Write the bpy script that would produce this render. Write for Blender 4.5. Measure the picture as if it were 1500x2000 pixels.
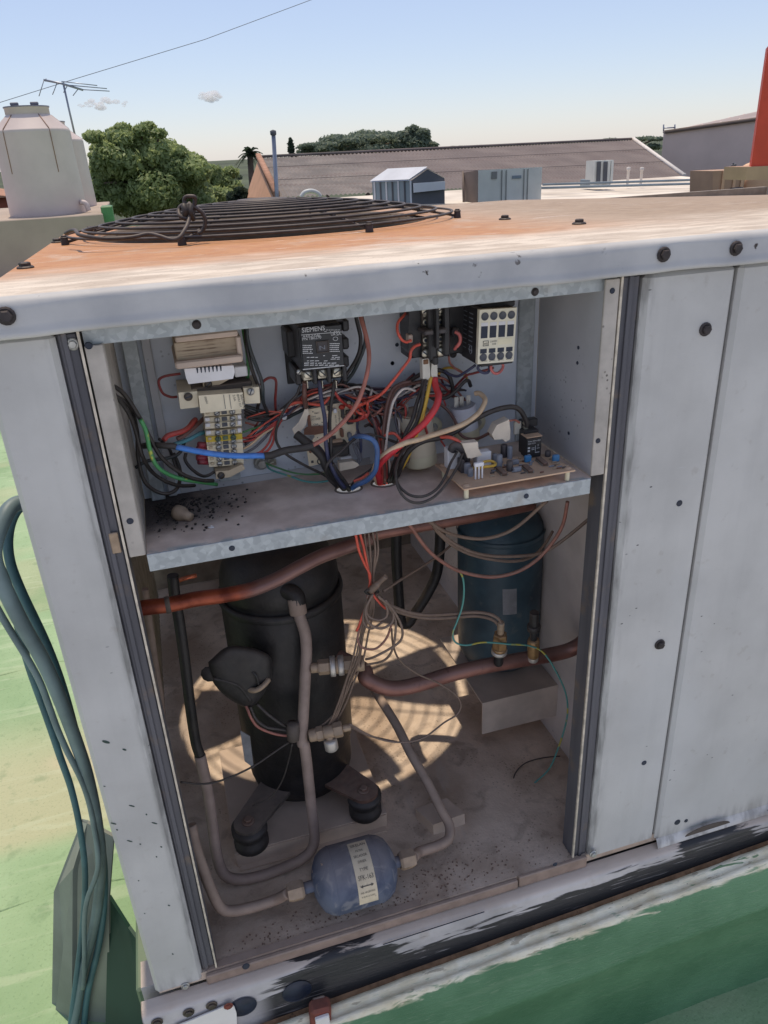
import bpy, bmesh, math, random
from mathutils import Vector, Matrix
random.seed(7)
S = bpy.context.scene
COL = S.collection
for _o in list(bpy.data.objects): bpy.data.objects.remove(_o)

# ------------------------------------------------------------------ camera
# world frame: x along the cabinet front, y into the cabinet, z up (metres)
AX = Vector((0.95617069, -0.16426522, 0.24239336))
AY = Vector((-0.28912922, -0.3988231, 0.87025538))
AZ = Vector((-0.04628062, -0.9021957, -0.42883683))
CAM = Vector((0.06873854, -0.73509868, 1.00254501))
FPX = 1483.0
cd = bpy.data.cameras.new('camera'); cam = bpy.data.objects.new('camera', cd); COL.objects.link(cam)
cd.sensor_fit = 'VERTICAL'; cd.sensor_height = 36.0; cd.sensor_width = 27.0
cd.lens = 36.0 * FPX / 2000.0
cd.clip_start = 0.02; cd.clip_end = 9000.0
rx = Vector((AX[0], AY[0], AZ[0])); up = -Vector((AX[1], AY[1], AZ[1])); bk = -Vector((AX[2], AY[2], AZ[2]))
cam.matrix_world = Matrix(((rx.x, up.x, bk.x, CAM.x), (rx.y, up.y, bk.y, CAM.y), (rx.z, up.z, bk.z, CAM.z), (0, 0, 0, 1)))
S.camera = cam

# ------------------------------------------------------------------ sky, sun, exposure
SUN = Vector((0.012, 0.255, 0.901)).normalized()
w = bpy.data.worlds.new('World'); S.world = w; w.use_nodes = True
wt = w.node_tree; wt.nodes.clear()
sk = wt.nodes.new('ShaderNodeTexSky'); sk.sky_type = 'NISHITA'; sk.sun_disc = False
sk.sun_elevation = math.asin(SUN.z); sk.sun_rotation = math.atan2(SUN.x, SUN.y)
sk.altitude = 20; sk.air_density = 1.0; sk.dust_density = 0.25; sk.ozone_density = 1.0
hs = wt.nodes.new('ShaderNodeHueSaturation'); hs.inputs['Saturation'].default_value = 1.0
tn = wt.nodes.new('ShaderNodeMix'); tn.data_type = 'RGBA'; tn.blend_type = 'MULTIPLY'; tn.inputs['Factor'].default_value = 1.0; tn.inputs[7].default_value = (0.96, 0.955, 1.07, 1)
hz = wt.nodes.new('ShaderNodeMix'); hz.data_type = 'RGBA'; hz.inputs['Factor'].default_value = 0.34; hz.inputs[7].default_value = (6.0, 6.4, 7.8, 1)   # even thin haze over the whole sky
bg = wt.nodes.new('ShaderNodeBackground'); bg.inputs['Strength'].default_value = 0.083
wo = wt.nodes.new('ShaderNodeOutputWorld')
wt.links.new(sk.outputs[0], hs.inputs['Color']); wt.links.new(hs.outputs[0], tn.inputs[6]); wt.links.new(tn.outputs[2], hz.inputs[6]); wt.links.new(hz.outputs[2], bg.inputs['Color']); wt.links.new(bg.outputs[0], wo.inputs[0])
sl = bpy.data.lights.new('sun', 'SUN'); sl.energy = 2.35; sl.angle = math.radians(0.8); sl.color = (1.0, 0.87, 0.69)
so = bpy.data.objects.new('sun', sl); COL.objects.link(so)
so.rotation_euler = SUN.to_track_quat('Z', 'Y').to_euler(); so.location = (0, 0, 30)
S.view_settings.view_transform = 'Standard'; S.view_settings.look = 'None'
S.view_settings.exposure = 0.52; S.view_settings.gamma = 1.0; S.view_settings.use_curve_mapping = False
S.render.engine = 'CYCLES'
S.cycles.max_bounces = 10; S.cycles.diffuse_bounces = 6
S.cycles.sample_clamp_indirect = 8.0; S.cycles.volume_bounces = 6

# ------------------------------------------------------------------ measuring: a direction seen in the picture, met at depth y
def ray(px, py):
    d = Vector(((px - 750.0) / FPX, (py - 1000.0) / FPX, 1.0))
    return Vector((d.dot(AX), d.dot(AY), d.dot(AZ)))
def at(px, py, y=0.0):
    r = ray(px, py); return CAM + r * ((y - CAM.y) / r.y)
def atz(px, py, z):
    r = ray(px, py); return CAM + r * ((z - CAM.z) / r.z)
CROP = dict(A=(0, 0, 2), B=(750, 200, 2), C=(200, 580, 2.8846), D=(680, 560, 2.7778), E=(250, 980, 3), F=(680, 980, 2.7778), G=(300, 1400, 2.2727),
            H=(850, 1400, 2.3077), I=(0, 900, 3.3333), J=(0, 1500, 3), K=(400, 1600, 2.5), L=(300, 620, 5.769), M=(540, 600, 5.5556), N=(740, 590, 5.5556),
            O=(830, 580, 4.8387), Q=(0, 350, 3), P=(0, 0, 1))
def cp(k, x, y, d):
    ox, oy, s = CROP[k]; return at(ox + x / s, oy + y / s, d)

# ------------------------------------------------------------------ mesh builder
class MB:
    def __init__(self): self.v = []; self.f = []; self.sm = []; self.mi = []; self.m = 0
    def add(self, vs, fs, smooth=False):
        b = len(self.v); self.v += [Vector(p) for p in vs]
        for f in fs: self.f.append([b + i for i in f]); self.sm.append(smooth); self.mi.append(self.m)
        return self
    def box(self, c, s, R=None, bev=0.0):
        c = Vector(c); h = [x / 2 for x in s]; b = min([bev] + [x * .45 for x in h])
        R = R or Matrix.Identity(3)
        if b <= 0:
            vs = [(sx * h[0], sy * h[1], sz * h[2]) for sx in (-1, 1) for sy in (-1, 1) for sz in (-1, 1)]
            fs = [(0, 1, 3, 2), (4, 6, 7, 5), (0, 4, 5, 1), (2, 3, 7, 6), (0, 2, 6, 4), (1, 5, 7, 3)]
        else:
            vs = []; ix = {}
            for sx in (-1, 1):
                for sy in (-1, 1):
                    for sz in (-1, 1):
                        for a in range(3):
                            p = [sx * h[0], sy * h[1], sz * h[2]]; sg = (sx, sy, sz)
                            for k in range(3):
                                if k != a: p[k] -= sg[k] * b
                            ix[(sx, sy, sz, a)] = len(vs); vs.append(tuple(p))
            fs = []
            for a in range(3):
                u, v = [(1, 2), (2, 0), (0, 1)][a]
                for s_ in (-1, 1):
                    q = []
                    for (su, sv) in ((-1, -1), (1, -1), (1, 1), (-1, 1)):
                        sg = [0, 0, 0]; sg[a] = s_; sg[u] = su; sg[v] = sv; q.append(ix[(*sg, a)])
                    fs.append(q if s_ > 0 else q[::-1])
                # edges running along axis a
                for (su, sv) in ((-1, -1), (1, -1), (1, 1), (-1, 1)):
                    e = []
                    for s_, ax in ((-1, u), (1, u), (1, v), (-1, v)):
                        sg = [0, 0, 0]; sg[a] = s_; sg[u] = su; sg[v] = sv; e.append(ix[(*sg, ax)])
                    fs.append(e if su * sv < 0 else e[::-1])
            for sx in (-1, 1):
                for sy in (-1, 1):
                    for sz in (-1, 1):
                        t = [ix[(sx, sy, sz, a)] for a in range(3)]
                        fs.append(t if sx * sy * sz > 0 else t[::-1])
        return self.add([c + R @ Vector(p) for p in vs], fs)
    def bb(self, x0, x1, y0, y1, z0, z1, bev=0.0):
        return self.box(((x0 + x1) / 2, (y0 + y1) / 2, (z0 + z1) / 2), (abs(x1 - x0), abs(y1 - y0), abs(z1 - z0)), None, bev)
    def prism(self, pts, ext):
        n = len(pts); e = Vector(ext); pts = [Vector(p) for p in pts]
        vs = pts + [p + e for p in pts]
        fs = [list(range(n))[::-1], [n + i for i in range(n)]] + [(i, (i + 1) % n, n + (i + 1) % n, n + i) for i in range(n)]
        return self.add(vs, fs)
    def lathe(self, prof, o, axis=(0, 0, 1), n=24, smooth=True, xdir=None, sq=1.0):
        o = Vector(o); a = Vector(axis).normalized()
        x = Vector(xdir) if xdir else (Vector((1, 0, 0)) if abs(a.x) < .9 else Vector((0, 1, 0)))
        x = (x - a * x.dot(a)).normalized(); y = a.cross(x)
        vs = []; fs = []; rows = []
        for r, h in prof:
            if r < 1e-6: rows.append([len(vs)]); vs.append(o + a * h)
            else:
                rows.append(list(range(len(vs), len(vs) + n)))
                for i in range(n):
                    t = 2 * math.pi * i / n; vs.append(o + a * h + (x * math.cos(t) + y * math.sin(t) * sq) * r)
        for A, B in zip(rows, rows[1:]):
            for i in range(n):
                j = (i + 1) % n
                if len(A) == 1 and len(B) == 1: continue
                if len(A) == 1: fs.append((A[0], B[j], B[i]))
                elif len(B) == 1: fs.append((A[i], A[j], B[0]))
                else: fs.append((A[i], A[j], B[j], B[i]))
        return self.add(vs, fs, smooth)
    def cyl(self, p0, p1, r0, r1=None, n=12, smooth=True):
        p0 = Vector(p0); p1 = Vector(p1); r1 = r0 if r1 is None else r1; L = (p1 - p0).length
        if L < 1e-9: return self
        self.lathe([(r0, 0), (r1, L)], p0, p1 - p0, n, smooth)
        return self.lathe([(0, 0), (r0, 0)], p0, p1 - p0, n, False).lathe([(r1, L), (0, L)], p0, p1 - p0, n, False)
    def tube(self, pts, r, n=8, closed=False, caps=True):
        pts = [Vector(p) for p in pts]; N = len(pts); rr = r if isinstance(r, (list, tuple)) else [r] * N
        def tan(i):
            if closed: return (pts[(i + 1) % N] - pts[i - 1]).normalized()
            return (pts[min(i + 1, N - 1)] - pts[max(i - 1, 0)]).normalized()
        t = tan(0); u = t.orthogonal().normalized(); vs = []
        for i in range(N):
            t2 = tan(i); u = (u - t2 * u.dot(t2)); u = u.normalized() if u.length > 1e-6 else t2.orthogonal().normalized(); w_ = t2.cross(u)
            for k in range(n):
                a = 2 * math.pi * k / n; vs.append(pts[i] + (u * math.cos(a) + w_ * math.sin(a)) * rr[i])
        fs = []
        for i in range(N if closed else N - 1):
            j = (i + 1) % N
            for k in range(n): l = (k + 1) % n; fs.append((i * n + k, i * n + l, j * n + l, j * n + k))
        self.add(vs, fs, True)
        if caps and not closed:
            b = len(self.v) - len(vs)
            self.f.append([b + k for k in range(n)][::-1]); self.sm.append(False); self.mi.append(self.m)
            self.f.append([b + (N - 1) * n + k for k in range(n)]); self.sm.append(False); self.mi.append(self.m)
        return self
    def sph(self, c, r, n=12, m=8):
        r = (r, r, r) if not isinstance(r, (tuple, list)) else r; c = Vector(c); vs = []; fs = []
        for i in range(m + 1):
            p = math.pi * i / m
            for k in range(n):
                a = 2 * math.pi * k / n; vs.append((c.x + r[0] * math.sin(p) * math.cos(a), c.y + r[1] * math.sin(p) * math.sin(a), c.z + r[2] * math.cos(p)))
        for i in range(m):
            for k in range(n): l = (k + 1) % n; fs.append((i * n + k, (i + 1) * n + k, (i + 1) * n + l, i * n + l))
        return self.add(vs, fs, True)
    def build(self, name, mats, parent=None, origin=None):
        me = bpy.data.meshes.new(name)
        o = bpy.data.objects.new(name, me); COL.objects.link(o)
        off = Vector((0, 0, 0))
        if parent is not None: off = WL[parent.name]; o.parent = parent
        if origin is not None and parent is None: off = Vector(origin); o.location = off
        WL[o.name] = off.copy()
        me.from_pydata([tuple(p - off) for p in self.v], [], self.f)
        for m_ in (mats if isinstance(mats, (list, tuple)) else [mats]): me.materials.append(MAT[m_])
        me.polygons.foreach_set('use_smooth', self.sm); me.polygons.foreach_set('material_index', self.mi)
        me.update()
        return o
WL = {}      # where each object's origin stands
MAT = {}
def tag(o, label=None, cat=None, group=None, kind=None):
    if label: o['label'] = label
    if cat: o['category'] = cat
    if group: o['group'] = group
    if kind: o['kind'] = kind
    return o
def thing(name, label, cat, loc, group=None):
    o = bpy.data.objects.new(name, None); COL.objects.link(o); o.location = loc; o.empty_display_size = .05
    WL[o.name] = Vector(loc); return tag(o, label, cat, group)
def spl(pts, sub=8):
    pts = [Vector(p) for p in pts]
    if len(pts) < 3: return pts
    P = [pts[0] * 2 - pts[1]] + pts + [pts[-1] * 2 - pts[-2]]; out = []
    for i in range(1, len(P) - 2):
        a, b, c, d = P[i - 1:i + 3]
        for k in range(sub):
            t = k / sub
            out.append(.5 * ((2 * b) + (c - a) * t + (2 * a - 5 * b + 4 * c - d) * t * t + (3 * b - a - 3 * c + d) * t ** 3))
    out.append(P[-2]); return out
def text_mb(s, size, o, ux, uy, thick=.0002, bend=None, width=None):
    """lettering as thin raised print; o = lower-left, ux / uy = unit directions"""
    cu = bpy.data.curves.new('t', 'FONT'); cu.body = s; cu.size = size; cu.resolution_u = 2
    ob = bpy.data.objects.new('t', cu); COL.objects.link(ob)
    dg = bpy.context.evaluated_depsgraph_get(); me = bpy.data.meshes.new_from_object(ob.evaluated_get(dg))
    mb = MB(); ux = Vector(ux); uy = Vector(uy); nz = ux.cross(uy).normalized(); o = Vector(o)
    xs = [v.co.x for v in me.vertices] or [0]; k = (width / (max(xs) - min(xs))) if width else 1.0
    if bend: vs = [bend(v.co.x * k, v.co.y) for v in me.vertices]
    else: vs = [o + ux * (v.co.x * k) + uy * v.co.y + nz * thick for v in me.vertices]
    mb.add(vs, [list(p.vertices) for p in me.polygons])
    bpy.data.objects.remove(ob); bpy.data.curves.remove(cu); bpy.data.meshes.remove(me)
    return mb
# ------------------------------------------------------------------ materials
def lin(r, g, b):
    f = lambda c: (c / 255 / 12.92) if c / 255 <= .04045 else ((c / 255 + .055) / 1.055) ** 2.4
    return (f(r), f(g), f(b))
class NT:
    def __init__(s, name):
        m = bpy.data.materials.new(name); m.use_nodes = True; s.m = m; s.t = m.node_tree; s.t.nodes.clear()
        s.b = s.t.nodes.new('ShaderNodeBsdfPrincipled'); s.o = s.t.nodes.new('ShaderNodeOutputMaterial')
        s.t.links.new(s.b.outputs[0], s.o.inputs[0]); MAT[name] = m; s._p = None
    def n(s, typ, **k):
        x = s.t.nodes.new(typ)
        for a, b in k.items(): setattr(x, a, b)
        return x
    def l(s, a, b): s.t.links.new(a, b)
    def put(s, sock, v):
        if hasattr(v, 'is_output') or hasattr(v, 'links'): s.l(v, sock)
        elif isinstance(v, (tuple, list)) and len(v) == 3 and sock.type == 'RGBA': sock.default_value = (*v, 1)
        else: sock.default_value = v
    def pos(s):
        if s._p is None: s._p = s.n('ShaderNodeNewGeometry')
        return s._p.outputs['Position']
    def nrm(s): s.pos(); return s._p.outputs['Normal']
    def xyz(s, v):
        x = s.n('ShaderNodeSeparateXYZ'); s.l(v, x.inputs[0]); return x.outputs
    def scl(s, v, k, rot=None):
        x = s.n('ShaderNodeMapping'); s.l(v, x.inputs[0]); x.inputs['Scale'].default_value = k
        if rot: x.inputs['Rotation'].default_value = rot
        return x.outputs[0]
    def noise(s, sc, det=4, vec=None, dist=0., rough=.55):
        x = s.n('ShaderNodeTexNoise'); s.l(vec or s.pos(), x.inputs['Vector']); x.inputs['Scale'].default_value = sc
        x.inputs['Detail'].default_value = det; x.inputs['Distortion'].default_value = dist; x.inputs['Roughness'].default_value = rough
        return x.outputs['Fac']
    def vor(s, sc, vec=None, feat='F1', out='Distance'):
        x = s.n('ShaderNodeTexVoronoi'); x.feature = feat; s.l(vec or s.pos(), x.inputs['Vector']); x.inputs['Scale'].default_value = sc
        return x.outputs[out]
    def rng(s, v, a, b, c=0., d=1.):
        x = s.n('ShaderNodeMapRange'); x.interpolation_type = 'SMOOTHSTEP'; s.put(x.inputs[0], v)
        for i, q in enumerate((a, b, c, d)): x.inputs[1 + i].default_value = q
        return x.outputs[0]
    def math(s, op, a, b=0.):
        x = s.n('ShaderNodeMath', operation=op); s.put(x.inputs[0], a); s.put(x.inputs[1], b); x.use_clamp = False; return x.outputs[0]
    def mul(s, *a):
        r = a[0]
        for b in a[1:]: r = s.math('MULTIPLY', r, b)
        return r
    def add(s, a, b): return s.math('ADD', a, b)
    def sub(s, a, b): return s.math('SUBTRACT', a, b)
    def mx(s, a, b): return s.math('MAXIMUM', a, b)
    def clamp(s, a): x = s.n('ShaderNodeClamp'); s.put(x.inputs[0], a); return x.outputs[0]
    def mix(s, f, a, b):
        x = s.n('ShaderNodeMix', data_type='RGBA'); s.put(x.inputs['Factor'], f); s.put(x.inputs[6], a); s.put(x.inputs[7], b); return x.outputs[2]
    def fmix(s, f, a, b):
        x = s.n('ShaderNodeMix', data_type='FLOAT'); s.put(x.inputs['Factor'], f); s.put(x.inputs[2], a); s.put(x.inputs[3], b); return x.outputs[0]
    def bump(s, h, st=.2, d=.01):
        x = s.n('ShaderNodeBump'); x.inputs['Strength'].default_value = st; x.inputs['Distance'].default_value = d; s.l(h, x.inputs['Height']); s.l(x.outputs[0], s.b.inputs['Normal'])
    def fin(s, col, rough=.5, metal=0., spec=.5):
        s.put(s.b.inputs['Base Color'], col); s.put(s.b.inputs['Roughness'], rough); s.put(s.b.inputs['Metallic'], metal); s.b.inputs['Specular IOR Level'].default_value = spec
        return s
def sc3(c, k): return tuple(min(1, x * k) for x in c)
DUST = lin(190, 168, 150)
def mat(name, c, rough=.5, metal=0., var=.12, vs=25., dust=0., bump=0., bs=200., spec=.4, speck=0., scol=(.03, .028, .025), dcol=None):
    t = NT(name); n1 = t.noise(vs, 5)
    col = t.mix(t.rng(n1, .3, .7), sc3(c, 1 - var), sc3(c, 1 + var)); rg = rough; mt = metal
    if dust:
        nz = t.xyz(t.nrm())[2]
        d = t.clamp(t.mul(t.add(t.rng(nz, -.25, .85, .25, 1.0), t.sub(t.noise(vs * 1.7, 5), .5)), dust))
        col = t.mix(d, col, dcol or DUST); rg = t.fmix(d, rough, .9)
        if metal: mt = t.fmix(d, metal, 0.)
    if speck:
        k = t.mul(t.rng(t.vor(bs * .6), .22, .12), t.rng(t.noise(vs * .7, 3), .5, .62))
        col = t.mix(t.mul(k, speck), col, scol)
    if bump: t.bump(t.noise(bs, 4), bump, .002)
    return t.fin(col, rg, mt, spec)

# cabinet paint: aged grey-white, faint blotches, small chips
def paint(name, c, chips=1.0):
    t = NT(name); p = t.pos()
    col = t.mix(t.rng(t.noise(5, 6), .3, .7), sc3(c, .84), sc3(c, 1.08))
    col = t.mix(t.rng(t.noise(1, 5, t.scl(p, (34, 34, 2.2)), .4), .45, .75, 0, .20), col, sc3(c, .70))
    col = t.mix(t.mul(t.rng(t.noise(2.3, 6, None, .8), .52, .70), .35), col, lin(196, 196, 194))
    gx = t.xyz(p)
    gr_ = t.mul(t.mx(t.rng(t.math('ABSOLUTE', t.sub(gx[0], .578)), .022, .0), t.mx(t.rng(t.math('ABSOLUTE', t.sub(gx[0], -.024)), .010, .0), t.rng(gx[2], .02, -.03, 0, .8))), t.rng(t.noise(1, 5, t.scl(p, (60, 60, 12))), .40, .66))
    col = t.mix(t.mul(gr_, .6), col, lin(78, 74, 72))
    col = t.mix(t.mul(t.rng(t.noise(60, 5), .62, .75), .25), col, lin(150, 140, 128))
    ch = t.mul(t.rng(t.vor(38, t.scl(p, (1, 1, 2.2))), .085, .06), t.rng(t.noise(9, 2), .56, .62), chips)
    col = t.mix(ch, col, (.05, .05, .055))
    sc_ = t.mul(t.rng(t.noise(1, 3, t.scl(p, (18, 18, 340), (0, .5, 0))), .70, .76), t.rng(t.noise(4, 2), .46, .6), .5)
    col = t.mix(sc_, col, lin(205, 205, 205))
    t.bump(t.add(t.noise(220, 3), t.add(t.mul(t.noise(14, 2), 2.), t.mul(t.noise(4.5, 2), 9.))), .16, .002)
    t.fin(col, t.rng(t.noise(12, 4), .3, .7, .38, .60), 0, .4)
paint('paint', (.535, .52, .49))
paint('paint_warm', (.60, .58, .56), .6)

t = NT('roof_paint'); p = t.pos(); x, y, z = t.xyz(p)
stre = t.noise(1, 7, t.scl(p, (9, 22, 9)), 1.2)
big = t.noise(5.5, 9, None, 1.3, .65)
wob = t.add(y, t.mul(t.sub(t.noise(4.5, 5, t.scl(p, (1, 2.2, 1))), .5), .22))
left = t.mul(t.rng(wob, .10, .26), t.rng(x, .85, .50))
rust = t.clamp(t.mul(left, t.rng(t.add(t.mul(big, .55), t.mul(stre, .45)), .27, .50)))
brn = t.clamp(t.mul(t.rng(wob, .10, .36), t.rng(x, .45, .85), t.rng(t.add(t.mul(big, .5), t.mul(stre, .5)), .24, .48)))
base = t.mix(t.rng(stre, .35, .65), lin(188, 172, 154), lin(224, 210, 192))
col = t.mix(t.mul(rust, .86), base, t.mix(t.noise(55, 5), lin(164, 92, 36), lin(200, 142, 80)))
col = t.mix(t.mul(brn, .85), col, t.mix(t.noise(48, 5), lin(124, 98, 74), lin(180, 154, 126)))
scr = t.mul(t.rng(t.noise(1, 5, t.scl(p, (7, 95, 7)), .9), .63, .68), t.rng(t.noise(7, 2), .45, .6))
col = t.mix(t.mul(scr, .75), col, lin(238, 232, 226))
col = t.mix(t.mul(t.rng(t.noise(260, 4), .60, .72), .45), col, lin(120, 92, 70))
ch = t.mul(t.rng(t.noise(70, 4), .64, .70), t.rng(y, .012, -.002), t.rng(t.noise(6, 2), .5, .6))
col = t.mix(t.rng(y, .016, .002), col, t.mix(t.rng(t.noise(9, 5), .3, .7), lin(168, 167, 166), lin(194, 192, 188)))
col = t.mix(ch, col, lin(70, 62, 58))
t.bump(t.add(t.noise(160, 5), t.mul(t.noise(9, 2), 3)), .10, .002); t.fin(col, .62, 0, .3)

t = NT('galvanised'); sp = t.n('ShaderNodeTexVoronoi'); t.l(t.scl(t.pos(), (1, 1, 1)), sp.inputs['Vector']); sp.inputs['Scale'].default_value = 170
g1 = t.xyz(sp.outputs['Color'])[0]
col = t.mix(t.rng(t.add(t.mul(g1, .38), t.mul(t.noise(40, 6, None, 1.), .8)), .35, .9), lin(158, 163, 164), lin(184, 189, 189))
col = t.mix(t.rng(t.noise(22, 5), .55, .75, 0, .55), col, lin(146, 136, 124))
t.bump(t.noise(90, 4), .08, .002); t.fin(col, .55, .25, .4)

t = NT('post_steel'); p = t.pos()
col = t.mix(t.noise(1, 5, t.scl(p, (60, 60, 5))), lin(62, 62, 68), lin(116, 114, 118))
col = t.mix(t.rng(t.noise(18, 5), .56, .68, 0, .6), col, lin(132, 112, 92)); t.bump(t.noise(120, 4), .12, .002); t.fin(col, .55, .1, .35)
mat('bare_edge', lin(196, 186, 170), .5, .3, .25, 60)
mat('left_wall', lin(120, 118, 118), .6, .1, .2, 12, .25)
mat('control_plate', lin(204, 208, 214), .5, 0, .08, 14, .0, .1, 200, .35, .3)
mat('flange', lin(176, 168, 158), .6, 0, .16, 30, .0, .15, 200, .3, .8, lin(60, 54, 50)); mat('inner_wall', lin(178, 177, 178), .5, 0, .08, 10, 0, .1, 200, .35, .5)
mat('partition', lin(204, 192, 184), .6, 0, .14, 9, .25, .1, 150, .3, .4)

t = NT('shelf_dust'); p = t.pos(); x, y, z = t.xyz(p)
soot = t.mul(t.rng(t.add(x, t.mul(t.sub(t.noise(18, 5), .5), .12)), .17, .05), t.rng(t.add(y, t.mul(t.sub(t.noise(22, 4), .5), .06)), .02, .09))
col = t.mix(t.rng(t.noise(26, 6), .3, .7), lin(206, 184, 168), lin(236, 216, 200))
col = t.mix(t.mul(soot, .9), col, lin(42, 42, 46))
cr = t.mul(t.rng(t.vor(260), .22, .12), t.rng(t.add(t.mul(soot, .5), t.mul(t.noise(30, 3), .6)), .50, .62))
col = t.mix(cr, col, lin(34, 34, 36)); fl = t.mul(t.rng(t.vor(330), .12, .06), soot); col = t.mix(fl, col, lin(190, 190, 190))
fr = t.rng(y, .012, .0); col = t.mix(t.mul(fr, t.rng(t.noise(60, 4), .4, .6)), col, lin(160, 170, 168))
t.bump(t.noise(300, 5), .25, .002); t.fin(col, .85, 0, .2)

t = NT('floor_dust'); p = t.pos(); x, y, z = t.xyz(p)
col = t.mix(t.rng(t.noise(7, 7), .32, .68), lin(178, 156, 136), lin(222, 202, 182))
col = t.mix(t.rng(t.noise(24, 6, None, .6), .5, .72, 0, .6), col, lin(150, 132, 116))
deb = t.mul(t.rng(t.vor(150), .30, .16), t.rng(t.noise(10, 4), .50, .60)); col = t.mix(t.mul(deb, .4), col, lin(104, 86, 74))
deb2 = t.mul(t.rng(t.vor(420), .25, .14), t.rng(t.noise(16, 4), .46, .58)); col = t.mix(t.mul(deb2, .35), col, lin(104, 86, 74))
drip = t.mul(t.rng(t.noise(1, 4, t.scl(p, (30, 6, 1))), .60, .68), .4); col = t.mix(drip, col, lin(196, 182, 168))
t.bump(t.add(t.noise(240, 5), t.mul(t.noise(40, 4), 2)), .3, .003); t.fin(col, .9, 0, .15)

t = NT('rail_paint'); p = t.pos(); x, y, z = t.xyz(p)
zz = t.add(z, t.mul(t.sub(t.noise(1, 5, t.scl(p, (14, 60, 120)), .4), .5), .10))
hgt = t.add(-.080, t.add(t.mul(t.rng(t.math('ABSOLUTE', t.sub(x, .165)), .14, .02), .052), t.mul(t.rng(t.math('ABSOLUTE', t.sub(x, .80)), .10, .02), .03)))
hgt = t.add(hgt, t.mul(t.rng(x, .25, .75), .024))
tar = t.rng(t.sub(zz, hgt), .006, -.004)
tar = t.mul(tar, t.rng(x, .03, .07))
brush = t.mul(t.rng(t.noise(1, 5, t.scl(p, (9, 60, 260)), .5), .60, .66), t.rng(t.noise(8, 3), .42, .6))
tar = t.clamp(t.sub(tar, t.mul(brush, .4)))
col = t.mix(t.rng(t.noise(10, 6), .3, .7), lin(166, 162, 160), lin(206, 200, 196))
col = t.mix(t.rng(t.noise(30, 5), .55, .75, 0, .5), col, lin(164, 146, 128))
col = t.mix(t.mul(t.rng(t.xyz(t.nrm())[2], .25, .9), .6), col, lin(206, 182, 156))
col = t.mix(t.mul(tar, .97), col, lin(30, 32, 36))
t.bump(t.add(t.mul(tar, .8), t.noise(1, 5, t.scl(p, (20, 90, 200)))), .35, .003); t.fin(col, t.fmix(tar, .5, .38), 0, .45)

t = NT('kerb_paint'); p = t.pos(); x, y, z = t.xyz(p)
zk = t.sub(z, t.mul(t.sub(x, .19), .05))
pk = t.noise(1, 6, t.scl(p, (16, 60, 60)), .7)
gr = t.rng(t.add(zk, t.mul(t.sub(pk, .5), .05)), -.126, -.134)
patch = t.mul(t.rng(pk, .60, .64), .9)
cream = t.mix(t.rng(t.noise(30, 5), .3, .7), lin(226, 212, 178), lin(246, 238, 212))
cream = t.mix(t.rng(t.noise(1, 5, t.scl(p, (24, 90, 90))), .60, .66, 0, .7), cream, lin(160, 146, 120))
cream = t.mix(t.mul(patch, t.rng(t.noise(11, 2), .5, .58)), cream, lin(88, 128, 84))
green = t.mix(t.rng(t.noise(7, 5), .3, .7), lin(82, 124, 88), lin(106, 148, 110))
green = t.mix(t.rng(t.noise(1, 4, t.scl(p, (6, 40, 60))), .58, .70, 0, .35), green, lin(120, 150, 116))
col = t.mix(gr, cream, green); col = t.mix(t.mul(t.rng(t.noise(1, 5, t.scl(p, (40, 160, 420))), .58, .70), .35), col, lin(150, 168, 138)); col = t.mix(t.mul(t.rng(t.vor(120), .14, .08), t.rng(t.noise(9, 3), .52, .62), .7), col, lin(60, 66, 54))
t.bump(t.add(t.noise(1, 5, t.scl(p, (60, 220, 500))), t.mul(pk, 2.)), .35, .003); t.fin(col, .48, 0, .4)
mat('dirt', lin(150, 118, 90), .95, 0, .3, 60, 0, .5, 200, .1, .6)

mat('bounce_coating', (.62, .63, .64), .85, 0, .08, 1.5)
t = NT('green_roof'); p = t.pos(); x, y, z = t.xyz(p)
col = t.mix(t.rng(t.noise(2.2, 6), .3, .7), lin(132, 160, 116), lin(160, 184, 142))
tan_ = t.mul(t.rng(t.noise(1.1, 4, t.scl(p, (1, 1.6, 1))), .52, .62), .75)
bx_ = t.mul(t.rng(y, .72, .80), t.rng(y, 1.35, 1.0)); col = t.mix(t.clamp(t.add(t.mul(tan_, .5), t.mul(bx_, .75))), col, lin(186, 180, 146))
col = t.mix(t.rng(t.noise(22, 6), .55, .72, 0, .35), col, lin(100, 130, 92))
sm = t.rng(t.noise(1, 3, t.scl(p, (1.3, 9, 1)), .3), .66, .70); col = t.mix(t.mul(sm, .4), col, lin(190, 206, 168))
col = t.mix(t.mul(t.rng(t.noise(160, 4), .56, .70), .35), col, lin(96, 118, 84)); col = t.mix(t.mul(t.rng(t.noise(1, 6, t.scl(p, (3, 24, 3)), .5), .56, .68), .3), col, lin(196, 204, 172))
t.bump(t.add(t.add(t.noise(14, 6), t.mul(t.noise(150, 4), .3)), t.mul(sm, .7)), .5, .01); t.fin(col, .7, 0, .3)
mat('green_dark', lin(84, 110, 86), .5, 0, .12, 10, .1)
mat('green_deep', lin(46, 74, 62), .5, 0, .15, 8); mat('dull_sheet', lin(140, 144, 136), .5, .2, .14, 8, .0, .1, 60)

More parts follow.
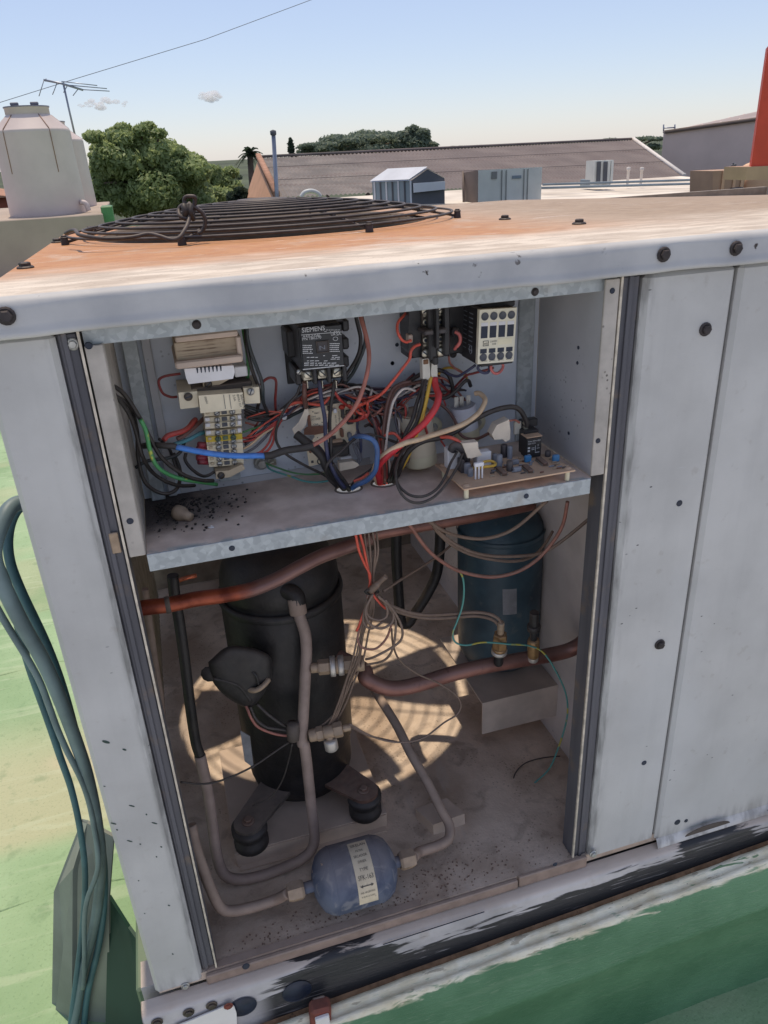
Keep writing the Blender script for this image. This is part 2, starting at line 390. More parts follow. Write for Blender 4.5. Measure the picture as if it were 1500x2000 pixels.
# compartment
mat('compressor_black', (.010, .0105, .012), .45, 0, .3, 30, .07, .3, 160, .35)
mat('black_rubber', (.018, .018, .019), .55, 0, .3, 40, .10, .2, 200, .4)
mat('rubber_dusty', (.03, .028, .027), .7, 0, .3, 40, .35)
t = NT('copper_dull'); p = t.pos()
col = t.mix(t.rng(t.noise(20, 6), .3, .7), lin(112, 74, 66), lin(148, 104, 92)); nz = t.xyz(t.nrm())[2]
col = t.mix(t.mul(t.rng(nz, .0, .9), .45), col, lin(150, 128, 118)); col = t.mix(t.rng(t.noise(70, 5), .6, .72, 0, .5), col, lin(84, 60, 54)); t.fin(col, .42, .45, .4)
t = NT('copper_red'); x, y, z = t.xyz(t.pos())
col = t.mix(t.rng(t.noise(34, 6), .35, .65), lin(112, 50, 34), lin(164, 84, 58)); fad = t.rng(t.add(x, t.mul(t.sub(t.noise(40, 4), .5), .05)), .10, .14)
col = t.mix(fad, col, t.mix(t.noise(25, 5), lin(112, 80, 76), lin(144, 112, 104))); t.fin(col, .40, .45, .4)
mat('copper_bright', lin(196, 104, 70), .4, .6, .2, 60, .1)
mat('pipe_dusty', lin(138, 118, 106), .7, .1, .18, 40, .5)
mat('pipe_grey', lin(142, 124, 116), .6, .15, .16, 40, .3)
mat('brass_dusty', lin(158, 136, 112), .55, .3, .18, 80, .35)
mat('brass', lin(160, 126, 84), .4, .6, .2, 90, .2)
mat('steel_ring', lin(196, 190, 182), .4, .6, .15, 60, .1)
t = NT('tank_blue'); x, y, z = t.xyz(t.pos())
col = t.mix(t.rng(t.noise(16, 6), .3, .7), lin(48, 66, 76), lin(66, 88, 98)); col = t.mix(t.rng(t.add(z, t.mul(t.noise(20, 4), .06)), .19, .13, 0, .7), col, lin(62, 54, 52))
col = t.mix(t.rng(t.noise(40, 5), .58, .72, 0, .4), col, lin(104, 110, 110)); t.bump(t.noise(120, 4), .1, .002); t.fin(col, .42, 0, .4)
t = NT('filter_blue')
col = t.mix(t.rng(t.noise(28, 6, None, .8), .3, .7), lin(70, 78, 98), lin(98, 104, 120)); col = t.mix(t.rng(t.noise(40, 6, None, 1.), .52, .66, 0, .6), col, lin(140, 138, 140)); nz = t.xyz(t.nrm())[2]
col = t.mix(t.mul(t.rng(nz, .3, 1.), .45), col, lin(160, 148, 138)); col = t.mix(t.rng(t.noise(52, 4), .70, .73), col, lin(190, 160, 130)); t.bump(t.noise(90, 5), .15, .002); t.fin(col, .6, 0, .3)
mat('filter_label', lin(214, 198, 168), .75, 0, .12, 60, .2, 0, 200, .3, .5, lin(130, 118, 104))
mat('print_grey', lin(92, 86, 80), .8, 0, .2, 200)
mat('label_grey', lin(140, 140, 142), .6, 0, .15, 60)
mat('bracket_steel', lin(196, 180, 166), .6, .15, .18, 18, .45)
mat('plinth_steel', lin(206, 184, 164), .8, 0, .14, 20, .5)
mat('foot_rust', lin(84, 54, 42), .9, 0, .3, 60, .3)
mat('coil_fin', lin(150, 138, 124), .6, .2, .2, 30)
mat('grit', lin(128, 106, 90), .95, 0, .3, 80); mat('dark_frame', lin(70, 64, 60), .7, .1, .25, 30, .2)

# controls
mat('black_plastic', (.02, .021, .024), .38, 0, .2, 60, .06)
mat('black_label', (.016, .018, .022), .28, 0, .1, 60, 0, 0, 200, .5)
mat('print_white', lin(206, 206, 206), .7, 0, .05, 60)
mat('cream_plastic', lin(226, 214, 186), .5, 0, .08, 40, .12)
mat('beige_plastic', lin(196, 178, 150), .5, 0, .08, 40, .12)
mat('white_plastic', lin(226, 224, 224), .45, 0, .05, 40, .1)
mat('weg_face', lin(230, 222, 198), .5, 0, .05, 60, .05)
mat('hole_grey', lin(86, 88, 94), .6, 0, .1, 60)
mat('slot_navy', lin(36, 44, 60), .4, 0, .2, 60)
mat('sticker', lin(232, 222, 190), .6, 0, .04, 60)
mat('yellow_plastic', lin(206, 178, 50), .5, 0, .1, 60, .1)
mat('green_screw', lin(96, 112, 88), .5, .3, .2, 60)
mat('screw_steel', lin(176, 176, 172), .35, .8, .2, 90, .1)
mat('screw_dark', lin(78, 72, 66), .45, .6, .2, 90, .1)
mat('terminal_metal', lin(196, 190, 172), .35, .8, .25, 120, .05)
mat('bolt_dark', lin(52, 48, 50), .55, .4, .3, 90, .1)
t = NT('laminate'); p = t.pos()
ln = t.rng(t.noise(1, 3, t.scl(p, (6, 6, 480))), .50, .62); col = t.mix(t.rng(t.noise(14, 4), .3, .7), lin(162, 144, 122), lin(186, 168, 144)); col = t.mix(t.mul(ln, t.rng(t.noise(30, 3), .4, .6), .8), col, lin(88, 66, 50)); t.fin(col, .7, 0, .3)
mat('tape_beige', lin(196, 176, 160), .6, 0, .1, 30, .15)
mat('board_cream', lin(240, 222, 190), .55, 0, .06, 40, .0)
mat('board_tan', lin(206, 172, 140), .55, 0, .10, 40, .18)
mat('chip_brown', lin(92, 66, 56), .5, 0, .15, 60, .3)
mat('comp_brown', lin(120, 76, 56), .5, 0, .2, 60, .15)
mat('comp_grey', lin(130, 136, 146), .5, 0, .2, 60, .2)
mat('comp_blue', lin(58, 128, 178), .4, 0, .1, 60, .1)
mat('comp_red', lin(176, 60, 44), .5, 0, .1, 60)
mat('comp_dark', lin(52, 52, 58), .45, 0, .2, 60, .2)
mat('cap_grey', lin(214, 214, 220), .35, 0, .06, 30, .10)
mat('cap_cream', lin(214, 202, 176), .45, 0, .06, 30, .10)
mat('cap_tan', lin(168, 150, 128), .5, 0, .08, 30, .2)
mat('cap_green', lin(214, 206, 176), .45, 0, .05, 30, .10)
mat('white_tape', lin(232, 216, 194), .65, 0, .08, 60, .12)
mat('faston', lin(206, 200, 186), .4, 0, .08, 60)
mat('faston_burnt', lin(120, 84, 56), .5, 0, .3, 120)
for k, c in dict(w_black=(22, 23, 26), w_red=(178, 54, 48), w_redbright=(206, 34, 48), w_darkred=(128, 40, 40), w_orange=(214, 82, 62), w_brown=(104, 68, 60), w_pinkbrown=(166, 100, 86),
                 w_blue=(52, 124, 206), w_bluearc=(56, 98, 150), w_navy=(40, 50, 84), w_teal=(58, 132, 144), w_green=(62, 128, 72), w_yellow=(216, 172, 52), w_cream=(216, 186, 150), w_white=(206, 194, 184),
                 w_grey=(96, 98, 108), w_pink=(204, 106, 100), w_purple=(78, 56, 76), w_dustbrown=(108, 88, 76), w_dustred=(132, 80, 68), w_crimson=(138, 32, 54), w_tealblack=(20, 40, 46)).items():
    mat(k, lin(*c), .42, 0, .16, 70, .14 if 'dust' not in k else .30, .0, 200, .45)
def twocol(name, a, b, sc):
    t = NT(name); f = t.rng(t.noise(1, 2, t.scl(t.pos(), sc)), .54, .62); t.fin(t.mix(f, lin(*a), lin(*b)), .42, 0, .45)
twocol('w_greenyellow', (78, 150, 92), (196, 196, 84), (60, 60, 60))
twocol('w_tealyellow', (86, 148, 140), (176, 164, 70), (34, 34, 34))
mat('cable_teal', lin(112, 130, 132), .5, 0, .2, 14, .0, .1, 120, .4); mat('cable_teal_dark', lin(72, 108, 116), .5, 0, .2, 14)
mat('guard_wire', lin(44, 44, 48), .5, .2, .25, 60, .18)
mat('fan_grey', lin(96, 92, 90), .6, .2, .2, 20, .2)
mat('shroud', lin(110, 96, 84), .7, 0, .25, 14)
mat('plate_white', lin(236, 230, 222), .5, 0, .04, 20)
mat('rust_red', lin(122, 60, 46), .8, 0, .3, 60, .1)

# distance
mat('tank_plastic', lin(206, 190, 184), .6, 0, .06, 2.5, 0, 0, 10); mat('tank_lid', lin(112, 112, 124), .6, 0, .1, 5)
mat('tank_seam', lin(150, 120, 104), .7, 0, .1, 5)
mat('parapet', lin(172, 156, 142), .9, 0, .10, 1.5, 0, .2, 20)
mat('alu', lin(150, 154, 164), .4, .6, .1, 4)
def foliage(name, a, b):
    t = NT(name); oi = t.noise(1.3, 3); n2 = t.noise(9, 2)
    t.fin(t.mix(t.rng(t.add(t.mul(oi, .5), t.mul(n2, .5)), .35, .65), a, b), .55, 0, .3)
    tr = t.n('ShaderNodeBsdfTranslucent'); t.put(tr.inputs[0], sc3(b, 1.5)); ms = t.n('ShaderNodeMixShader'); ms.inputs[0].default_value = .4
    t.l(t.b.outputs[0], ms.inputs[1]); t.l(tr.outputs[0], ms.inputs[2]); t.l(ms.outputs[0], t.o.inputs[0])
foliage('leaf', (.11, .16, .065), (.36, .42, .18)); foliage('leaf_hazed', (.10, .135, .10), (.20, .24, .17)); foliage('leaf_dark', (.025, .045, .03), (.05, .075, .045))  # distant leaves are paled so their colour carries the haze
mat('bark', lin(98, 84, 72), .9, 0, .25, 3)
t = NT('corrugated_roof'); x, y, z = t.xyz(t.pos())
col = t.mix(t.rng(t.noise(.7, 6), .3, .7), lin(110, 105, 102), lin(138, 130, 125)); col = t.mix(t.rng(t.noise(1, 5, t.scl(t.pos(), (.5, 4, 4))), .5, .72, 0, .55), col, lin(104, 86, 82)); col = t.mix(t.rng(x, 6.5, 9.5, 0, .45), col, lin(112, 98, 98)); t.fin(col, .85, 0, .2)
mat('gable_wall', lin(196, 152, 122), .9, 0, .1, 1.2); mat('terracotta', lin(170, 128, 104), .9, 0, .15, 3); mat('white_flash', lin(222, 214, 206), .7, 0, .1, 3)
t = NT('white_roof'); col = t.mix(t.rng(t.noise(.5, 6), .3, .7), lin(196, 184, 170), lin(236, 226, 212)); t.fin(col, .9, 0, .2)
mat('hvac_grey', lin(206, 208, 202), .5, 0, .06, 2); mat('hvac_dark', lin(116, 102, 94), .7, 0, .1, 2); mat('hvac_line', lin(130, 132, 130), .6, 0, .1, 2)
mat('shed_roof', lin(206, 208, 214), .6, 0, .06, 2); mat('shed_side', lin(120, 134, 144), .6, 0, .1, 2); mat('shed_dark', lin(86, 88, 94), .7, 0, .1, 2)
mat('tan_duct', lin(214, 174, 140), .7, 0, .08, 2); mat('tan_dark', lin(182, 148, 122), .7, 0, .08, 2)
mat('warehouse', lin(216, 196, 186), .8, 0, .06, .6); mat('warehouse_roof', lin(160, 146, 142), .8, 0, .1, 1); mat('red_column', lin(206, 70, 50), .6, 0, .08, 3)
mat('terrain', (.07, .085, .045), .95, 0, .4, .01); mat('brick_far', lin(140, 80, 66), .9, 0, .15, 4)
t = NT('cloud'); vp = t.n('ShaderNodeVolumePrincipled'); vp.inputs['Color'].default_value = (.97, .97, .98, 1); vp.inputs['Density'].default_value = .16; vp.inputs['Anisotropy'].default_value = .2; t.t.links.remove(t.o.inputs[0].links[0]); t.l(vp.outputs[0], t.o.inputs['Volume'])
mat('line_dark', lin(124, 128, 140), .6); mat('green_fleck', lin(44, 66, 60), .5); mat('hose_white', lin(200, 202, 200), .5)
# ------------------------------------------------------------------ the cabinet
def hexbolt(mb, p, nrm, r=.006, h=.005, washer=True):
    p = Vector(p); n_ = Vector(nrm).normalized()
    if washer: mb.lathe([(0, 0), (r * 1.45, 0), (r * 1.45, h * .22), (r * 1.2, h * .4), (0, h * .4)], p, n_, 14, False)
    mb.lathe([(r, h * .2), (r, h * .85), (r * .8, h), (0, h)], p, n_, 6, False)
    return mb
def bolts(parent, lst, nrm, r=.006, h=.005, m='bolt_dark', name='bolt'):
    for p in lst: hexbolt(MB(), p, nrm, r, h).build(name, m, parent)
def hole(parent, p, nrm, r=.004, m='slot_navy', name='screw_hole'):
    mb = MB(); mb.lathe([(r * 1.25, 0), (r * 1.1, .0007), (r * .95, .0004), (0, .0004)], p, nrm, 12, False); return mb.build(name, m, parent)
FN = (0, -1, 0)
cab = thing('condenser_cabinet', 'open grey sheet metal condensing unit cabinet with rusty top, front access panel removed', 'cabinet', (-.086, 0, -.15))
def zr(x, y): return .9045 - .023 * (y + .012) - (.03 * ((x - .95) / .7) * max(0, y) / 1.13 if x > .95 else 0)
FC = Vector((.285, .76, 0)); FR = .300; RB = 1.13; RX0, RX1 = -.085, 1.75
bm = bmesh.new()
def ring(pts): vs = [bm.verts.new(p) for p in pts]; return [bm.edges.new((vs[i], vs[(i + 1) % len(vs)])) for i in range(len(vs))]
XS = .95
out = [(RX0 + (XS - RX0) * i / 24, .006) for i in range(24)] + [(XS, .006 + (RB - .006) * i / 20) for i in range(20)] + [(XS - (XS - RX0) * i / 24, RB) for i in range(24)] + [(RX0, RB - (RB - .006) * i / 20) for i in range(20)]
ed = ring([(a, b, zr(a, b)) for a, b in out])
ed += ring([(FC.x + FR * math.cos(t_), FC.y + FR * math.sin(t_), zr(0, FC.y + FR * math.sin(t_))) for t_ in [2 * math.pi * i / 72 for i in range(72)]])
bmesh.ops.triangle_fill(bm, use_beauty=True, edges=ed, use_dissolve=False)
me_v = [v.co.copy() for v in bm.verts]; bm.verts.index_update(); me_f = [[v.index for v in f.verts] for f in bm.faces]
fix = [f if (me_v[f[1]] - me_v[f[0]]).cross(me_v[f[2]] - me_v[f[0]]).z > 0 else f[::-1] for f in me_f]; bm.free()
roof = MB(); roof.add(me_v, fix)
roof.add([v - Vector((0, 0, .0016)) for v in me_v], [f[::-1] for f in fix])
g = []; gf = []
for i in range(13):
    for j in range(13):
        a = XS + (RX1 - XS) * i / 12; b = .006 + (RB - .006) * j / 12; g.append((a, b, zr(a, b)))
for i in range(12):
    for j in range(12): gf.append((i * 13 + j, (i + 1) * 13 + j, (i + 1) * 13 + j + 1, i * 13 + j + 1))
roof.add(g, gf, True)
prof = [(.006, zr(0, .006)), (-.005, .9042), (-.0085, .9030), (-.0106, .9008), (-.0116, .898), (-.012, .895), (-.0124, .883), (-.0132, .8795), (-.0146, .8770), (-.0150, .8745), (-.0140, .8722), (-.0115, .8712), (-.002, .8716)]
NX = 60
vs = []; fs = []
for i in range(NX + 1):
    a = RX0 - .012 + (RX1 - RX0 + .012) * i / NX
    dn = .0006 * math.sin(a * 23) + .0004 * math.sin(a * 61 + 1)
    for (b, c) in prof: vs.append((a, b + (dn if c < .9 else 0), c + (dn if c < .9 else 0)))
K = len(prof)
for i in range(NX):
    for k in range(K - 1): fs.append((i * K + k, i * K + k + 1, (i + 1) * K + k + 1, (i + 1) * K + k))
roof.add(vs, fs, True)
# left hand lip and rear lip
for (x0, y0, x1, y1) in ((RX0, 0.006, RX0, RB), (RX0, RB, RX1, RB)):
    d = Vector((x1 - x0, y1 - y0, 0)).normalized(); nn = Vector((-d.y, d.x, 0))
    a = Vector((x0, y0, zr(x0, y0))); b = Vector((x1, y1, zr(x1, y1)))
    roof.add([a, b, b + nn * .007 + Vector((0, 0, -.004)), a + nn * .007 + Vector((0, 0, -.004)), b + nn * .009 + Vector((0, 0, -.03)), a + nn * .009 + Vector((0, 0, -.03))], [(0, 1, 2, 3), (3, 2, 4, 5)], False)
roof_o = roof.build('roof_panel', 'roof_paint', cab)
tag(roof_o, 'rust stained top panel with rolled front lip')
def onroof(px, py):
    p = atz(px, py, .9)
    for _ in range(8): p = atz(px, py, zr(p.x, p.y))
    return p
bolts(roof_o, [onroof(50, 524), onroof(986, 429), onroof(1131, 438), onroof(112, 474)], (0, 0, 1), .0068, .007)
bolts(roof_o, [at(12, 617, -.0135), at(1296, 497, -.0128), at(1437, 485, -.0128)], FN, .0055, .006)
# shroud under the fan opening
sh = MB(); sh.lathe([(FR + .012, .0), (FR, -.002), (FR - .004, -.02), (FR - .004, -.085), (FR + .004, -.088)], (FC.x, FC.y, zr(0, FC.y) - .003), (0, -.023, -1 * -1), 64)
sh.build('fan_shroud', 'shroud', cab)

# corner panel, posts, front panels
pb = MB(); pb.bb(-.0865, -.0222, -.0035, .040, -.027, .8712, .005)
cpn = pb.build('corner_panel', 'paint', cab)
bolts(cpn, [at(362, 1925, -.004)], FN, .0042, .004, 'screw_steel', 'screw')
for (k, x, y, w_, h_) in (('J', 612, 107, 14, 5), ('J', 772, 222, 36, 8), ('J', 858, 272, 10, 9), ('J', 665, 325, 36, 8), ('J', 905, 323, 34, 8), ('J', 686, 362, 12, 8), ('J', 760, 428, 34, 7), ('J', 822, 446, 10, 7), ('J', 945, 462, 12, 8), ('J', 917, 520, 10, 7), ('J', 812, 660, 8, 6), ('J', 990, 805, 14, 7), ('J', 1012, 1090, 11, 7), ('J', 848, 852, 8, 5), ('I', 690, 1830, 54, 18), ('I', 810, 1880, 28, 12)):
    a_ = [cp(k, x + w_ / 2 * math.cos(q) , y + h_ / 2 * math.sin(q) + w_ * .12 * math.cos(q), -.0036) for q in [i * .785 for i in range(8)]]; MB().prism(a_, (0, -.0003, 0)).build('paint_fleck', 'green_fleck', cpn)
lp = MB(); lp.bb(-.0218, -.0035, .004, .030, -.03, .869, .002); lp.bb(-.0175, -.0125, .0015, .0045, -.03, .869, .001)
lpo = lp.build('left_post', 'post_steel', cab)
MB().bb(-.0033, -.0016, .0022, .031, -.012, .8695).build('return_flange', 'post_steel', lpo); MB().bb(-.0035, -.0012, -.001, .002, -.012, .8695).build('sheet_edge', 'bare_edge', lpo)
bolts(lpo, [at(142, 672, .004)], FN, .004, .004, 'screw_steel', 'screw')
MB().bb(-.0150, -.0062, .0005, .0035, .645, .668, .001).build('paint_scab', 'brass_dusty', lpo)
rp = MB(); rp.bb(.5535, .5775, .004, .030, -.02, .869, .002); rp.bb(.5625, .5680, .0015, .0045, -.02, .869, .001)
rpo = rp.build('right_post', 'post_steel', cab)
MB().bb(.5510, .5530, .0022, .031, -.012, .8695).build('return_flange', 'post_steel', rpo); MB().bb(.5505, .5532, -.001, .002, -.012, .8695).build('sheet_edge', 'bare_edge', rpo)
pa = MB(); pa.bb(.5785, .6965, -.004, .022, -.022, .8712, .006)
pao = pa.build('front_panel', 'paint', cab); tag(pao, 'narrow grey front panel beside the opening')
bolts(pao, [at(1377, 643, -.004), at(1288, 1258, -.004)], FN, .0055, .006)
hole(pao, at(1327, 983, -.0042), FN, .0035); hole(pao, at(1258, 1490, -.0042), FN, .0035)
bolts(pao, [at(1158, 1667, -.008)], FN, .0045, .005, 'screw_steel', 'screw')
pb2 = MB(); pb2.bb(.6985, 1.72, -.0065, .022, -.026, .8712, .005)
# rolled bottom edge with a bite taken out of it
pbo = pb2.build('side_front_panel', 'paint', cab); tag(pbo, 'wide grey front panel right of the seam')
fl = MB()
vs = []; fs = []; pr = [(-.0066, -.018), (-.011, -.026), (-.014, -.032), (-.012, -.037), (-.004, -.039)]
for i in range(41):
    a = .6985 + (1.72 - .6985) * i / 40
    for (b, c) in pr: vs.append((a, b, c))
for i in range(40):
    for k in range(4): fs.append((i * 5 + k, i * 5 + k + 1, (i + 1) * 5 + k + 1, (i + 1) * 5 + k))
fl.add(vs, fs, True); fl.build('bottom_lip', 'paint_warm', pbo)
bt = MB(); e0 = at(1338, 1634, -.0142); e1 = at(1425, 1606, -.0142); nb = 14; bt.prism([e0.lerp(e1, .5 - .5 * math.cos(math.pi * i / nb)) + Vector((0, 0, .011 * math.sin(math.pi * i / nb))) for i in range(nb + 1)], (0, -.001, 0)); bt.build('lip_notch', 'dark_frame', pbo)
hole(pbo, at(1323, 1606, -.0067), FN, .0045); hole(pbo, at(1340, 1603, -.0067), FN, .0028)
# sides, back and partition; unseen left side opened to bars to admit light
MB().bb(-.0865, -.083, .041, .075, -.03, .868).build('side_panel', 'left_wall', cab); MB().bb(-.0865, -.083, 1.09, 1.12, -.03, .868).build('side_panel', 'left_wall', cab)
for i in range(22): MB().bb(-.0862, -.0835, .0755, 1.0895, .0 + i * .0395, .004 + i * .0395).build('open_side_bar', 'left_wall', cab)
MB().bb(-.082, 1.7, 1.10, 1.115, -.03, .868).build('rear_panel', 'coil_fin', cab)
MB().bb(.654, .659, .031, 1.099, -.018, .868).build('partition', 'partition', cab)
MB().bb(1.70, 1.712, .023, 1.099, -.03, .868).build('end_panel', 'paint', cab)
# coil: upright tube sheet and fins at the left
cl = MB()
for i in range(46): cl.bb(-.078, -.048, .12 + i * .0205, .122 + i * .0205, -.005, .86)
cl.build('coil_fins', 'coil_fin', cab)['kind'] = 'stuff'
cf = MB(); cf.bb(-.080, -.030, .060, .075, -.018, .865, .002); cf.bb(-.034, -.030, .0755, .118, -.018, .865); cf.build('coil_frame', 'dark_frame', cab)
# floor pan with its turned-down front flange
fp = MB(); fp.bb(-.082, 1.70, .0, 1.10, -.03, -.015, .0)
fp2 = fp.build('floor_pan', 'floor_dust', cab)
ff = MB(); ff.bb(-.018, .455, -.0075, -.0005, -.0335, -.0165, .0015); ff.bb(.457, .574, -.0068, -.0005, -.0335, -.0120, .0015)
ff.bb(-.016, .30, -.0009, .0105, -.0148, -.0128); ff.build('pan_flange', 'pipe_dusty', fp2)
hole(fp2, cp('G', 410, 1108, -.008), (0, -1, .15), .0042); hole(fp2, cp('H', 540, 665, -.0072), FN, .0032)
# base rail
rl = MB(); pr = [(-.0005, -.0345), (-.012, -.0352), (-.018, -.0375), (-.0215, -.042), (-.0225, -.048), (-.0225, -.110), (-.0235, -.113), (-.0235, -.142), (-.019, -.146), (.02, -.147)]
K = len(pr); vs = []; fs = []; N_ = 80; X0, X1 = -.108, 1.72
for i in range(N_ + 1):
    a = X0 + (X1 - X0) * i / N_
    for (b, c) in pr: vs.append((a, b, c))
for i in range(N_):
    for k in range(K - 1): fs.append((i * K + k, i * K + k + 1, (i + 1) * K + k + 1, (i + 1) * K + k))
rl.add(vs, fs, True)
rl.prism([(X0, b, c) for b, c in pr], (.001, 0, 0)); rl.bb(X0, 1.72, .02, .06, -.147, -.0355)
rlo = rl.build('base_rail', 'rail_paint', cab); tag(rlo, 'grey base rail daubed with black tar')
for (px, py, r) in ((580, 1936, .021), (475, 1966, .019)):
    c = at(px, py, -.0236); h_ = MB(); h_.lathe([(r * 1.02, .0004), (r, .0010), (r * .96, .0), (r * .94, .0004), (0, .0004)], c, FN, 28); h_.build('rail_hole', 'slot_navy', rlo)
MB().cyl(cp('K', 870, 612, -.0232), cp('K', 1365, 452, -.0232), .0008, .0008, 6).build('rail_slot', 'slot_navy', rlo)
bolts(rlo, [cp('J', 920, 1490, -.0235), cp('J', 1105, 1432, -.0235), cp('J', 1240, 1390, -.0235)], FN, .0055, .004, 'screw_dark')
# white plate hanging on the rail
wp = MB(); wp.prism([cp('J', 1020, 1512, -.026), cp('J', 1310, 1392, -.026), cp('J', 1345, 1380, -.026), cp('J', 1372, 1392, -.026), cp('J', 1385, 1430, -.026), cp('J', 1390, 1560, -.026), cp('J', 1020, 1570, -.026)], (0, -.002, 0))
wpo = wp.build('mounting_plate', 'plate_white', cab); bolts(wpo, [cp('J', 1338, 1394, -.0282)], FN, .0045, .003, 'rust_red')

# control box: header, side flanges, back plate, shelf
hd = MB(); hd.bb(.0005, .5495, .006, .009, .8555, .8705); hd.bb(.0005, .5495, .009, .03, .8545, .8565)
hdo = hd.build('header_strip', 'galvanised', cab); bolts(hdo, [at(384, 634, .0058), at(1045, 570, .0058)], FN, .0030, .002)
lf = MB(); lf.bb(.0005, .0165, -.0004, .003, .638, .856, .001); lf.bb(.0150, .0170, .0032, .150, .6395, .856)
lfo = lf.build('box_side', 'flange', cab); hole(lfo, at(254, 1018, -.0006), FN, .0028)
hole(lfo, at(173, 675, -.0006), FN, .0028)
rf = MB(); rf.bb(.534, .537, .0032, .150, .6395, .866)
rfo = rf.build('box_side', 'inner_wall', cab); rf = MB(); rf.bb(.532, .5495, -.0004, .003, .6405, .868, .001); rf.build('box_flange', 'flange', rfo); hole(rfo, at(1168, 861, -.0006), FN, .0026); hole(rfo, at(1196, 568, -.0006), FN, .0026)
for (px, py, y_) in ((1155, 690, .02), (1157, 720, .02), (1142, 860, .03)): hole(rfo, Vector((.5339, y_ + .03, at(px, py, y_).z)), (-1, 0, 0), .0018)
bp = MB(); bp.bb(.0175, .5335, .1505, .155, .600, .868)
bpo = bp.build('back_plate', 'control_plate', cab)
MB().bb(.504, .526, .146, .1504, .6395, .866, .001).build('corner_angle', 'galvanised', bpo)
MB().bb(.026, .042, .135, .1504, .6395, .866, .001).build('corner_angle', 'galvanised', bpo)
MB().bb(.046, .056, .141, .1504, .6395, .866, .001).build('edge_strip', 'inner_wall', bpo)
for (k, x_, y_) in (('D', 240, 415), ('N', 148, 665), ('D', 265, 315)): hole(bpo, cp(k, x_, y_, .1503), FN, .0020)
H1 = atz(681, 955, .638); H2 = atz(751, 943, .638)
bm = bmesh.new(); ed = ring([(.0172, .001, .638), (.5335, .001, .638), (.5335, .1500, .638), (.0172, .1500, .638)])
for c in (H1, H2): ed += ring([(c.x + .0165 * math.cos(t_), c.y + .0135 * math.sin(t_), .638) for t_ in [2 * math.pi * i / 32 for i in range(32)]])
bmesh.ops.triangle_fill(bm, use_beauty=True, edges=ed); bm.verts.index_update(); V_ = [v.co.copy() for v in bm.verts]; F_ = [[v.index for v in f.verts] for f in bm.faces]; bm.free()
F_ = [f if (V_[f[1]] - V_[f[0]]).cross(V_[f[2]] - V_[f[0]]).z > 0 else f[::-1] for f in F_]
sf = MB(); sf.add(V_, F_); sf.add([v - Vector((0, 0, .0014)) for v in V_], [f[::-1] for f in F_])
sfo = sf.build('control_shelf', 'shelf_dust', cab); tag(sfo, 'dusty control box shelf with soot at its left end')
fg = MB(); fg.bb(.0172, .5315, -.0014, .0006, .6185, .6384, .0006); fg.bb(.0172, .5315, .0008, .012, .6180, .6192); fgo = fg.build('shelf_flange', 'galvanised', sfo)
hole(sfo, at(453, 1071, -.0016), FN, .0026); hole(sfo, at(1028, 969, -.0016), FN, .0026)
for c in (H1, H2): MB().tube([(c.x + .0160 * math.cos(t_), c.y + .0131 * math.sin(t_), .6382) for t_ in [2 * math.pi * i / 32 for i in range(32)]], .0014, 6, True).build('grommet', 'rubber_dusty', sfo)
# lip of the back plate turned up over the shelf
MB().prism([(.060, .1488, .6384), (.30, .1488, .6384), (.30, .1488, .6475), (.060, .1488, .6465)], (0, .0014, 0)).build('plate_lip', 'inner_wall', bpo)

# ------------------------------------------------------------------ fan guard, fan
gz = lambda r, y: zr(0, y) + .010 + .036 * (1 - (r / .345) ** 2)
gd = thing('fan_guard', 'black wire fan guard of concentric rings on the rusty cabinet top', 'fan guard', (FC.x, FC.y, zr(0, FC.y)))
for i in range(12):
    r = .345 - i * .0285
    if r < .03: break
    n_ = 96
    MB().tube([(FC.x + r * math.cos(t_), FC.y + r * math.sin(t_), gz(r, FC.y + r * math.sin(t_))) for t_ in [2 * math.pi * k / n_ for k in range(n_)]], .0022, 6, True).build('ring_wire', 'guard_wire', gd)
feet = [onroof(112, 476), onroof(322, 472), onroof(512, 466), onroof(697, 456), onroof(893, 427)]
for k in range(8):
    t_ = 2 * math.pi * k / 8 - math.pi / 2 + .30
    MB().tube([(FC.x + r * math.cos(t_), FC.y + r * math.sin(t_), gz(r, FC.y + r * math.sin(t_)) - .0042) for r in [.02 + .335 * q / 12 for q in range(13)]], .0022, 6).build('spoke', 'guard_wire', gd)
    e = Vector((FC.x + .356 * math.cos(t_), FC.y + .356 * math.sin(t_), 0)); e.z = zr(0, e.y)
    ft = MB(); ft.cyl(e + Vector((0, 0, .0005)), e + Vector((0, 0, .011)), .0065, .0055, 10); hexbolt(ft, e + Vector((0, 0, .011)), (0, 0, 1), .0045, .004)
    ft.build('foot', 'bolt_dark', gd)
cpx = MB(); cpx.lathe([(0, .004), (.045, .002), (.047, 0), (.045, -.002), (0, -.003)], (FC.x, FC.y, gz(0, FC.y)), (0, 0, 1), 24); cpx.build('centre_disc', 'guard_wire', gd)
fz = zr(0, FC.y) - .05
fan = thing('condenser_fan', 'three bladed grey fan under the wire guard', 'fan', (FC.x, FC.y, fz - .16))
MB().lathe([(0, .02), (.05, .018), (.055, .0), (.055, -.05), (.05, -.052)], (FC.x, FC.y, fz), (0, 0, 1), 28).build('hub', 'fan_grey', fan)
MB().lathe([(0, -.055), (.062, -.058), (.066, -.07), (.066, -.155), (.05, -.165), (0, -.167)], (FC.x, FC.y, fz), (0, 0, 1), 28).build('motor', 'compressor_black', fan)
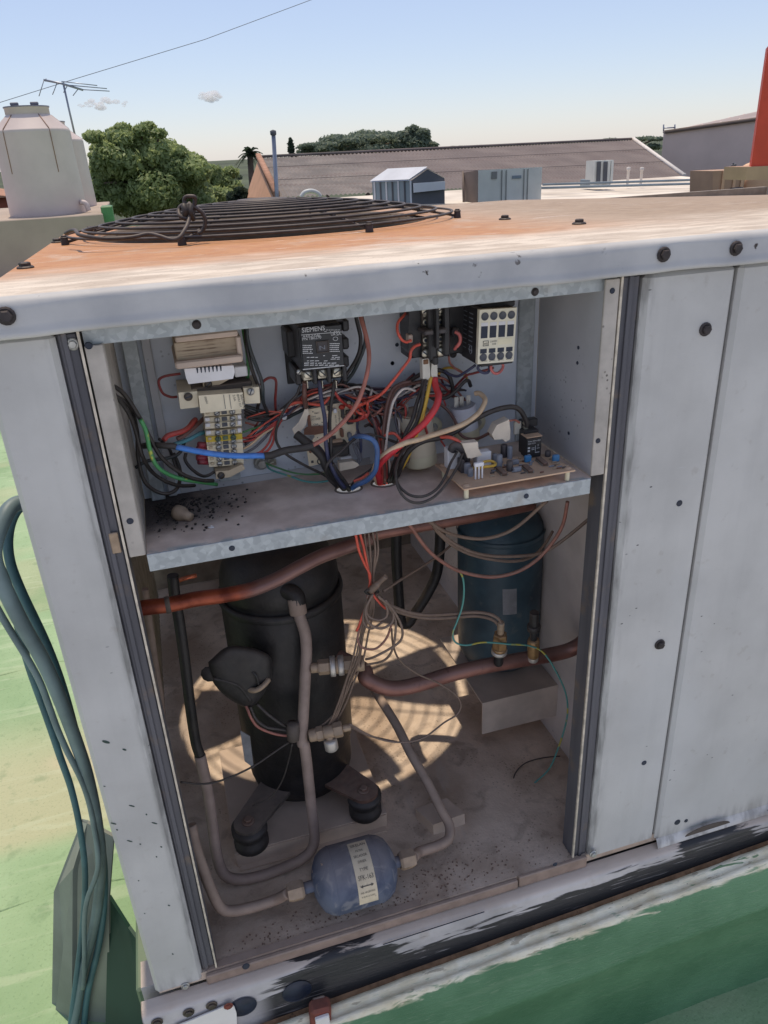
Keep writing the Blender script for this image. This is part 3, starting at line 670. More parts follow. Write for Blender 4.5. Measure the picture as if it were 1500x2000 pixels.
for k in range(4):
    a0 = k * math.pi / 2 - .06; vs = []; fs = []
    for i in range(9):
        r = .05 + .225 * i / 8; wd = .45 + .25 * math.sin(i / 8 * 2.2)
        for j in range(7):
            a = a0 + (j / 6 - .5) * wd * 1.15; vs.append((FC.x + r * math.cos(a), FC.y + r * math.sin(a), fz - .01 + (j / 6 - .5) * -.035 + .003 * math.sin(j)))
    for i in range(8):
        for j in range(6): fs.append((i * 7 + j, (i + 1) * 7 + j, (i + 1) * 7 + j + 1, i * 7 + j + 1))
    m_ = MB(); m_.add(vs, fs, True); n0 = len(vs); m_.add([Vector(v) - Vector((0, 0, .0015)) for v in vs], [f[::-1] for f in fs], True); m_.build('blade', 'fan_grey', fan)
for s_ in (-1, 1):
    MB().tube([(FC.x + s_ * .30, FC.y + .06, fz - .10), (FC.x + s_ * .066, FC.y + .02, fz - .115)], .006, 6).build('motor_arm', 'dark_frame', fan)
# loop of cable tied to the guard
def wire(label, mat_, r, k, pts, name='wire', cat='wire', group=None, sub=8, parent=None, n=8):
    P_ = [cp(k if len(p) == 3 else p[3], p[0], p[1], p[2]) for p in pts]
    S_ = spl(P_, sub); rw = random.Random(int(P_[0].x * 9e4) + len(pts) * 7); f_ = [(rw.uniform(.06, .28), rw.uniform(0, 6.28), Vector((rw.gauss(0, 1), rw.gauss(0, 1), rw.gauss(0, 1))) * min(r, .003) * .22) for _ in range(4)]
    S_ = [q_ + sum((v_ * math.sin(i_ * a_ + b_) for a_, b_, v_ in f_), Vector()) * min(1, i_ / 4, (len(S_) - 1 - i_) / 4) for i_, q_ in enumerate(S_)]
    o = MB().tube(S_, r, n).build(name, mat_, parent, None if parent else P_[0])
    return tag(o, label, cat, group) if parent is None else o
kc = thing('tied_cable', 'black cable knotted in a loop on the fan guard', 'cable', cp('Q', 1090, 250, .45))
wire(None, 'guard_wire', .0028, 'Q', [(385, 318, .55), (430, 300, .52), (470, 330, .47), (600, 345, .44), (750, 332, .44), (860, 325, .44), (940, 340, .43), (1000, 350, .42), (1060, 330, .42), (1095, 285, .43), (1100, 220, .45), (1110, 140, .47)], 'lead', parent=kc)
wire(None, 'guard_wire', .0030, 'Q', [(1100, 235, .45), (1060, 215, .45), (1052, 180, .46), (1075, 155, .46), (1130, 160, .46), (1180, 190, .46), (1208, 240, .46), (1195, 290, .46), (1160, 320, .46)], 'loop', parent=kc)
wire(None, 'guard_wire', .0029, 'Q', [(1085, 230, .45), (1080, 150, .46), (1085, 110, .46), (1110, 98, .46), (1140, 105, .46), (1148, 140, .46), (1135, 200, .46), (1110, 235, .45)], 'loop', parent=kc)
for q in range(3): wire(None, 'black_rubber', .0038, 'Q', [(1075 + q * 22, 150, .455), (1090 + q * 18, 190, .45), (1085 + q * 25, 235, .455)], 'knot', parent=kc)
# ------------------------------------------------------------------ compressor compartment
CC = Vector((.181, .285, 0))
pl = thing('compressor_plinth', 'dusty sheet metal plinth under the black compressor', 'plinth', (CC.x, .25, -.015))
pm = MB(); pm.bb(.045, .296, .158, .40, .0125, .0150, .001); pm.bb(.047, .294, .157, .160, -.0148, .0122); pm.bb(.045, .048, .16, .40, -.0148, .0122); pm.bb(.293, .296, .16, .40, -.0148, .0122)
pm.build('plinth_sheet', 'plinth_steel', pl); pm = MB(); pm.bb(.050, .292, .1475, .1568, -.0148, -.012); pm.build('plinth_lip', 'plinth_steel', pl)
co = thing('compressor', 'black upright hermetic compressor with rusty rubber feet', 'compressor', (CC.x, CC.y, .015))
R_ = .093
sh = MB(); sh.lathe([(0, .05), (.06, .035), (.082, .04), (.087, .06), (.087, .115), (R_, .125), (R_, .40), (.089, .407), (.089, .415), (R_ * .98, .418), (R_ * .96, .44), (.078, .47), (.05, .487), (0, .493)], (CC.x, CC.y, 0), (0, 0, 1), 48)
sh.build('shell', 'compressor_black', co)
MB().lathe([(R_ + .002, .395), (R_ + .0035, .40), (R_ + .002, .408), (R_ - .002, .408)], (CC.x, CC.y, 0), (0, 0, 1), 48).build('weld_band', 'compressor_black', co)
for (k, x, y, ang) in (('G', 935, 350, 0), ('G', 425, 490, 0)):
    e = atz(CROP[k][0] + x / CROP[k][2], CROP[k][1] + y / CROP[k][2], .055)
    b = Vector((CC.x, CC.y, .055)); d = (e - b); d.z = 0; L = d.length; d.normalize(); s_ = d.cross(Vector((0, 0, 1)))
    pts = []
    for i in range(13):
        a = -math.pi / 2 + math.pi * i / 12; pts.append(e + d * math.cos(a) * .023 + s_ * math.sin(a) * -.023)
    pts = [b + d * .06 + s_ * .030] + pts + [b + d * .06 - s_ * .030]
    m_ = MB(); m_.prism([p + Vector((0, 0, .006)) for p in pts], (0, 0, .006)); m_.build('foot_plate', 'foot_rust' if x > 900 else 'rubber_dusty', co)
    m_ = MB(); m_.lathe([(0, -.040), (.022, -.040), (.027, -.034), (.027, -.022), (.023, -.018), (.023, -.010), (.028, -.006), (.028, .004), (0, .0055)], e, (0, 0, 1), 22); m_.build('rubber_foot', 'black_rubber', co)
    hexbolt(MB(), e + Vector((0, 0, .012)), (0, 0, 1), .007, .007).build('bolt', 'foot_rust', co)
# terminal cover: rounded three-sided cap with a strap
tc = cp('E', 655, 1010, .185)
m_ = MB(); vs = []; fs = []
shape = [(470, 940), (560, 860), (640, 842), (760, 865), (835, 910), (845, 990), (830, 1060), (780, 1150), (720, 1205), (650, 1190), (560, 1130), (500, 1060), (478, 1000)]
sp = spl([Vector((a, b, 0)) for a, b in shape] + [Vector((470, 940, 0))], 4)[:-1]; nS = len(sp)
cenp = Vector((655, 1010, 0))
for (kk, dep) in ((1.0, .205), (1.0, .182), (.97, .174), (.90, .168), (.78, .165), (.5, .163)):
    for q in sp: w_ = cenp + (q - cenp) * kk; vs.append(cp('E', w_.x, w_.y, dep))
for i in range(5):
    for k in range(nS): l = (k + 1) % nS; fs.append((i * nS + k, (i + 1) * nS + k, (i + 1) * nS + l, i * nS + l))
vs.append(cp('E', 655, 1010, .1615)); fs += [(5 * nS + k, 6 * nS, 5 * nS + (k + 1) % nS) for k in range(nS)]
m_.add(vs, fs, True); tco = m_.build('terminal_cover', 'black_rubber', co)
MB().tube(spl([cp('E', 700, 1095, .168), cp('E', 745, 1105, .160), cp('E', 790, 1080, .160), cp('E', 825, 1040, .168)]), [.0042] * 25, 6).build('strap', 'brass_dusty', tco)
MB().tube(spl([cp('E', 500, 1035, .166), cp('E', 600, 1060, .163), cp('E', 660, 1090, .163), cp('E', 720, 1170, .166)]), .0024, 6).build('cover_rib', 'black_rubber', tco)
MB().tube(spl([cp('E', 715, 985, .166), cp('E', 750, 1020, .160), cp('E', 765, 1070, .162)]), .002, 6).build('clip', 'black_plastic', tco)
MB().lathe([(0, .003), (.010, .002), (.012, 0)], cp('E', 475, 1010, .176), (-.3, -1, .2), 10).build('knob', 'black_rubber', tco)
m_ = MB(); m_.prism([cp('G', 385, 60, .20), cp('G', 428, 85, .197), cp('G', 445, 225, .197), cp('G', 405, 195, .20)], (-.0004, -.0012, 0)); m_.build('data_plate', 'label_grey', co)
# two elbows
MB().tube(spl([cp('E', 900, 520, .215), cp('E', 945, 525, .20), cp('E', 985, 555, .192), cp('E', 992, 600, .188)]), .0125, 14).build('discharge_stub', 'compressor_black', co)
def pipe(name, label, mat_, r, pts, n=14, cat='pipe', parent=None, sub=10):
    P_ = [cp(p[3] if len(p) > 3 else 'P', p[0], p[1], p[2]) for p in pts]
    o = MB().tube(spl(P_, sub), r, n).build(name, mat_, parent, None if parent else P_[0])
    return tag(o, label, cat) if parent is None else o
dp = thing('discharge_pipe', 'dusty copper pipe running down the front of the black compressor', 'pipe', cp('E', 990, 600, .188))
pipe('riser', None, 'pipe_grey', .0083, [(988, 590, .188, 'E'), (1005, 670, .182, 'E'), (1035, 760, .178, 'E'), (1046, 860, .174, 'E'), (1040, 1000, .168, 'E'), (1030, 1200, .158, 'E'), (1020, 1400, .150, 'E'), (670, 130, .148, 'G'), (685, 250, .146, 'G'), (700, 400, .142, 'G'), (712, 500, .138, 'G'), (712, 560, .132, 'G'), (680, 615, .126, 'G'), (600, 660, .124, 'G'), (480, 705, .124, 'G'), (380, 722, .124, 'G'), (315, 700, .126, 'G'), (282, 620, .132, 'G'), (262, 480, .146, 'G'), (240, 330, .16, 'G'), (205, 170, .17, 'G')], parent=dp)
MB().lathe([(.0115, -.012), (.0125, -.01), (.0125, .01), (.0115, .012), (.009, .012)], cp('E', 992, 612, .187), (cp('E', 992, 612, .187) - cp('E', 1000, 660, .183)), 16).build('collar', 'pipe_dusty', dp)
pipe('insulated_riser', 'black insulated pipe rising behind the left post of the opening', 'compressor_black', .0075, [(205, 170, .17, 'G'), (395, 1400, .172, 'E'), (365, 1200, .172, 'E'), (335, 950, .172, 'E'), (300, 700, .175, 'E'), (275, 560, .178, 'E'), (262, 430, .18, 'E')])
pipe('upright_channel', 'pale narrow steel upright inside the cabinet left of the compressor', 'pipe_dusty', .006, [(330, 1560, .20), (318, 1400, .20), (300, 1270, .20), (283, 1150, .20)], 4)
# red copper line across the top
pipe('copper_pipe', 'red copper pipe bending up from the left post towards the shelf', 'copper_red', .0098, [(40, 640, .115, 'E'), (90, 622, .115, 'E'), (230, 605, .115, 'E'), (400, 570, .118, 'E'), (560, 548, .122, 'E'), (720, 515, .128, 'E'), (870, 455, .136, 'E'), (1010, 380, .145, 'E'), (1130, 320, .155, 'E'), (1290, 262, .165, 'E'), (1420, 215, .18, 'E')], 18)
m_ = MB().lathe([(.0104, -.003), (.0109, 0), (.0104, .003), (.0090, .003)], cp('E', 232, 604, .115), cp('E', 300, 590, .116) - cp('E', 200, 610, .115), 18)
tag(m_.build('solder_band', 'dark_frame', None, cp('E', 232, 604, .115)), 'dark solder band around the red copper pipe', 'band')
tag(MB().tube([cp('E', 300, 460, .17), cp('E', 350, 443, .17), cp('E', 400, 432, .172)], .003, 6).build('copper_capillary', 'copper_bright', None, cp('E', 300, 460, .17)), 'short bright copper capillary above the red pipe', 'tube')
pipe('header_pipe', 'purple brown pipe just under the shelf edge', 'copper_dull', .0095, [(690, 1052, .20), (760, 1037, .20), (860, 1020, .20), (960, 1002, .205), (1040, 985, .215)], 16)
# suction line
su = thing('suction_pipe', 'thick dark copper suction pipe from the compressor to the right post', 'pipe', cp('F', 700, 950, .2))
pipe('line', None, 'copper_dull', .0122, [(1150, 880, .245, 'E'), (1240, 915, .225, 'E'), (1380, 985, .20, 'E'), (100, 960, .186, 'F'), (190, 1005, .178, 'F'), (280, 1012, .176, 'F'), (400, 985, .176, 'F'), (560, 935, .176, 'F'), (750, 890, .176, 'F'), (950, 855, .176, 'F'), (1100, 830, .174, 'F'), (1210, 800, .168, 'F'), (1285, 750, .155, 'F'), (1320, 670, .14, 'F'), (1335, 560, .125, 'F'), (1345, 400, .11, 'F'), (1352, 250, .10, 'F'), (1358, 60, .09, 'F')], parent=su, n=18)
MB().lathe([(.0165, -.012), (.0175, -.008), (.0175, .006), (.013, .012)], cp('E', 1190, 893, .236), cp('E', 1250, 925, .222) - cp('E', 1150, 880, .245), 18).build('flare_nut', 'compressor_black', su)
def fitting(label, k, pts, secs, mats='brass_dusty', n=12, name='service_valve', cat='valve'):
    p0 = cp(k, *pts[0]); p1 = cp(k, *pts[1]); L = (p1 - p0).length; tg = thing(name, label, cat, p0)
    for (nm, a, b, r, nn, mm) in secs:
        q0 = p0.lerp(p1, a); q1 = p0.lerp(p1, b); l_ = (q1 - q0).length
        MB().lathe([(0, 0), (r * .9, 0), (r, l_ * .12), (r, l_ * .88), (r * .9, l_), (0, l_)], q0, p1 - p0, nn, nn > 8).build(nm, mm or mats, tg)
    return tg, p0, p1
fitting('dusty service valve on the upper branch of the discharge pipe', 'E', ((1070, 975, .165), (1385, 945, .15)), [('stub', 0, .16, .0075, 12, None), ('nut', .14, .36, .0115, 6, None), ('ring', .36, .46, .0155, 20, 'steel_ring'), ('neck', .46, .52, .0120, 16, None), ('ring', .51, .62, .0150, 20, 'steel_ring'), ('body', .60, .78, .0125, 6, None), ('cap', .76, 1.0, .0115, 14, None)])
tg, a_, b_ = fitting('dusty service tee with a hanging cap on the lower discharge pipe', 'G', ((690, 85, .146), (875, 45, .136)), [('stub', 0, .22, .0095, 14, None), ('nut', .18, .34, .0112, 6, None), ('body', .34, .62, .0100, 12, None), ('nut', .58, .80, .0118, 6, None), ('tip', .8, 1., .0055, 10, None)])
q0 = cp('G', 775, 75, .139); MB().cyl(q0, cp('G', 785, 110, .136), .006, .006, 10).build('branch', 'brass_dusty', tg); MB().lathe([(.0, 0), (.0095, 0), (.0102, .004), (.0102, .016), (.0085, .018), (0, .018)], cp('G', 783, 100, .136), cp('G', 793, 150, .133) - cp('G', 783, 100, .136), 14).build('cap', 'steel_ring', tg)
# black hairpin tube behind
pipe('hairpin_tube', 'black hairpin tube hanging behind the wire bundle', 'compressor_black', .0096, [(262, 150, .40, 'F'), (262, 300, .40, 'F'), (270, 450, .40, 'F'), (280, 590, .40, 'F'), (292, 655, .40, 'F'), (325, 660, .40, 'F'), (360, 610, .40, 'F'), (430, 500, .40, 'F'), (480, 390, .40, 'F'), (497, 250, .40, 'F'), (500, 120, .40, 'F')], 14)
# blue accumulator on its bracket
br = thing('tank_bracket', 'folded dusty steel bracket carrying the blue tank', 'bracket', (.58, .25, .03))
b0 = MB(); b0.bb(.505, .6535, .2505, .46, .1100, .1130); b0.bb(.505, .6535, .2480, .2502, .0430, .1135)
b0.build('bracket_sheet', 'bracket_steel', br)
AC = Vector((.588, .365, .1135)); ac = thing('accumulator_tank', 'teal blue cylindrical accumulator tank standing on a steel bracket', 'tank', AC)
MB().lathe([(0, .0), (.045, .0), (.066, .012), (.0755, .035), (.0765, .06), (.0765, .27), (.073, .292), (.058, .312), (.03, .325), (0, .328)], AC, (0, 0, 1), 40).build('shell', 'tank_blue', ac)
MB().lathe([(.0772, .275), (.0785, .279), (.0772, .283)], AC, (0, 0, 1), 40).build('weld_band', 'tank_blue', ac)
m_ = MB(); vs = []; fs = []
pa_ = [cp('F', 838, 480, .29), cp('F', 912, 468, .29), cp('F', 912, 605, .29), cp('F', 840, 618, .29)]
for i in range(7):
    for j in (0, 1):
        top = pa_[0].lerp(pa_[1], i / 6) if j == 0 else pa_[3].lerp(pa_[2], i / 6); d = Vector((top.x - AC.x, top.y - AC.y, 0))
        d = d.normalized() * .0771; vs.append((AC.x + d.x, AC.y + d.y, top.z))
for i in range(6): fs.append((i * 2, (i + 1) * 2, (i + 1) * 2 + 1, i * 2 + 1))
m_.add(vs, fs, True); m_.build('data_plate', 'label_grey', ac)
MB().lathe([(.012, 0), (.012, .03), (.014, .031), (.014, .045), (.010, .046)], AC + Vector((.005, -.01, .322)), (0, 0, 1), 16).build('inlet', 'copper_bright', ac)
# pressure switches on the suction line
def stack(label, base, top, secs, name, cat):
    p0 = cp('F', *base); p1 = cp('F', *top); tg = thing(name, label, cat, p0)
    for (nm, a, b, r, nn, mm) in secs:
        q0 = p0.lerp(p1, a); q1 = p0.lerp(p1, b); l_ = (q1 - q0).length
        MB().lathe([(0, 0), (r * .92, 0), (r, l_ * .1), (r, l_ * .9), (r * .9, l_), (0, l_)], q0, p1 - p0, nn, nn > 8).build(nm, mm, tg)
stack('brass pressure switch with two brown leads on the suction pipe', (815, 880, .165), (830, 655, .150), [('stem', 0, .35, .0075, 12, 'compressor_black'), ('ring', .28, .36, .0125, 18, 'steel_ring'), ('ring', .36, .42, .0115, 18, 'brass'), ('nut', .42, .66, .0118, 6, 'brass'), ('nut', .64, .74, .0105, 6, 'brass'), ('sleeve', .74, 1.0, .0055, 10, 'brass_dusty')], 'pressure_switch', 'switch')
stack('black capped brass sensor right of the pressure switch', (1003, 850, .165), (1010, 595, .150), [('base', -.04, .08, .0085, 12, 'steel_ring'), ('body', .05, .42, .0095, 12, 'brass'), ('neck', .42, .66, .0060, 10, 'black_plastic'), ('collar', .62, .72, .0105, 14, 'black_rubber'), ('connector', .72, .98, .0075, 8, 'black_rubber')], 'pressure_sensor', 'sensor')
# filter drier
fl0 = cp('K', 530, 325, .040); fl1 = cp('K', 925, 213, .040); fa = (fl1 - fl0).normalized(); FLn = (fl1 - fl0).length; FRd = .0475
fd = thing('filter_drier', 'dusty blue filter drier capsule with paper label lying on the floor pan', 'filter drier', fl0.lerp(fl1, .5) - Vector((0, 0, FRd)))
fo = fl0
MB().lathe([(0, 0), (.016, 0), (.025, .003), (.038, .010), (.0445, .019), (.0468, .026), (FRd, .032), (FRd, FLn - .032), (.0468, FLn - .026), (.0445, FLn - .019), (.038, FLn - .010), (.025, FLn - .003), (.016, FLn), (0, FLn)], fo, fa, 44).build('shell', 'filter_blue', fd)
for q in (.029, FLn - .029): MB().lathe([(.0470, q - .0015), (.0482, q), (.0470, q + .0015)], fo, fa, 44).build('weld_bead', 'filter_blue', fd)
MB().lathe([(0, -.022), (.0085, -.022), (.0085, .004)], fo, fa, 14).build('stub', 'filter_blue', fd); MB().lathe([(.0085, -.004), (.0085, .022), (0, .022)], fo + fa * FLn, fa, 14).build('stub', 'filter_blue', fd)
# label wrapped round the front
ux_ = fa; dn = (CAM - fo); dn = (dn - fa * dn.dot(fa)).normalized(); sd = fa.cross(dn).normalized()   # sd points up round the shell
if sd.z < 0: sd = -sd
def onshell(u, a, rr=FRd + .0004): return fo + fa * u + (dn * math.cos(a) + sd * math.sin(a)) * rr
m_ = MB(); vs = []; fs = []
L0, L1 = FLn * .46, FLn * .685
for i in range(25):
    a = -1.02 + 2.05 * i / 24; vs += [onshell(L0, a), onshell(L1, a)]
for i in range(24): fs.append((i * 2, i * 2 + 1, i * 2 + 3, i * 2 + 2))
m_.add(vs, fs, True); lbo = m_.build('paper_label', 'filter_label', fd)
def flab(s, size, u, a, wd): text_mb(s, size, (0, 0, 0), (1, 0, 0), (0, 1, 0), bend=lambda x, y: onshell(u + x, a + y / FRd, FRd + .0008), width=wd).build('lettering', 'print_grey', lbo)
LW = L1 - L0
flab('SIKELAN', .0075, L0 + LW * .10, .80, LW * .8); flab('FILTER', .0045, L0 + LW * .3, .60, LW * .4); flab('SECADOR', .0055, L0 + LW * .14, .42, LW * .7); flab('DRIER', .005, L0 + LW * .28, .25, LW * .44)
flab('TYPE', .0060, L0 + LW * .26, .02, LW * .45); flab('SFK-163', .0090, L0 + LW * .10, -.22, LW * .80)
arw = MB(); arw.add([onshell(L0 + LW * u, a, FRd + .0009) for u, a in ((.14, -.40), (.28, -.35), (.28, -.385), (.72, -.385), (.72, -.35), (.86, -.40), (.72, -.45), (.72, -.415), (.28, -.415), (.28, -.45))], [(0, 2, 1), (0, 8, 2), (0, 9, 8), (2, 8, 7, 3), (3, 5, 4), (3, 7, 5), (7, 6, 5)]); arw.build('arrow', 'print_grey', lbo)
flab('IND. ARGENTINA', .0040, L0 + LW * .12, -.62, LW * .76); flab('R-22 R-12 R-502', .0036, L0 + LW * .14, -.76, LW * .7)
lq = thing('liquid_line', 'dusty copper line with flare nuts leaving the left end of the filter drier', 'pipe', fo - fa * .03)
e0 = fo - fa * .016
MB().lathe([(0, -.022), (.0125, -.022), (.0145, -.016), (.0145, -.002), (.012, .002), (0, .002)], e0, fa, 6, False).build('flare_nut', 'brass_dusty', lq)
MB().tube(spl([e0 - fa * .02, cp('G', 540, 812, .056), cp('G', 440, 845, .055), cp('G', 350, 862, .055), cp('G', 300, 850, .058), cp('G', 265, 790, .066), cp('G', 225, 690, .08), cp('G', 190, 590, .095), cp('G', 165, 480, .11)], 8), .0078, 12).build('line', 'pipe_dusty', lq)
e1 = fo + fa * (FLn + .010)
lr = thing('outlet_line', 'dusty copper line bending back from the right end of the filter drier', 'pipe', e1)
MB().lathe([(0, -.002), (.012, -.002), (.0145, .002), (.0145, .016), (.0125, .022), (0, .022)], e1, fa, 6, False).build('flare_nut', 'brass_dusty', lr)
MB().tube(spl([e1 + fa * .02, cp('G', 1180, 600, .062), cp('G', 1260, 573, .066), cp('G', 1310, 540, .076), cp('G', 1312, 480, .095), cp('G', 1275, 410, .115), cp('G', 1215, 290, .155), cp('G', 1140, 160, .20), cp('G', 1080, 40, .25), cp('F', 180, 1080, .30), cp('F', 130, 1000, .34)], 8), .0080, 12).build('line', 'pipe_dusty', lr)
sd_ = thing('pipe_saddle', 'small dusty folded steel saddle holding the outlet line to the floor', 'saddle', cp('G', 1300, 440, .11))
z0 = -.015; pA = atz(300 + 1240 / 2.2727, 1400 + 480 / 2.2727, z0 + .02); pB = atz(300 + 1380 / 2.2727, 1400 + 430 / 2.2727, z0 + .02); pC = atz(300 + 1300 / 2.2727, 1400 + 360 / 2.2727, z0 + .02)
dx_ = pB - pA; dy_ = pC - pB
m_ = MB(); m_.add([pA, pB, pB + dy_, pA + dy_], [(0, 1, 2, 3)]); m_.add([pA, pB, pB + Vector((0, -.003, -.0205)), pA + Vector((0, -.003, -.0205))], [(3, 2, 1, 0)]); m_.add([pB, pB + dy_, pB + dy_ + Vector((0, 0, -.0205)), pB + Vector((0, -.003, -.0205))], [(3, 2, 1, 0)])
m_.add([pA + dy_, pA, pA + Vector((0, -.003, -.0205)), pA + dy_ + Vector((0, 0, -.0205))], [(3, 2, 1, 0)]); m_.build('saddle_sheet', 'plinth_steel', sd_)
# ------------------------------------------------------------------ control gear on the back plate
def fb(k, cx, cy, w_, h_, yf, dep, bev=.001, mb=None):
    """box whose front face, at depth yf, spans w_ x h_ in the picture"""
    c = cp(k, cx, cy, yf); x0 = cp(k, cx - w_ / 2, cy, yf).x; x1 = cp(k, cx + w_ / 2, cy, yf).x; z1 = cp(k, cx, cy - h_ / 2, yf).z; z0 = cp(k, cx, cy + h_ / 2, yf).z
    return (mb or MB()).bb(x0, x1, yf, yf + dep, z0, z1, bev)
def screw(k, x, y, yf, r, parent, m='screw_steel', name='screw', slot=.7, nrm=FN):
    p = cp(k, x, y, yf); mb = MB(); mb.lathe([(r * 1.02, .0008), (r, -.0012 * -1), (r * .85, .0022), (0, .0024)], p, nrm, 14)
    o = mb.build(name, m, parent)
    d = Vector((math.cos(slot), 0, math.sin(slot))); a = p + Vector((0, -.0025, 0))
    s_ = Vector((-d.z, 0, d.x)) * r * .14; d = d * r * .85
    MB().prism([a - d - s_, a + d - s_, a + d + s_, a - d + s_], (0, .0006, 0)).build('slot', 'slot_navy', o); return o
def root(name, label, cat, k, x, y): return thing(name, label, cat, cp(k, x, y, .149))
def txt(s, size, k, x, y, yf, wd, parent, m='print_white', nm='lettering'):
    return text_mb(s, size, cp(k, x, y, yf), (1, 0, 0), (0, 0, 1), -.0002 * -1, width=wd).build(nm, m, parent)
def dashes(k, x0, y0, x1, n, h, yf, parent, step, m='print_white', fill=.8, seed=0):
    """rows of unreadably small print as short marks"""
    rnd = random.Random(seed); mb = MB()
    for i in range(n):
        x = x0; y = y0 + i * step
        while x < x1 * 1.0:
            w_ = rnd.uniform(.05, .16) * (x1 - x0)
            if x + w_ > x1: break
            if rnd.random() < fill:
                a = cp(k, x, y, yf); b = cp(k, x + w_, y - w_ * .06, yf); z_ = cp(k, x, y - h, yf).z - a.z
                mb.add([a, b, b + Vector((0, 0, z_)), a + Vector((0, 0, z_))], [(0, 1, 2, 3)])
            x += w_ + .03 * (x1 - x0)
    return mb.build('small_print', m, parent)

# transformer with laminated core
tr = root('transformer', 'dusty laminated transformer at the top left of the control box', 'transformer', 'L', 600, 560)
fb('L', 620, 370, 760, 250, .070, .075, .001).build('core', 'laminate', tr)
fb('L', 595, 215, 720, 70, .066, .082, .002).build('top_wrap', 'tape_beige', tr)
fb('L', 625, 505, 775, 85, .062, .086, .002).build('bottom_wrap', 'tape_beige', tr)
fb('L', 965, 330, 55, 230, .066, .08, .002).build('side_wrap', 'tape_beige', tr)
bc = MB(); a = [cp('L', *p, .074) for p in ((345, 580), (900, 540), (915, 610), (895, 690), (395, 752), (365, 680))]; bc.prism(a, (0, .055, 0))
bob = bc.build('bobbin_cover', 'white_plastic', tr)
for i in range(7):
    x = 490 + i * 44; y = 600 - i * 4
    MB().prism([cp('L', x - 11, y - 28, .0735), cp('L', x + 11, y - 30, .0735), cp('L', x + 12, y + 24, .0735), cp('L', x + 2, y + 30, .0735)], (0, .003, 0)).build('vent_slot', 'slot_navy', bob)
fb('L', 985, 610, 150, 120, .10, .045, .001).build('side_cover', 'white_plastic', tr)

# terminal strip
ts = root('terminal_strip', 'cream rail terminal strip with yellow earth terminal and rows of screws', 'terminal strip', 'L', 780, 1780)
fb('L', 790, 1300, 250, 1100, .142, .008, .0005).build('din_rail', 'galvanised', ts)
def lblock(x, y, flip=False):
    o = MB(); o.prism([cp('L', *p, .098) for p in ((x - 85, y - 45), (x + 60, y - 55), (x + 200, y - 120), (x + 230, y - 110), (x + 245, y - 70), (x + 80, y + 20), (x - 80, y + 40))], (0, .045, 0)); q = o.build('end_clamp', 'beige_plastic', ts)
    screw('L', x - 25, y, .0975, .0042, q, 'screw_dark'); return q
lblock(640, 750); lblock(785, 1780)
r_ = 0
rows = [(1075, 0), (1150, 1), (1215, 1), (1300, 2), (1365, 3), (1410, 4), (1465, 4), (1525, 4), (1590, 4), (1645, 4)]
for i, (y, kind) in enumerate(rows):
    xs = i * 6; hgt = 62 if i not in (0,) else 60
    m_ = {3: 'yellow_plastic'}.get(kind, 'cream_plastic')
    blk = MB(); q = [cp('L', *p, .104 + (.003 if i % 2 else 0)) for p in ((565 + xs, y - hgt / 2 + 12), (700 + xs, y - hgt / 2 + 4), (985 + xs * .5, y - hgt / 2 - 22), (990 + xs * .5, y + hgt / 2 - 24), (700 + xs, y + hgt / 2 + 2), (570 + xs, y + hgt / 2 + 10))]
    blk.prism(q, (0, .040, 0)); bo = blk.build('terminal_block', m_, ts)
    yf = .1035 + (.003 if i % 2 else 0)
    fb('L', 795 + xs * .6, y - 6, 62, 44, yf - .0006, .004, .0004).build('bridge_recess', 'hole_grey' if kind != 3 else 'green_screw', bo)
    screw('L', 712 + xs * .6, y + 2, yf, .0034, bo, 'screw_steel' if kind != 3 else 'green_screw', slot=.4 + i); screw('L', 885 + xs * .5, y - 14, yf, .0034, bo, 'screw_steel' if kind != 3 else 'green_screw', slot=1.7 + i)
    if kind in (1, 2): 
        fb('L', 600 + xs, y + 2, 56, 40, yf - .003, .006, .0005).build('marker', 'white_plastic', bo); fb('L', 968, y - 26, 42, 46, yf - .003, .006, .0005).build('marker', 'white_plastic', bo)
    fb('L', 610 + xs, y + 4, 40, 30, yf - .0012, .004, .0004).build('wire_entry', 'beige_plastic', bo)
# fuse holder over the strip
fu = root('fuse_holder', 'wide cream fuse holder clipped across the top of the terminal strip', 'fuse holder', 'L', 770, 950)
o = MB(); o.prism([cp('L', *p, .078) for p in ((505, 882), (1005, 845), (1025, 1028), (530, 1080))], (0, .064, 0)); fbo = o.build('cover', 'cream_plastic', fu)
o = MB(); o.prism([cp('L', *p, .088) for p in ((278, 848), (492, 832), (508, 1010), (302, 1034))], (0, .054, 0)); f2 = o.build('end_cap', 'cream_plastic', fu); screw('L', 390, 892, .0875, .0046, f2, 'screw_dark', slot=.2)
o = MB(); o.prism([cp('L', *p, .088) for p in ((1012, 798), (1190, 782), (1202, 965), (1030, 975))], (0, .054, 0)); f3 = o.build('end_cap', 'cream_plastic', fu); screw('L', 1092, 836, .0875, .0042, f3, 'screw_steel', slot=1.1)
fb('L', 770, 800, 690, 80, .096, .05, .001).build('base', 'dark_frame', fu)
for x in (800, 865): fb('L', x, 952, 5, 160, .0774, .002, 0).build('groove', 'hole_grey', fbo)
text_mb('SIEMENS', .0045, cp('L', 975, 870, .0776), (.1, 0, -1), (1, 0, .1), 0, width=.017).build('lettering', 'print_grey', fbo)
text_mb('8WA1 011', .0035, cp('L', 935, 870, .0776), (.1, 0, -1), (1, 0, .1), 0, width=.014).build('lettering', 'print_grey', fbo)
text_mb('2.5A', .0035, cp('L', 890, 875, .0776), (.1, 0, -1), (1, 0, .1), 0, width=.007).build('lettering', 'print_grey', fbo)
text_mb('500V', .0033, cp('L', 570, 895, .0776), (.1, 0, -1), (1, 0, .1), 0, width=.008).build('lettering', 'print_grey', fbo)

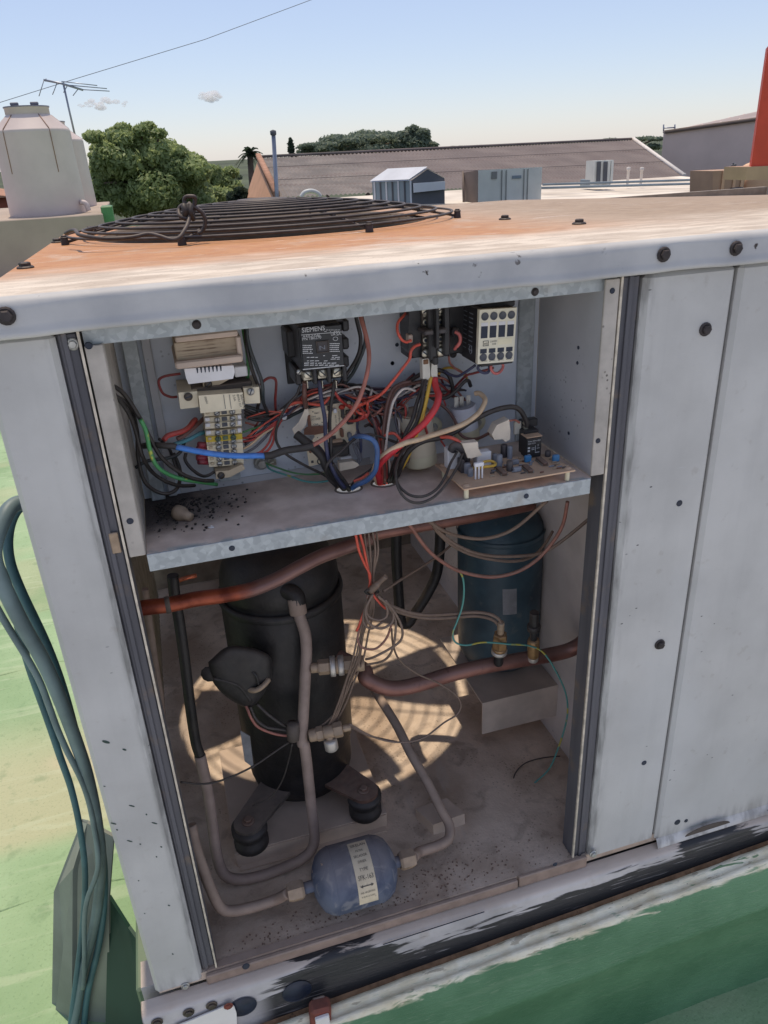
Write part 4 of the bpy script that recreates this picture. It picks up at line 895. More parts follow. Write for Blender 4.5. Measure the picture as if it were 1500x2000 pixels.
# three-pole contactor with printed label
sc = root('contactor', 'black three-pole contactor with printed label reading SIEMENS', 'contactor', 'M', 500, 480)
o = MB(); a = cp('M', 65, 200, .148); o.bb(.2035, .270, .146, .1495, .757, .838, .001); o.build('base_plate', 'black_plastic', sc)
fb('M', 470, 430, 440, 520, .072, .072, .002).build('body', 'black_plastic', sc)
fb('M', 175, 400, 120, 300, .108, .036, .002).build('coil_housing', 'black_plastic', sc)
fb('M', 500, 150, 470, 80, .082, .06, .002).build('top_barrier', 'black_plastic', sc)
for i in range(3): fb('M', 750, 200 + i * 195, 80, 130, .085 + .004 * i, .05, .003).build('side_lug', 'black_plastic', sc)
lab = fb('M', 497, 435, 455, 455, .0645, .007, .0008).build('label_plate', 'black_label', sc)
MB().prism([cp('M', 287, 672, .0642), cp('M', 735, 630, .0642), cp('M', 735, 637, .0642), cp('M', 287, 681, .0642)], (0, .001, 0)).build('label_edge', 'print_white', lab)
YL = .0642
txt('SIEMENS', .0072, 'M', 275, 276, YL, .0248, lab)
MB().prism([cp('M', 268, 300, YL), cp('M', 715, 265, YL), cp('M', 715, 270, YL), cp('M', 268, 305, YL)], (0, .0002, 0)).build('rule', 'print_white', lab)
txt('42CF35AJ', .0045, 'M', 318, 330, YL, .0150, lab); txt('PN 180270', .0045, 'M', 280, 362, YL, .0203, lab); txt('UR', .0040, 'M', 590, 310, YL, .0050, lab); txt('SA.', .004, 'M', 648, 306, YL, .006, lab)
dashes('M', 520, 250, 700, 2, 5, YL, lab, 16, seed=1); dashes('M', 283, 320, 312, 1, 10, YL, lab, 10, seed=2)
dashes('M', 285, 420, 395, 5, 9, YL, lab, 21, seed=3, fill=.95); dashes('M', 578, 400, 690, 5, 9, YL, lab, 21, seed=4, fill=.95)
dashes('M', 330, 530, 700, 4, 7, YL, lab, 19, seed=5, fill=.6); dashes('M', 300, 612, 700, 2, 8, YL, lab, 22, seed=6, fill=.9)
MB().tube([cp('M', 640 + 26 * math.cos(t_ / 12 * 6.283), 342 + 20 * math.sin(t_ / 12 * 6.283), YL) for t_ in range(12)], .0003, 4, True).build('mark', 'print_white', lab)
fr = MB()
for (x, y, w_, h_) in ((505, 372, 130, 8), (505, 492, 130, 8), (440, 432, 8, 120), (566, 432, 8, 120)): fb('M', x, y, w_, h_, .0625, .003, 0, fr)
fr.build('window_frame', 'dark_frame', lab); fb('M', 503, 432, 112, 108, .0638, .002, 0).build('window', 'comp_dark', lab); txt('N', .006, 'M', 462, 462, .0632, .006, lab, 'comp_grey', 'armature')
for (x, y) in ((340, 735), (495, 715), (655, 700)):
    tb = fb('M', x, y + 8, 105, 110, .078, .03, .001).build('terminal', 'terminal_metal', sc); screw('M', x + 2, y - 5, .0772, .0050, tb, 'terminal_metal', slot=-.8 if x < 600 else .5)
for x in (420, 575, 745): fb('M', x, 745 - (x - 420) * .09, 45, 190, .070, .05, .002).build('barrier', 'black_plastic', sc)
fb('M', 240, 760, 70, 180, .090, .04, .002).build('aux_terminal', 'black_plastic', sc); screw('M', 250, 700, .0895, .0036, sc, 'screw_steel', slot=.8)
for x, y in ((338, 840), (500, 840), (650, 838)): fb('M', x, y, 8, 80, .080, .003, 0).build('tab', 'terminal_metal', sc)

# torn cream control card
bd = root('control_card', 'cream printed control card with torn paper, behind the contactor leads', 'circuit card', 'M', 600, 1400)
o = MB(); o.prism([cp('M', *p, .118) for p in ((350, 1110), (820, 1010), (840, 1090), (870, 1330), (790, 1490), (540, 1500), (525, 1690), (355, 1728), (330, 1540), (420, 1400), (350, 1330))], (0, .0018, 0)); o.build('card', 'board_cream', bd)
o = MB(); o.prism([cp('M', *p, .112) for p in ((330, 1045), (355, 1160), (340, 1180), (320, 1280), (250, 1360), (195, 1380), (170, 1320), (240, 1250), (290, 1150))], (0, .0006, .0))
o.build('torn_paper', 'white_tape', bd)
o = MB(); o.prism([cp('M', *p, .1145) for p in ((300, 1330), (330, 1300), (540, 1285), (560, 1240), (565, 1300), (540, 1360), (420, 1385), (300, 1385))], (0, .0012, 0)); o.prism([cp('M', *p, .1145) for p in ((330, 1180), (365, 1170), (380, 1300), (345, 1310))], (0, .0012, 0)); o.build('relay_bar', 'comp_brown', bd)
o = MB(); o.sph(cp('M', 710, 1082, .112), (.0042, .0022, .0030), 12, 8); o.build('disc_capacitor', 'comp_red', bd)
for (x, y, w_, h_, m_) in ((725, 1160, 30, 110, 'comp_dark'), (715, 1370, 34, 90, 'comp_brown'), (585, 1110, 45, 60, 'comp_dark'), (800, 1200, 70, 150, 'comp_dark'), (370, 1560, 24, 50, 'comp_brown'), (640, 1130, 38, 46, 'white_plastic'), (800, 1400, 40, 60, 'comp_grey')): fb('M', x, y, w_, h_, .111, .007, .001).build('component', m_, bd)
for (x, y, s, sz, wd, m_) in ((410, 1160, 'RELAY', .0026, .006, 'print_grey'), (375, 1200, '1001', .0026, .005, 'print_grey'), (375, 1230, 'DC12028', .0034, .011, 'print_grey'), (528, 1198, 'D', .0052, .0042, 'comp_red'), (400, 1285, 'CSA', .0032, .006, 'print_grey'), (525, 1120, 'CA', .0026, .0035, 'print_grey')): txt(s, sz, 'M', x, y, .1177, wd, bd, m_)
text_mb('HOLD-ER DUTY', .0026, cp('M', 668, 1130, .1177), (0, 0, -1), (1, 0, 0), 0, width=.018).build('lettering', 'print_grey', bd); text_mb('IND. PAT. 057', .0026, cp('M', 632, 1170, .1177), (0, 0, -1), (1, 0, 0), 0, width=.015).build('lettering', 'print_grey', bd)
fb('M', 620, 1415, 50, 40, .1172, .001, 0).build('mark', 'comp_dark', bd)
fb('M', 695, 1560, 200, 130, .100, .04, .002).build('relay', 'black_plastic', bd); fb('M', 660, 1475, 130, 50, .11, .03, .002).build('relay_base', 'board_tan', bd)
o = MB(); o.prism([cp('M', *p, .098) for p in ((680, 1690), (830, 1670), (880, 1690), (900, 1715), (850, 1745), (690, 1778))], (0, .010, 0)); o.build('push_on_sleeve', 'white_tape', bd)
fb('M', 760, 1640, 130, 40, .108, .02, .001).build('connector', 'white_plastic', bd)
for (x, y, r) in ((475, 1675, .0036), (785, 1035, .0036)): MB().tube([cp('M', x + 30 * math.cos(t_ / 14 * 6.283), y + 30 * math.sin(t_ / 14 * 6.283), .1175) for t_ in range(14)], .0008, 5, True).build('mounting_ring', 'comp_dark', bd); 
fb('M', 390, 1678, 26, 26, .1175, .001, 0).build('mark', 'comp_dark', bd)
for i in range(14):
    rn = random.Random(i); x = rn.choice((rn.uniform(420, 500), rn.uniform(650, 760), rn.uniform(380, 500))); y = rn.uniform(1120, 1480) if i % 3 else rn.uniform(1540, 1640)
    fb('M', x, y, rn.uniform(8, 30), rn.uniform(5, 9), .1174, .001, 0).build('trace_mark', 'comp_dark', bd)

# double-pole contactor in the middle
dc = root('power_contactor', 'black two-pole contactor with bare metal terminals under the header', 'contactor', 'N', 640, 340)
fb('N', 400, 330, 180, 560, .118, .03, .002).build('base', 'black_plastic', dc); fb('N', 850, 300, 220, 520, .112, .036, .002).build('base', 'black_plastic', dc)
o = MB(); o.prism([cp('N', *p, .098) for p in ((330, 60), (470, 60), (480, 600), (380, 600), (320, 530))], (0, .03, 0)); o.build('side_wall', 'black_plastic', dc)
fb('N', 590, 330, 90, 620, .082, .06, .002).build('divider', 'black_plastic', dc); fb('N', 740, 310, 80, 560, .085, .06, .003).build('side_wall', 'black_plastic', dc); fb('N', 640, 200, 34, 620, .072, .06, .003).build('rib', 'black_plastic', dc)
fb('N', 548, 335, 100, 52, .074, .03, .002).build('crossbar', 'comp_dark', dc); fb('N', 695, 318, 100, 52, .074, .03, .002).build('crossbar', 'comp_dark', dc); fb('N', 620, 640, 60, 90, .080, .04, .002).build('tail', 'black_plastic', dc)
for x, ys in ((508, (90, 150, 220, 415, 470, 560)), (668, (75, 140, 215, 400, 470, 540))):
    st = fb('N', x, 340, 74, 520, .094, .02, .0008).build('bus_bar', 'screw_dark', dc)
    for i, y in enumerate(ys):
        if i in (2, 3): MB().tube([cp('N', x + 24 * math.cos(t_ / 14 * 6.283), y + 26 * math.sin(t_ / 14 * 6.283), .0925) for t_ in range(14)], .0011, 5, True).build('terminal_ring', 'terminal_metal', st); MB().lathe([(0, .001), (.0035, 0)], cp('N', x, y, .0925), FN, 12).build('recess', 'slot_navy', st)
        elif i in (0, 5): screw('N', x, y, .0925, .0054, st, 'terminal_metal', slot=.6 + i)
        else: fb('N', x, y, 44, 26, .0925, .004, .001).build('clip', 'terminal_metal', st)
o = MB(); o.prism([cp('N', *p, .088) for p in ((472, 620), (545, 610), (556, 740), (560, 840), (500, 855), (478, 850))], (0, .010, 0)); o.build('push_on_sleeve', 'faston', dc)
fb('N', 512, 650, 72, 70, .0872, .010, .002).build('burnt_sleeve', 'faston_burnt', dc)
o = MB(); o.prism([cp('N', *p, .088) for p in ((575, 665), (634, 655), (636, 830), (575, 835), (565, 760))], (0, .010, 0)); o.build('push_on_sleeve', 'faston', dc)
fb('N', 345, 400, 52, 90, .094, .01, .001).build('push_on_sleeve', 'tape_beige', dc); fb('N', 840, 335, 90, 90, .10, .012, .002).build('side_tab', 'comp_dark', dc)
screw('N', 805, 565, .140, .0046, dc, 'bolt_dark', slot=.9)

# small auxiliary contactor with four columns
wg = root('auxiliary_contactor', 'small contactor with cream four-column face and black body at right', 'contactor', 'O', 640, 370)
c0 = [cp('O', *p, .066) for p in ((517, 122), (870, 100), (838, 608), (497, 637))]
o = MB(); o.prism(c0, (0, .006, 0)); fc = o.build('face', 'weg_face', wg)
o = MB(); q = [p + Vector((0, .0062, 0)) for p in c0]; cen = (q[0] + q[2]) / 2; o.prism([cen + (p - cen) * .985 for p in q], (0, .078, 0)); bd2 = o.build('body', 'black_plastic', wg)
def bil(u, v, dy=0): a = c0[0].lerp(c0[1], u); b = c0[3].lerp(c0[2], u); return a.lerp(b, v) + Vector((0, dy, 0))
for i in range(4):
    u = .145 + i * .237
    for v in (.125, .875): MB().lathe([(.0046, .0002), (.0044, .0005), (.0042, .0002), (0, .0002)], bil(u, v, -.0003), FN, 18).build('screw_well', 'hole_grey', fc)
    for (v0, v1, m_) in ((.30, .52, 'slot_navy'), (.72, .80, 'slot_navy')):
        MB().prism([bil(u - .088, v0, -.0004), bil(u + .088, v0, -.0004), bil(u + .088, v1, -.0004), bil(u - .088, v1, -.0004)], (0, .0004, 0)).build('slider', m_, fc)
    MB().prism([bil(u - .088, .235, -.0003), bil(u + .088, .235, -.0003), bil(u + .088, .30, -.0003), bil(u - .088, .30, -.0003)], (0, .0003, 0)).build('slider_top', 'white_plastic', fc)
    text_mb(('14 NO', '22 NC', '32 NC', '44 NO')[i], .0030, bil(u - .07, .965, -.0003), (1, 0, .0), (0, 0, 1), 0, width=.0078).build('lettering', 'print_grey', fc)
MB().prism([bil(.53, .545, -.0005), bil(.915, .545, -.0005), bil(.915, .655, -.0005), bil(.53, .655, -.0005)], (0, .0005, 0)).build('sticker', 'sticker', fc)
MB().tube([bil(.13, .575, -.0004), bil(.27, .575, -.0004), bil(.27, .665, -.0004), bil(.13, .665, -.0004)], .0004, 4, True).build('logo_frame', 'print_grey', fc)
text_mb('WEG', .0040, bil(.15, .65, -.0004), (1, 0, .0), (0, 0, 1), 0, width=.0058).build('lettering', 'print_grey', fc); text_mb('CWM09', .0030, bil(.31, .61, -.0004), (1, 0, .0), (0, 0, 1), 0, width=.0085).build('lettering', 'print_grey', fc); text_mb('22E', .0026, bil(.37, .655, -.0004), (1, 0, .0), (0, 0, 1), 0, width=.005).build('lettering', 'print_grey', fc)
ls = MB()
for i in range(9):
    for j in range(3):
        p = c0[0].lerp(c0[3], .12 + i * .085) + Vector((.00015, .018 + j * .018, 0)); ls.add([p, p + Vector((0, .012, 0)), p + Vector((0, .012, -.0012)), p + Vector((0, 0, -.0012))], [(0, 1, 2, 3)])
ls.build('small_print', 'comp_grey', bd2)
MB().tube([c0[3].lerp(c0[0], .2) + Vector((-.0001, .022 + .004 * math.cos(t_ / 10 * 6.283), .005 * math.sin(t_ / 10 * 6.283))) for t_ in range(10)], .0004, 4, True).build('mark', 'comp_grey', bd2)
fb('O', 690, 75, 330, 60, .085, .06, .002).build('top_terminals', 'black_plastic', wg); fb('O', 680, 632, 300, 26, .075, .06, .001).build('bottom_terminals', 'black_plastic', wg)

# capacitors
def capac(label, k, top, bot, rpx, body, lower, split, y):
    p1 = cp(k, *top, y); p0 = cp(k, *bot, y); r = abs(cp(k, top[0] + rpx, top[1], y).x - p1.x); t_ = thing('capacitor', label, 'capacitor', p0); L = (p1 - p0).length; ax = (p1 - p0)
    MB().lathe([(0, 0), (r * .96, 0), (r, .002), (r, L * split)], p0, ax, 36).build('base_cup', lower, t_)
    MB().lathe([(r * .985, L * split), (r * .985, L * .985), (r * .93, L), (r * .90, L - .001), (0, L - .001)], p0, ax, 36).build('can', body, t_)
    return t_, p0, p1, r
t1, p0, p1, r = capac('big cream cylindrical capacitor behind the red and yellow wires', 'N', (385, 1200), (455, 1745), 178, 'cap_cream', 'cap_green', .22, .105)
MB().lathe([(r * .8, .0006), (r * .86, .002), (r * .86, .0)], p1, p1 - p0, 30).build('top_rim', 'cap_tan', t1)
for d in (-.010, .004): MB().box(p1 + Vector((d, 0, .006)), (.005, .0008, .012)).build('tab', 'screw_steel', t1)
t2, p0, p1, r = capac('small white capacitor with spade tabs in front of the plate', 'N', (912, 1120), (965, 1500), 128, 'cap_grey', 'cap_green', .36, .118)
for d in (-.010, -.003, .006): MB().box(p1 + Vector((d, -.003, .006)), (.0055, .0008, .014)).build('tab', 'screw_steel', t2)
for (lb, x, y, m_, wx) in (('cream clamp band with screw right of the big capacitor', 610, 1370, 'cap_green', 90), ('pale green clamp band with screw beside the small capacitor', 1085, 1320, 'cap_green', 90)):
    c = cp('N', x, y, .128); t_ = thing('capacitor_clamp', lb, 'clamp', c); MB().lathe([(0, -.001), (.0125, 0), (.013, .002), (.012, .006), (0, .007)], c + Vector((0, .012, 0)), FN, 20).build('lug', m_, t_); hexbolt(MB(), c + Vector((0, .005, 0)), FN, .0038, .006).build('screw', 'screw_steel', t_)

# brown circuit board on stand-offs
zb = .654
def pb_(x, y, z=zb): return atz(CROP['O'][0] + x / CROP['O'][2], CROP['O'][1] + y / CROP['O'][2], z)
B4 = [pb_(370, 1818), pb_(1422, 1635), pb_(1165, 1480), pb_(95, 1578)]
pc = thing('circuit_board', 'tan printed circuit board on stand-offs at the front right of the shelf', 'circuit board', (B4[0] + B4[2]) / 2 - Vector((0, 0, zb - .6385)))
o = MB(); o.prism([p - Vector((0, 0, .0018)) for p in B4], (0, 0, .0018)); o.build('board', 'board_tan', pc)
ex = (B4[1] - B4[0]).normalized(); ey = (B4[3] - B4[0]); ey = (ey - ex * ey.dot(ex)).normalized(); RB_ = Matrix((ex, ey, (0, 0, 1))).transposed()
for (x, y) in ((390, 1782), (1348, 1618), (180, 1592)):
    p = pb_(x, y); MB().cyl(Vector((p.x, p.y, .6386)), Vector((p.x, p.y, zb - .0018)), .0030, .0030, 10).build('stand_off', 'cap_green', pc); MB().lathe([(.0045, 0), (.0040, .0012), (0, .0016)], p, (0, 0, 1), 12).build('screw', 'board_tan', pc)
def comp(x, y, L, W, H, m_, nm='component', bev=.0006, dz=0., lab=None, rot=0.):
    p = pb_(x, y); R = RB_ @ Matrix.Rotation(rot, 3, 'Z'); return MB().box(p + Vector((0, 0, H / 2 + .0002 + dz)), (L, W, H), R, bev).build(nm, m_, pc)
def chip(x, y, L, W=.0065):
    e = pb_(x, y); d = (pb_(x + 90, y + 78) - e).normalized(); s_ = Vector((-d.y, d.x, 0)); R = Matrix((d, s_, (0, 0, 1))).transposed()
    c = MB().box(e + Vector((0, 0, .0030)), (L, W, .0034), R, .0006).build('chip', 'chip_brown', pc)
    pins = MB()
    for i in range(8):
        for q in (-1, 1): pins.box(e + d * (i - 3.5) * L / 8.5 + s_ * q * (W / 2 + .0006) + Vector((0, 0, .0012)), (.0009, .0011, .0024), R)
    pins.build('pins', 'screw_steel', c)
chip(725, 1665, .020); chip(970, 1640, .020); chip(1105, 1570, .022)
rel = comp(1000, 1500, .020, .016, .026, 'black_plastic', 'relay', .001); comp(975, 1470, .020, .015, .031, 'black_plastic', 'relay', .001)
o = pb_(905, 1520); txt_o = cp('O', 935, 1398, B4[0].y + .030)
q = MB().box(pb_(1000, 1500) + Vector((0, 0, .0272)), (.021, .017, .0012), RB_, .0003).build('relay_top', 'board_tan', pc)
rc = pb_(1000, 1500) - ey * .0082 - ex * .0088
for (s, sz, dz, wd) in (('Potter & Brumfield', .0026, .0215, .0165), ('PRD-11DY0', .0024, .0185, .010)): text_mb(s, sz, rc + Vector((0, 0, dz)), ex, (0, 0, 1), .0002, width=wd).build('lettering', 'print_white', rel)
mk = MB()
for (u, v, wu, hv) in ((.000, .013, .003, .002), (.000, .009, .003, .0025), (.005, .013, .004, .0006), (.005, .011, .004, .0006), (.010, .008, .0005, .008), (.012, .012, .004, .0005), (.0135, .0145, .0005, .003), (.010, .0065, .006, .0008), (.000, .005, .0035, .0008)):
    a = rc + ex * u + Vector((0, 0, v)) - ey * .0001; mk.add([a, a + ex * wu, a + ex * wu + Vector((0, 0, hv)), a + Vector((0, 0, hv))], [(0, 1, 2, 3)])
mk.build('small_print', 'print_white', rel)
comp(965, 1435, .022, .010, .010, 'black_plastic', 'terminal', .001, .030)
fb('O', 880, 1240, 66, 120, .075, .004, .001).build('push_on_sleeve', 'faston', pc)
for i in range(2): fb('O', 960, 1200 + i * 40, 40, 26, .070, .006, .001).build('blade_terminal', 'terminal_metal', pc)
comp(265, 1610, .018, .013, .026, 'white_plastic', 'connector', .001); comp(340, 1650, .005, .012, .016, 'comp_dark', 'connector_side', .0006)
comp(540, 1600, .019, .012, .020, 'white_plastic', 'connector', .001)
o = MB(); a = pb_(508, 1725)
for d in (-.0042, .0, .0042): o.box(a + ex * d + Vector((0, 0, .0105)), (.0016, .0022, .019), RB_, .0003)
o.box(a + Vector((0, 0, .019)), (.0115, .004, .005), RB_, .0006); o.build('pin_header', 'white_plastic', pc)
for (x, y, r, h, m_) in ((745, 1510, .0042, .016, 'comp_dark'), (800, 1525, .0034, .016, 'comp_grey'), (660, 1570, .0034, .012, 'comp_grey'), (700, 1615, .0038, .017, 'comp_grey'), (800, 1640, .0040, .012, 'comp_dark'), (1160, 1505, .0036, .007, 'comp_dark'), (400, 1660, .0042, .012, 'comp_grey'), (430, 1690, .0034, .010, 'comp_grey')):
    p = pb_(x, y); MB().lathe([(r, 0), (r, h * .92), (r * .85, h), (0, h)], p, (0, 0, 1), 14).build('capacitor_can', m_, pc)
for (x, y) in ((970, 1560), (1235, 1555)): comp(x, y, .0085, .0050, .0085, 'comp_blue', 'film_capacitor', .001)
for (x, y) in ((850, 1580), (870, 1650)): comp(x, y, .010, .0055, .0055, 'comp_grey', 'film_capacitor', .001)
rn = random.Random(5)
for i in range(46):
    u = rn.uniform(.30, .97); v = rn.uniform(.08, .92); p = B4[0].lerp(B4[1], u).lerp(B4[3].lerp(B4[2], u), v)
    MB().cyl(p + Vector((0, 0, .0012)) - ex * rn.uniform(.0015, .0035), p + Vector((0, 0, .0012)) + ex * rn.uniform(.0015, .0035), .0009, .0009, 6).build('resistor', rn.choice(('comp_brown', 'comp_dark', 'comp_grey', 'cap_tan')), pc)
# taped ends, earth stud, debris on the shelf
o = MB(); o.prism([cp('O', *p, .062) for p in ((680, 1212), (795, 1158), (808, 1260), (805, 1345), (762, 1372), (735, 1345), (655, 1350), (632, 1300))], (0, .014, 0)); tag(o.build('tape_wrap', 'white_tape', None, cp('O', 720, 1270, .062)), 'crumpled white tape wrap at the end of a brown lead', 'tape')
o = MB(); o.prism([cp('O', *p, .040) for p in ((350, 1385), (500, 1370), (505, 1430), (540, 1495), (440, 1525), (405, 1522))], (0, .010, 0)); tag(o.build('tape_wrap', 'white_tape', None, cp('O', 440, 1450, .04)), 'white tape tag at the end of the red lead over the board', 'tape')
st = thing('earth_stud', 'steel earth stud with ring lugs below the blue wire', 'stud', cp('L', 1210, 1630, .149))
hexbolt(MB(), cp('L', 1210, 1630, .1495), FN, .0065, .010).build('nut', 'screw_steel', st); fb('L', 1320, 1640, 130, 70, .146, .003, .0008).build('lug', 'terminal_metal', st); MB().tube([cp('L', 1255 + q * 40, 1640 - 20 * math.cos(q * 2.6), .143) for q in range(4)], .0014, 6).build('crimp', 'terminal_metal', st)
o = MB(); a = atz(345, 1000, .645); b = atz(378, 1012, .643); o.lathe([(0, 0), (.0085, 0), (.0090, .004), (.0085, .010), (.0055, .015), (.0048, .022), (0, .022)], a, b - a, 16); tag(o.build('wire_nut', 'brass_dusty', None, a), 'dusty tan screw-on wire connector lying on the sooty shelf', 'wire connector')
o = MB(); a = atz(406, 1031, .6386); o.prism([a, a + Vector((.003, -.001, 0)), a + Vector((.0035, .001, .001)), a + Vector((.006, .0005, .0)), a + Vector((.007, -.0015, 0)), a + Vector((.006, -.003, 0)), a + Vector((.002, -.0025, 0))], (0, 0, .0012)); tag(o.build('paper_scrap', 'white_plastic', None, a), 'tiny white scrap on the control shelf', 'scrap')
deb = MB(); rn = random.Random(3)
for i in range(240):
    x = .03 + abs(rn.gauss(0, .045)); y = .13 - abs(rn.gauss(0, .04))
    if y < .01 or x > .2: continue
    s_ = rn.uniform(.0005, .0016); deb.box((x, y, .6384 + s_ / 2), (s_ * 2, s_ * 1.4, s_), Matrix.Rotation(rn.uniform(0, 3), 3, 'Z'))
tag(deb.build('soot_flakes', 'black_rubber'), 'black burnt flakes scattered over the left of the shelf', 'debris', None, 'stuff')
deb = MB()
for i in range(320):
    if i % 2: x = rn.choice((.06, .11, .2, .27)) + rn.gauss(0, .03); y = .004 + abs(rn.gauss(0, .022))
    else: x = rn.gauss(.36, .07); y = abs(rn.gauss(.03, .02)) + .004
    if x < 0 or x > .54: continue
    s_ = rn.uniform(.0004, .0013); deb.box((x, y, -.0148 + s_ / 2), (s_ * 2.2, s_ * 1.4, s_), Matrix.Rotation(rn.uniform(0, 3), 3, 'Z'))
tag(deb.build('floor_grit', 'grit'), 'brown grit and dead leaf crumbs along the front of the floor pan', 'debris', None, 'stuff')
# ------------------------------------------------------------------ wiring in the control box
GW = 'control box wiring'
def W(label, m_, r, k, *pts, sub=7, n=8): return wire(label, m_, r * (.68 if r < .005 else .8), k, list(pts), 'wire', 'wire', GW, sub, None, n)
W('black cable entering by the left flange and sweeping to the bottom clamp', 'w_black', .0034, 'C', (20, 490, .03), (70, 512, .04), (130, 565, .05), (210, 690, .06), (270, 800, .065), (340, 910, .07), (460, 1000, .08), (560, 1030, .09), (625, 1035, .10))
W('lower black cable hugging the left wall of the control box', 'w_black', .0032, 'C', (20, 515, .03), (60, 545, .035), (140, 640, .05), (185, 740, .06), (225, 890, .065), (290, 1000, .08), (400, 1060, .09), (520, 1062, .11))
W('black cable looping lowest in the left corner of the control box', 'w_black', .0032, 'C', (30, 530, .04), (150, 620, .06), (195, 760, .08), (200, 900, .08), (230, 1030, .08), (300, 1092, .085), (380, 1106, .09), (435, 1070, .10), (442, 980, .12), (400, 880, .13))
W('dark cable rising behind the green earth wire at left', 'w_tealblack', .0030, 'C', (190, 960, .09), (260, 925, .10), (380, 905, .11), (440, 870, .12), (470, 800, .13))
W('short black tail between the left corner loops', 'w_black', .0028, 'C', (470, 880, .12), (480, 930, .115), (520, 980, .11), (570, 1010, .105), (630, 985, .105))
W('second black tail under the crimson ferrules', 'w_black', .0026, 'C', (320, 800, .11), (380, 860, .12), (410, 940, .12), (440, 1010, .11))
W('green and yellow earth wire curving along the bottom left of the control box', 'w_greenyellow', .0034, 'C', (215, 690, .055), (245, 775, .056), (270, 860, .06), (310, 950, .065), (380, 1005, .075), (480, 1037, .085), (645, 1056, .11))
bw = thing('spliced_cable', 'bright blue wire spliced with black tape to a pinkish brown wire', 'wire', cp('C', 415, 845, .06), GW)
wire(None, 'w_black', .0034, 'C', [(230, 840, .10), (300, 832, .07), (360, 835, .062), (418, 846, .06)], 'sleeve', parent=bw)
wire(None, 'w_blue', .0032, 'C', [(414, 845, .060), (560, 872, .058), (700, 893, .058), (820, 900, .058), (918, 895, .058)], 'lead', parent=bw, n=12)
wire(None, 'black_rubber', .0042, 'C', [(912, 897, .058), (960, 890, .058), (1020, 872, .058), (1090, 858, .057), (1188, 836, .055)], 'tape', parent=bw, n=10)
wire(None, 'w_pinkbrown', .0026, 'C', [(1180, 838, .055), (1230, 815, .054), (1290, 775, .054), (1370, 690, .054), (1430, 600, .055), (1470, 500, .058), (1495, 390, .06), (1497, 290, .07), (1480, 180, .08), (1450, 90, .09)], 'lead', parent=bw)
W('dark red wire looping left of the transformer', 'w_darkred', .0022, 'C', (420, 562, .12), (380, 562, .118), (340, 545, .115), (320, 500, .115), (322, 465, .115), (355, 445, .118), (440, 432, .12))
W('dark red wire hooking over the right end of the fuse holder', 'w_darkred', .0024, 'C', (890, 495, .115), (920, 470, .112), (950, 456, .11), (975, 468, .112), (982, 520, .115), (976, 645, .13))
W('dark green wire dropping behind the transformer', 'w_green', .0030, 'C', (790, 150, .10), (805, 250, .10), (818, 350, .105), (818, 455, .11))
W('first black wire from the header down past the fuse holder', 'w_tealblack', .0030, 'C', (812, 150, .09), (830, 270, .09), (858, 380, .09), (890, 480, .088), (905, 560, .095), (928, 645, .12))
W('second black wire from the header down past the fuse holder', 'w_black', .0030, 'C', (800, 150, .095), (818, 280, .095), (845, 400, .098), (875, 500, .10), (885, 560, .11), (870, 640, .13))
W('thick red cable end left of the terminal strip', 'w_red', .0044, 'C', (345, 805, .085), (400, 775, .09), (450, 745, .095), (525, 690, .12))
W('brown cable end beside the thick red one', 'w_brown', .0038, 'C', (420, 800, .10), (480, 760, .105), (560, 690, .125), (600, 660, .135))
W('teal wire end left of the yellow terminal', 'w_teal', .0036, 'C', (400, 832, .10), (470, 805, .10), (520, 785, .105), (580, 760, .12))
for i, y in enumerate((832, 858, 885, 905, 928)):
    tag(MB().tube([cp('C', 540 - i % 2 * 8, y, .108), cp('C', 600, y + 2, .112)], .0036, 8).build('ferrule', 'w_crimson', None, cp('C', 540, y, .108)), ('uppermost', 'second', 'third', 'fourth', 'lowest')[i] + ' crimson ferrule left of the terminal strip', 'ferrule', 'crimson ferrules')
# fan of wires right of the strip, gathered to the right
W('upper red wire fanning out from the right of the terminal strip', 'w_red', .0020, 'C', (790, 795, .118), (850, 785, .12), (910, 755, .12), (965, 715, .12), (1040, 640, .125), (1100, 605, .128), (1180, 600, .13), (1240, 595, .13), (1290, 540, .13), (1305, 500, .12))
W('second red wire fanning out from the right of the terminal strip', 'w_red', .0020, 'C', (790, 815, .118), (860, 800, .12), (930, 750, .12), (990, 700, .122), (1080, 620, .128), (1200, 545, .13), (1320, 490, .13))
W('cream wire fanning out from the right of the terminal strip', 'w_cream', .0020, 'C', (795, 855, .118), (830, 835, .118), (900, 775, .118), (965, 735, .12), (1030, 680, .125), (1130, 610, .13))
W('grey wire fanning out from the right of the terminal strip', 'w_grey', .0024, 'C', (800, 882, .12), (850, 860, .12), (910, 800, .122), (960, 740, .125), (1040, 670, .13))
W('third red wire curling below the cream one', 'w_red', .0022, 'C', (855, 888, .11), (900, 865, .11), (935, 825, .112), (955, 770, .115), (1000, 690, .12))
W('fourth red wire curling beside the earth stud', 'w_red', .0022, 'C', (880, 890, .108), (930, 865, .108), (960, 815, .11), (970, 760, .115), (1010, 690, .12))
W('thin green wire right of the terminal strip', 'w_green', .0018, 'C', (785, 765, .12), (840, 745, .122), (900, 725, .125), (980, 690, .13))
for i, (dy, m_) in enumerate(((0, 'w_tealblack'), (18, 'w_black'), (36, 'w_black'), (56, 'w_tealblack'))):
    W(('top', 'second', 'third', 'bottom')[i] + ' black wire of the bundle crossing behind the torn card', m_, .0030, 'C', (800, 615 + dy, .13), (860, 635 + dy, .128), (940, 652 + dy * .7, .126), (1020, 662 + dy * .4, .124), (1090, 630 + dy * .5, .126), (1200, 570 + dy * .6, .13), (1330, 530 + dy * .5, .13), (1430, 540 + dy * .5, .13), (1560, 560 + dy * .5, .13))
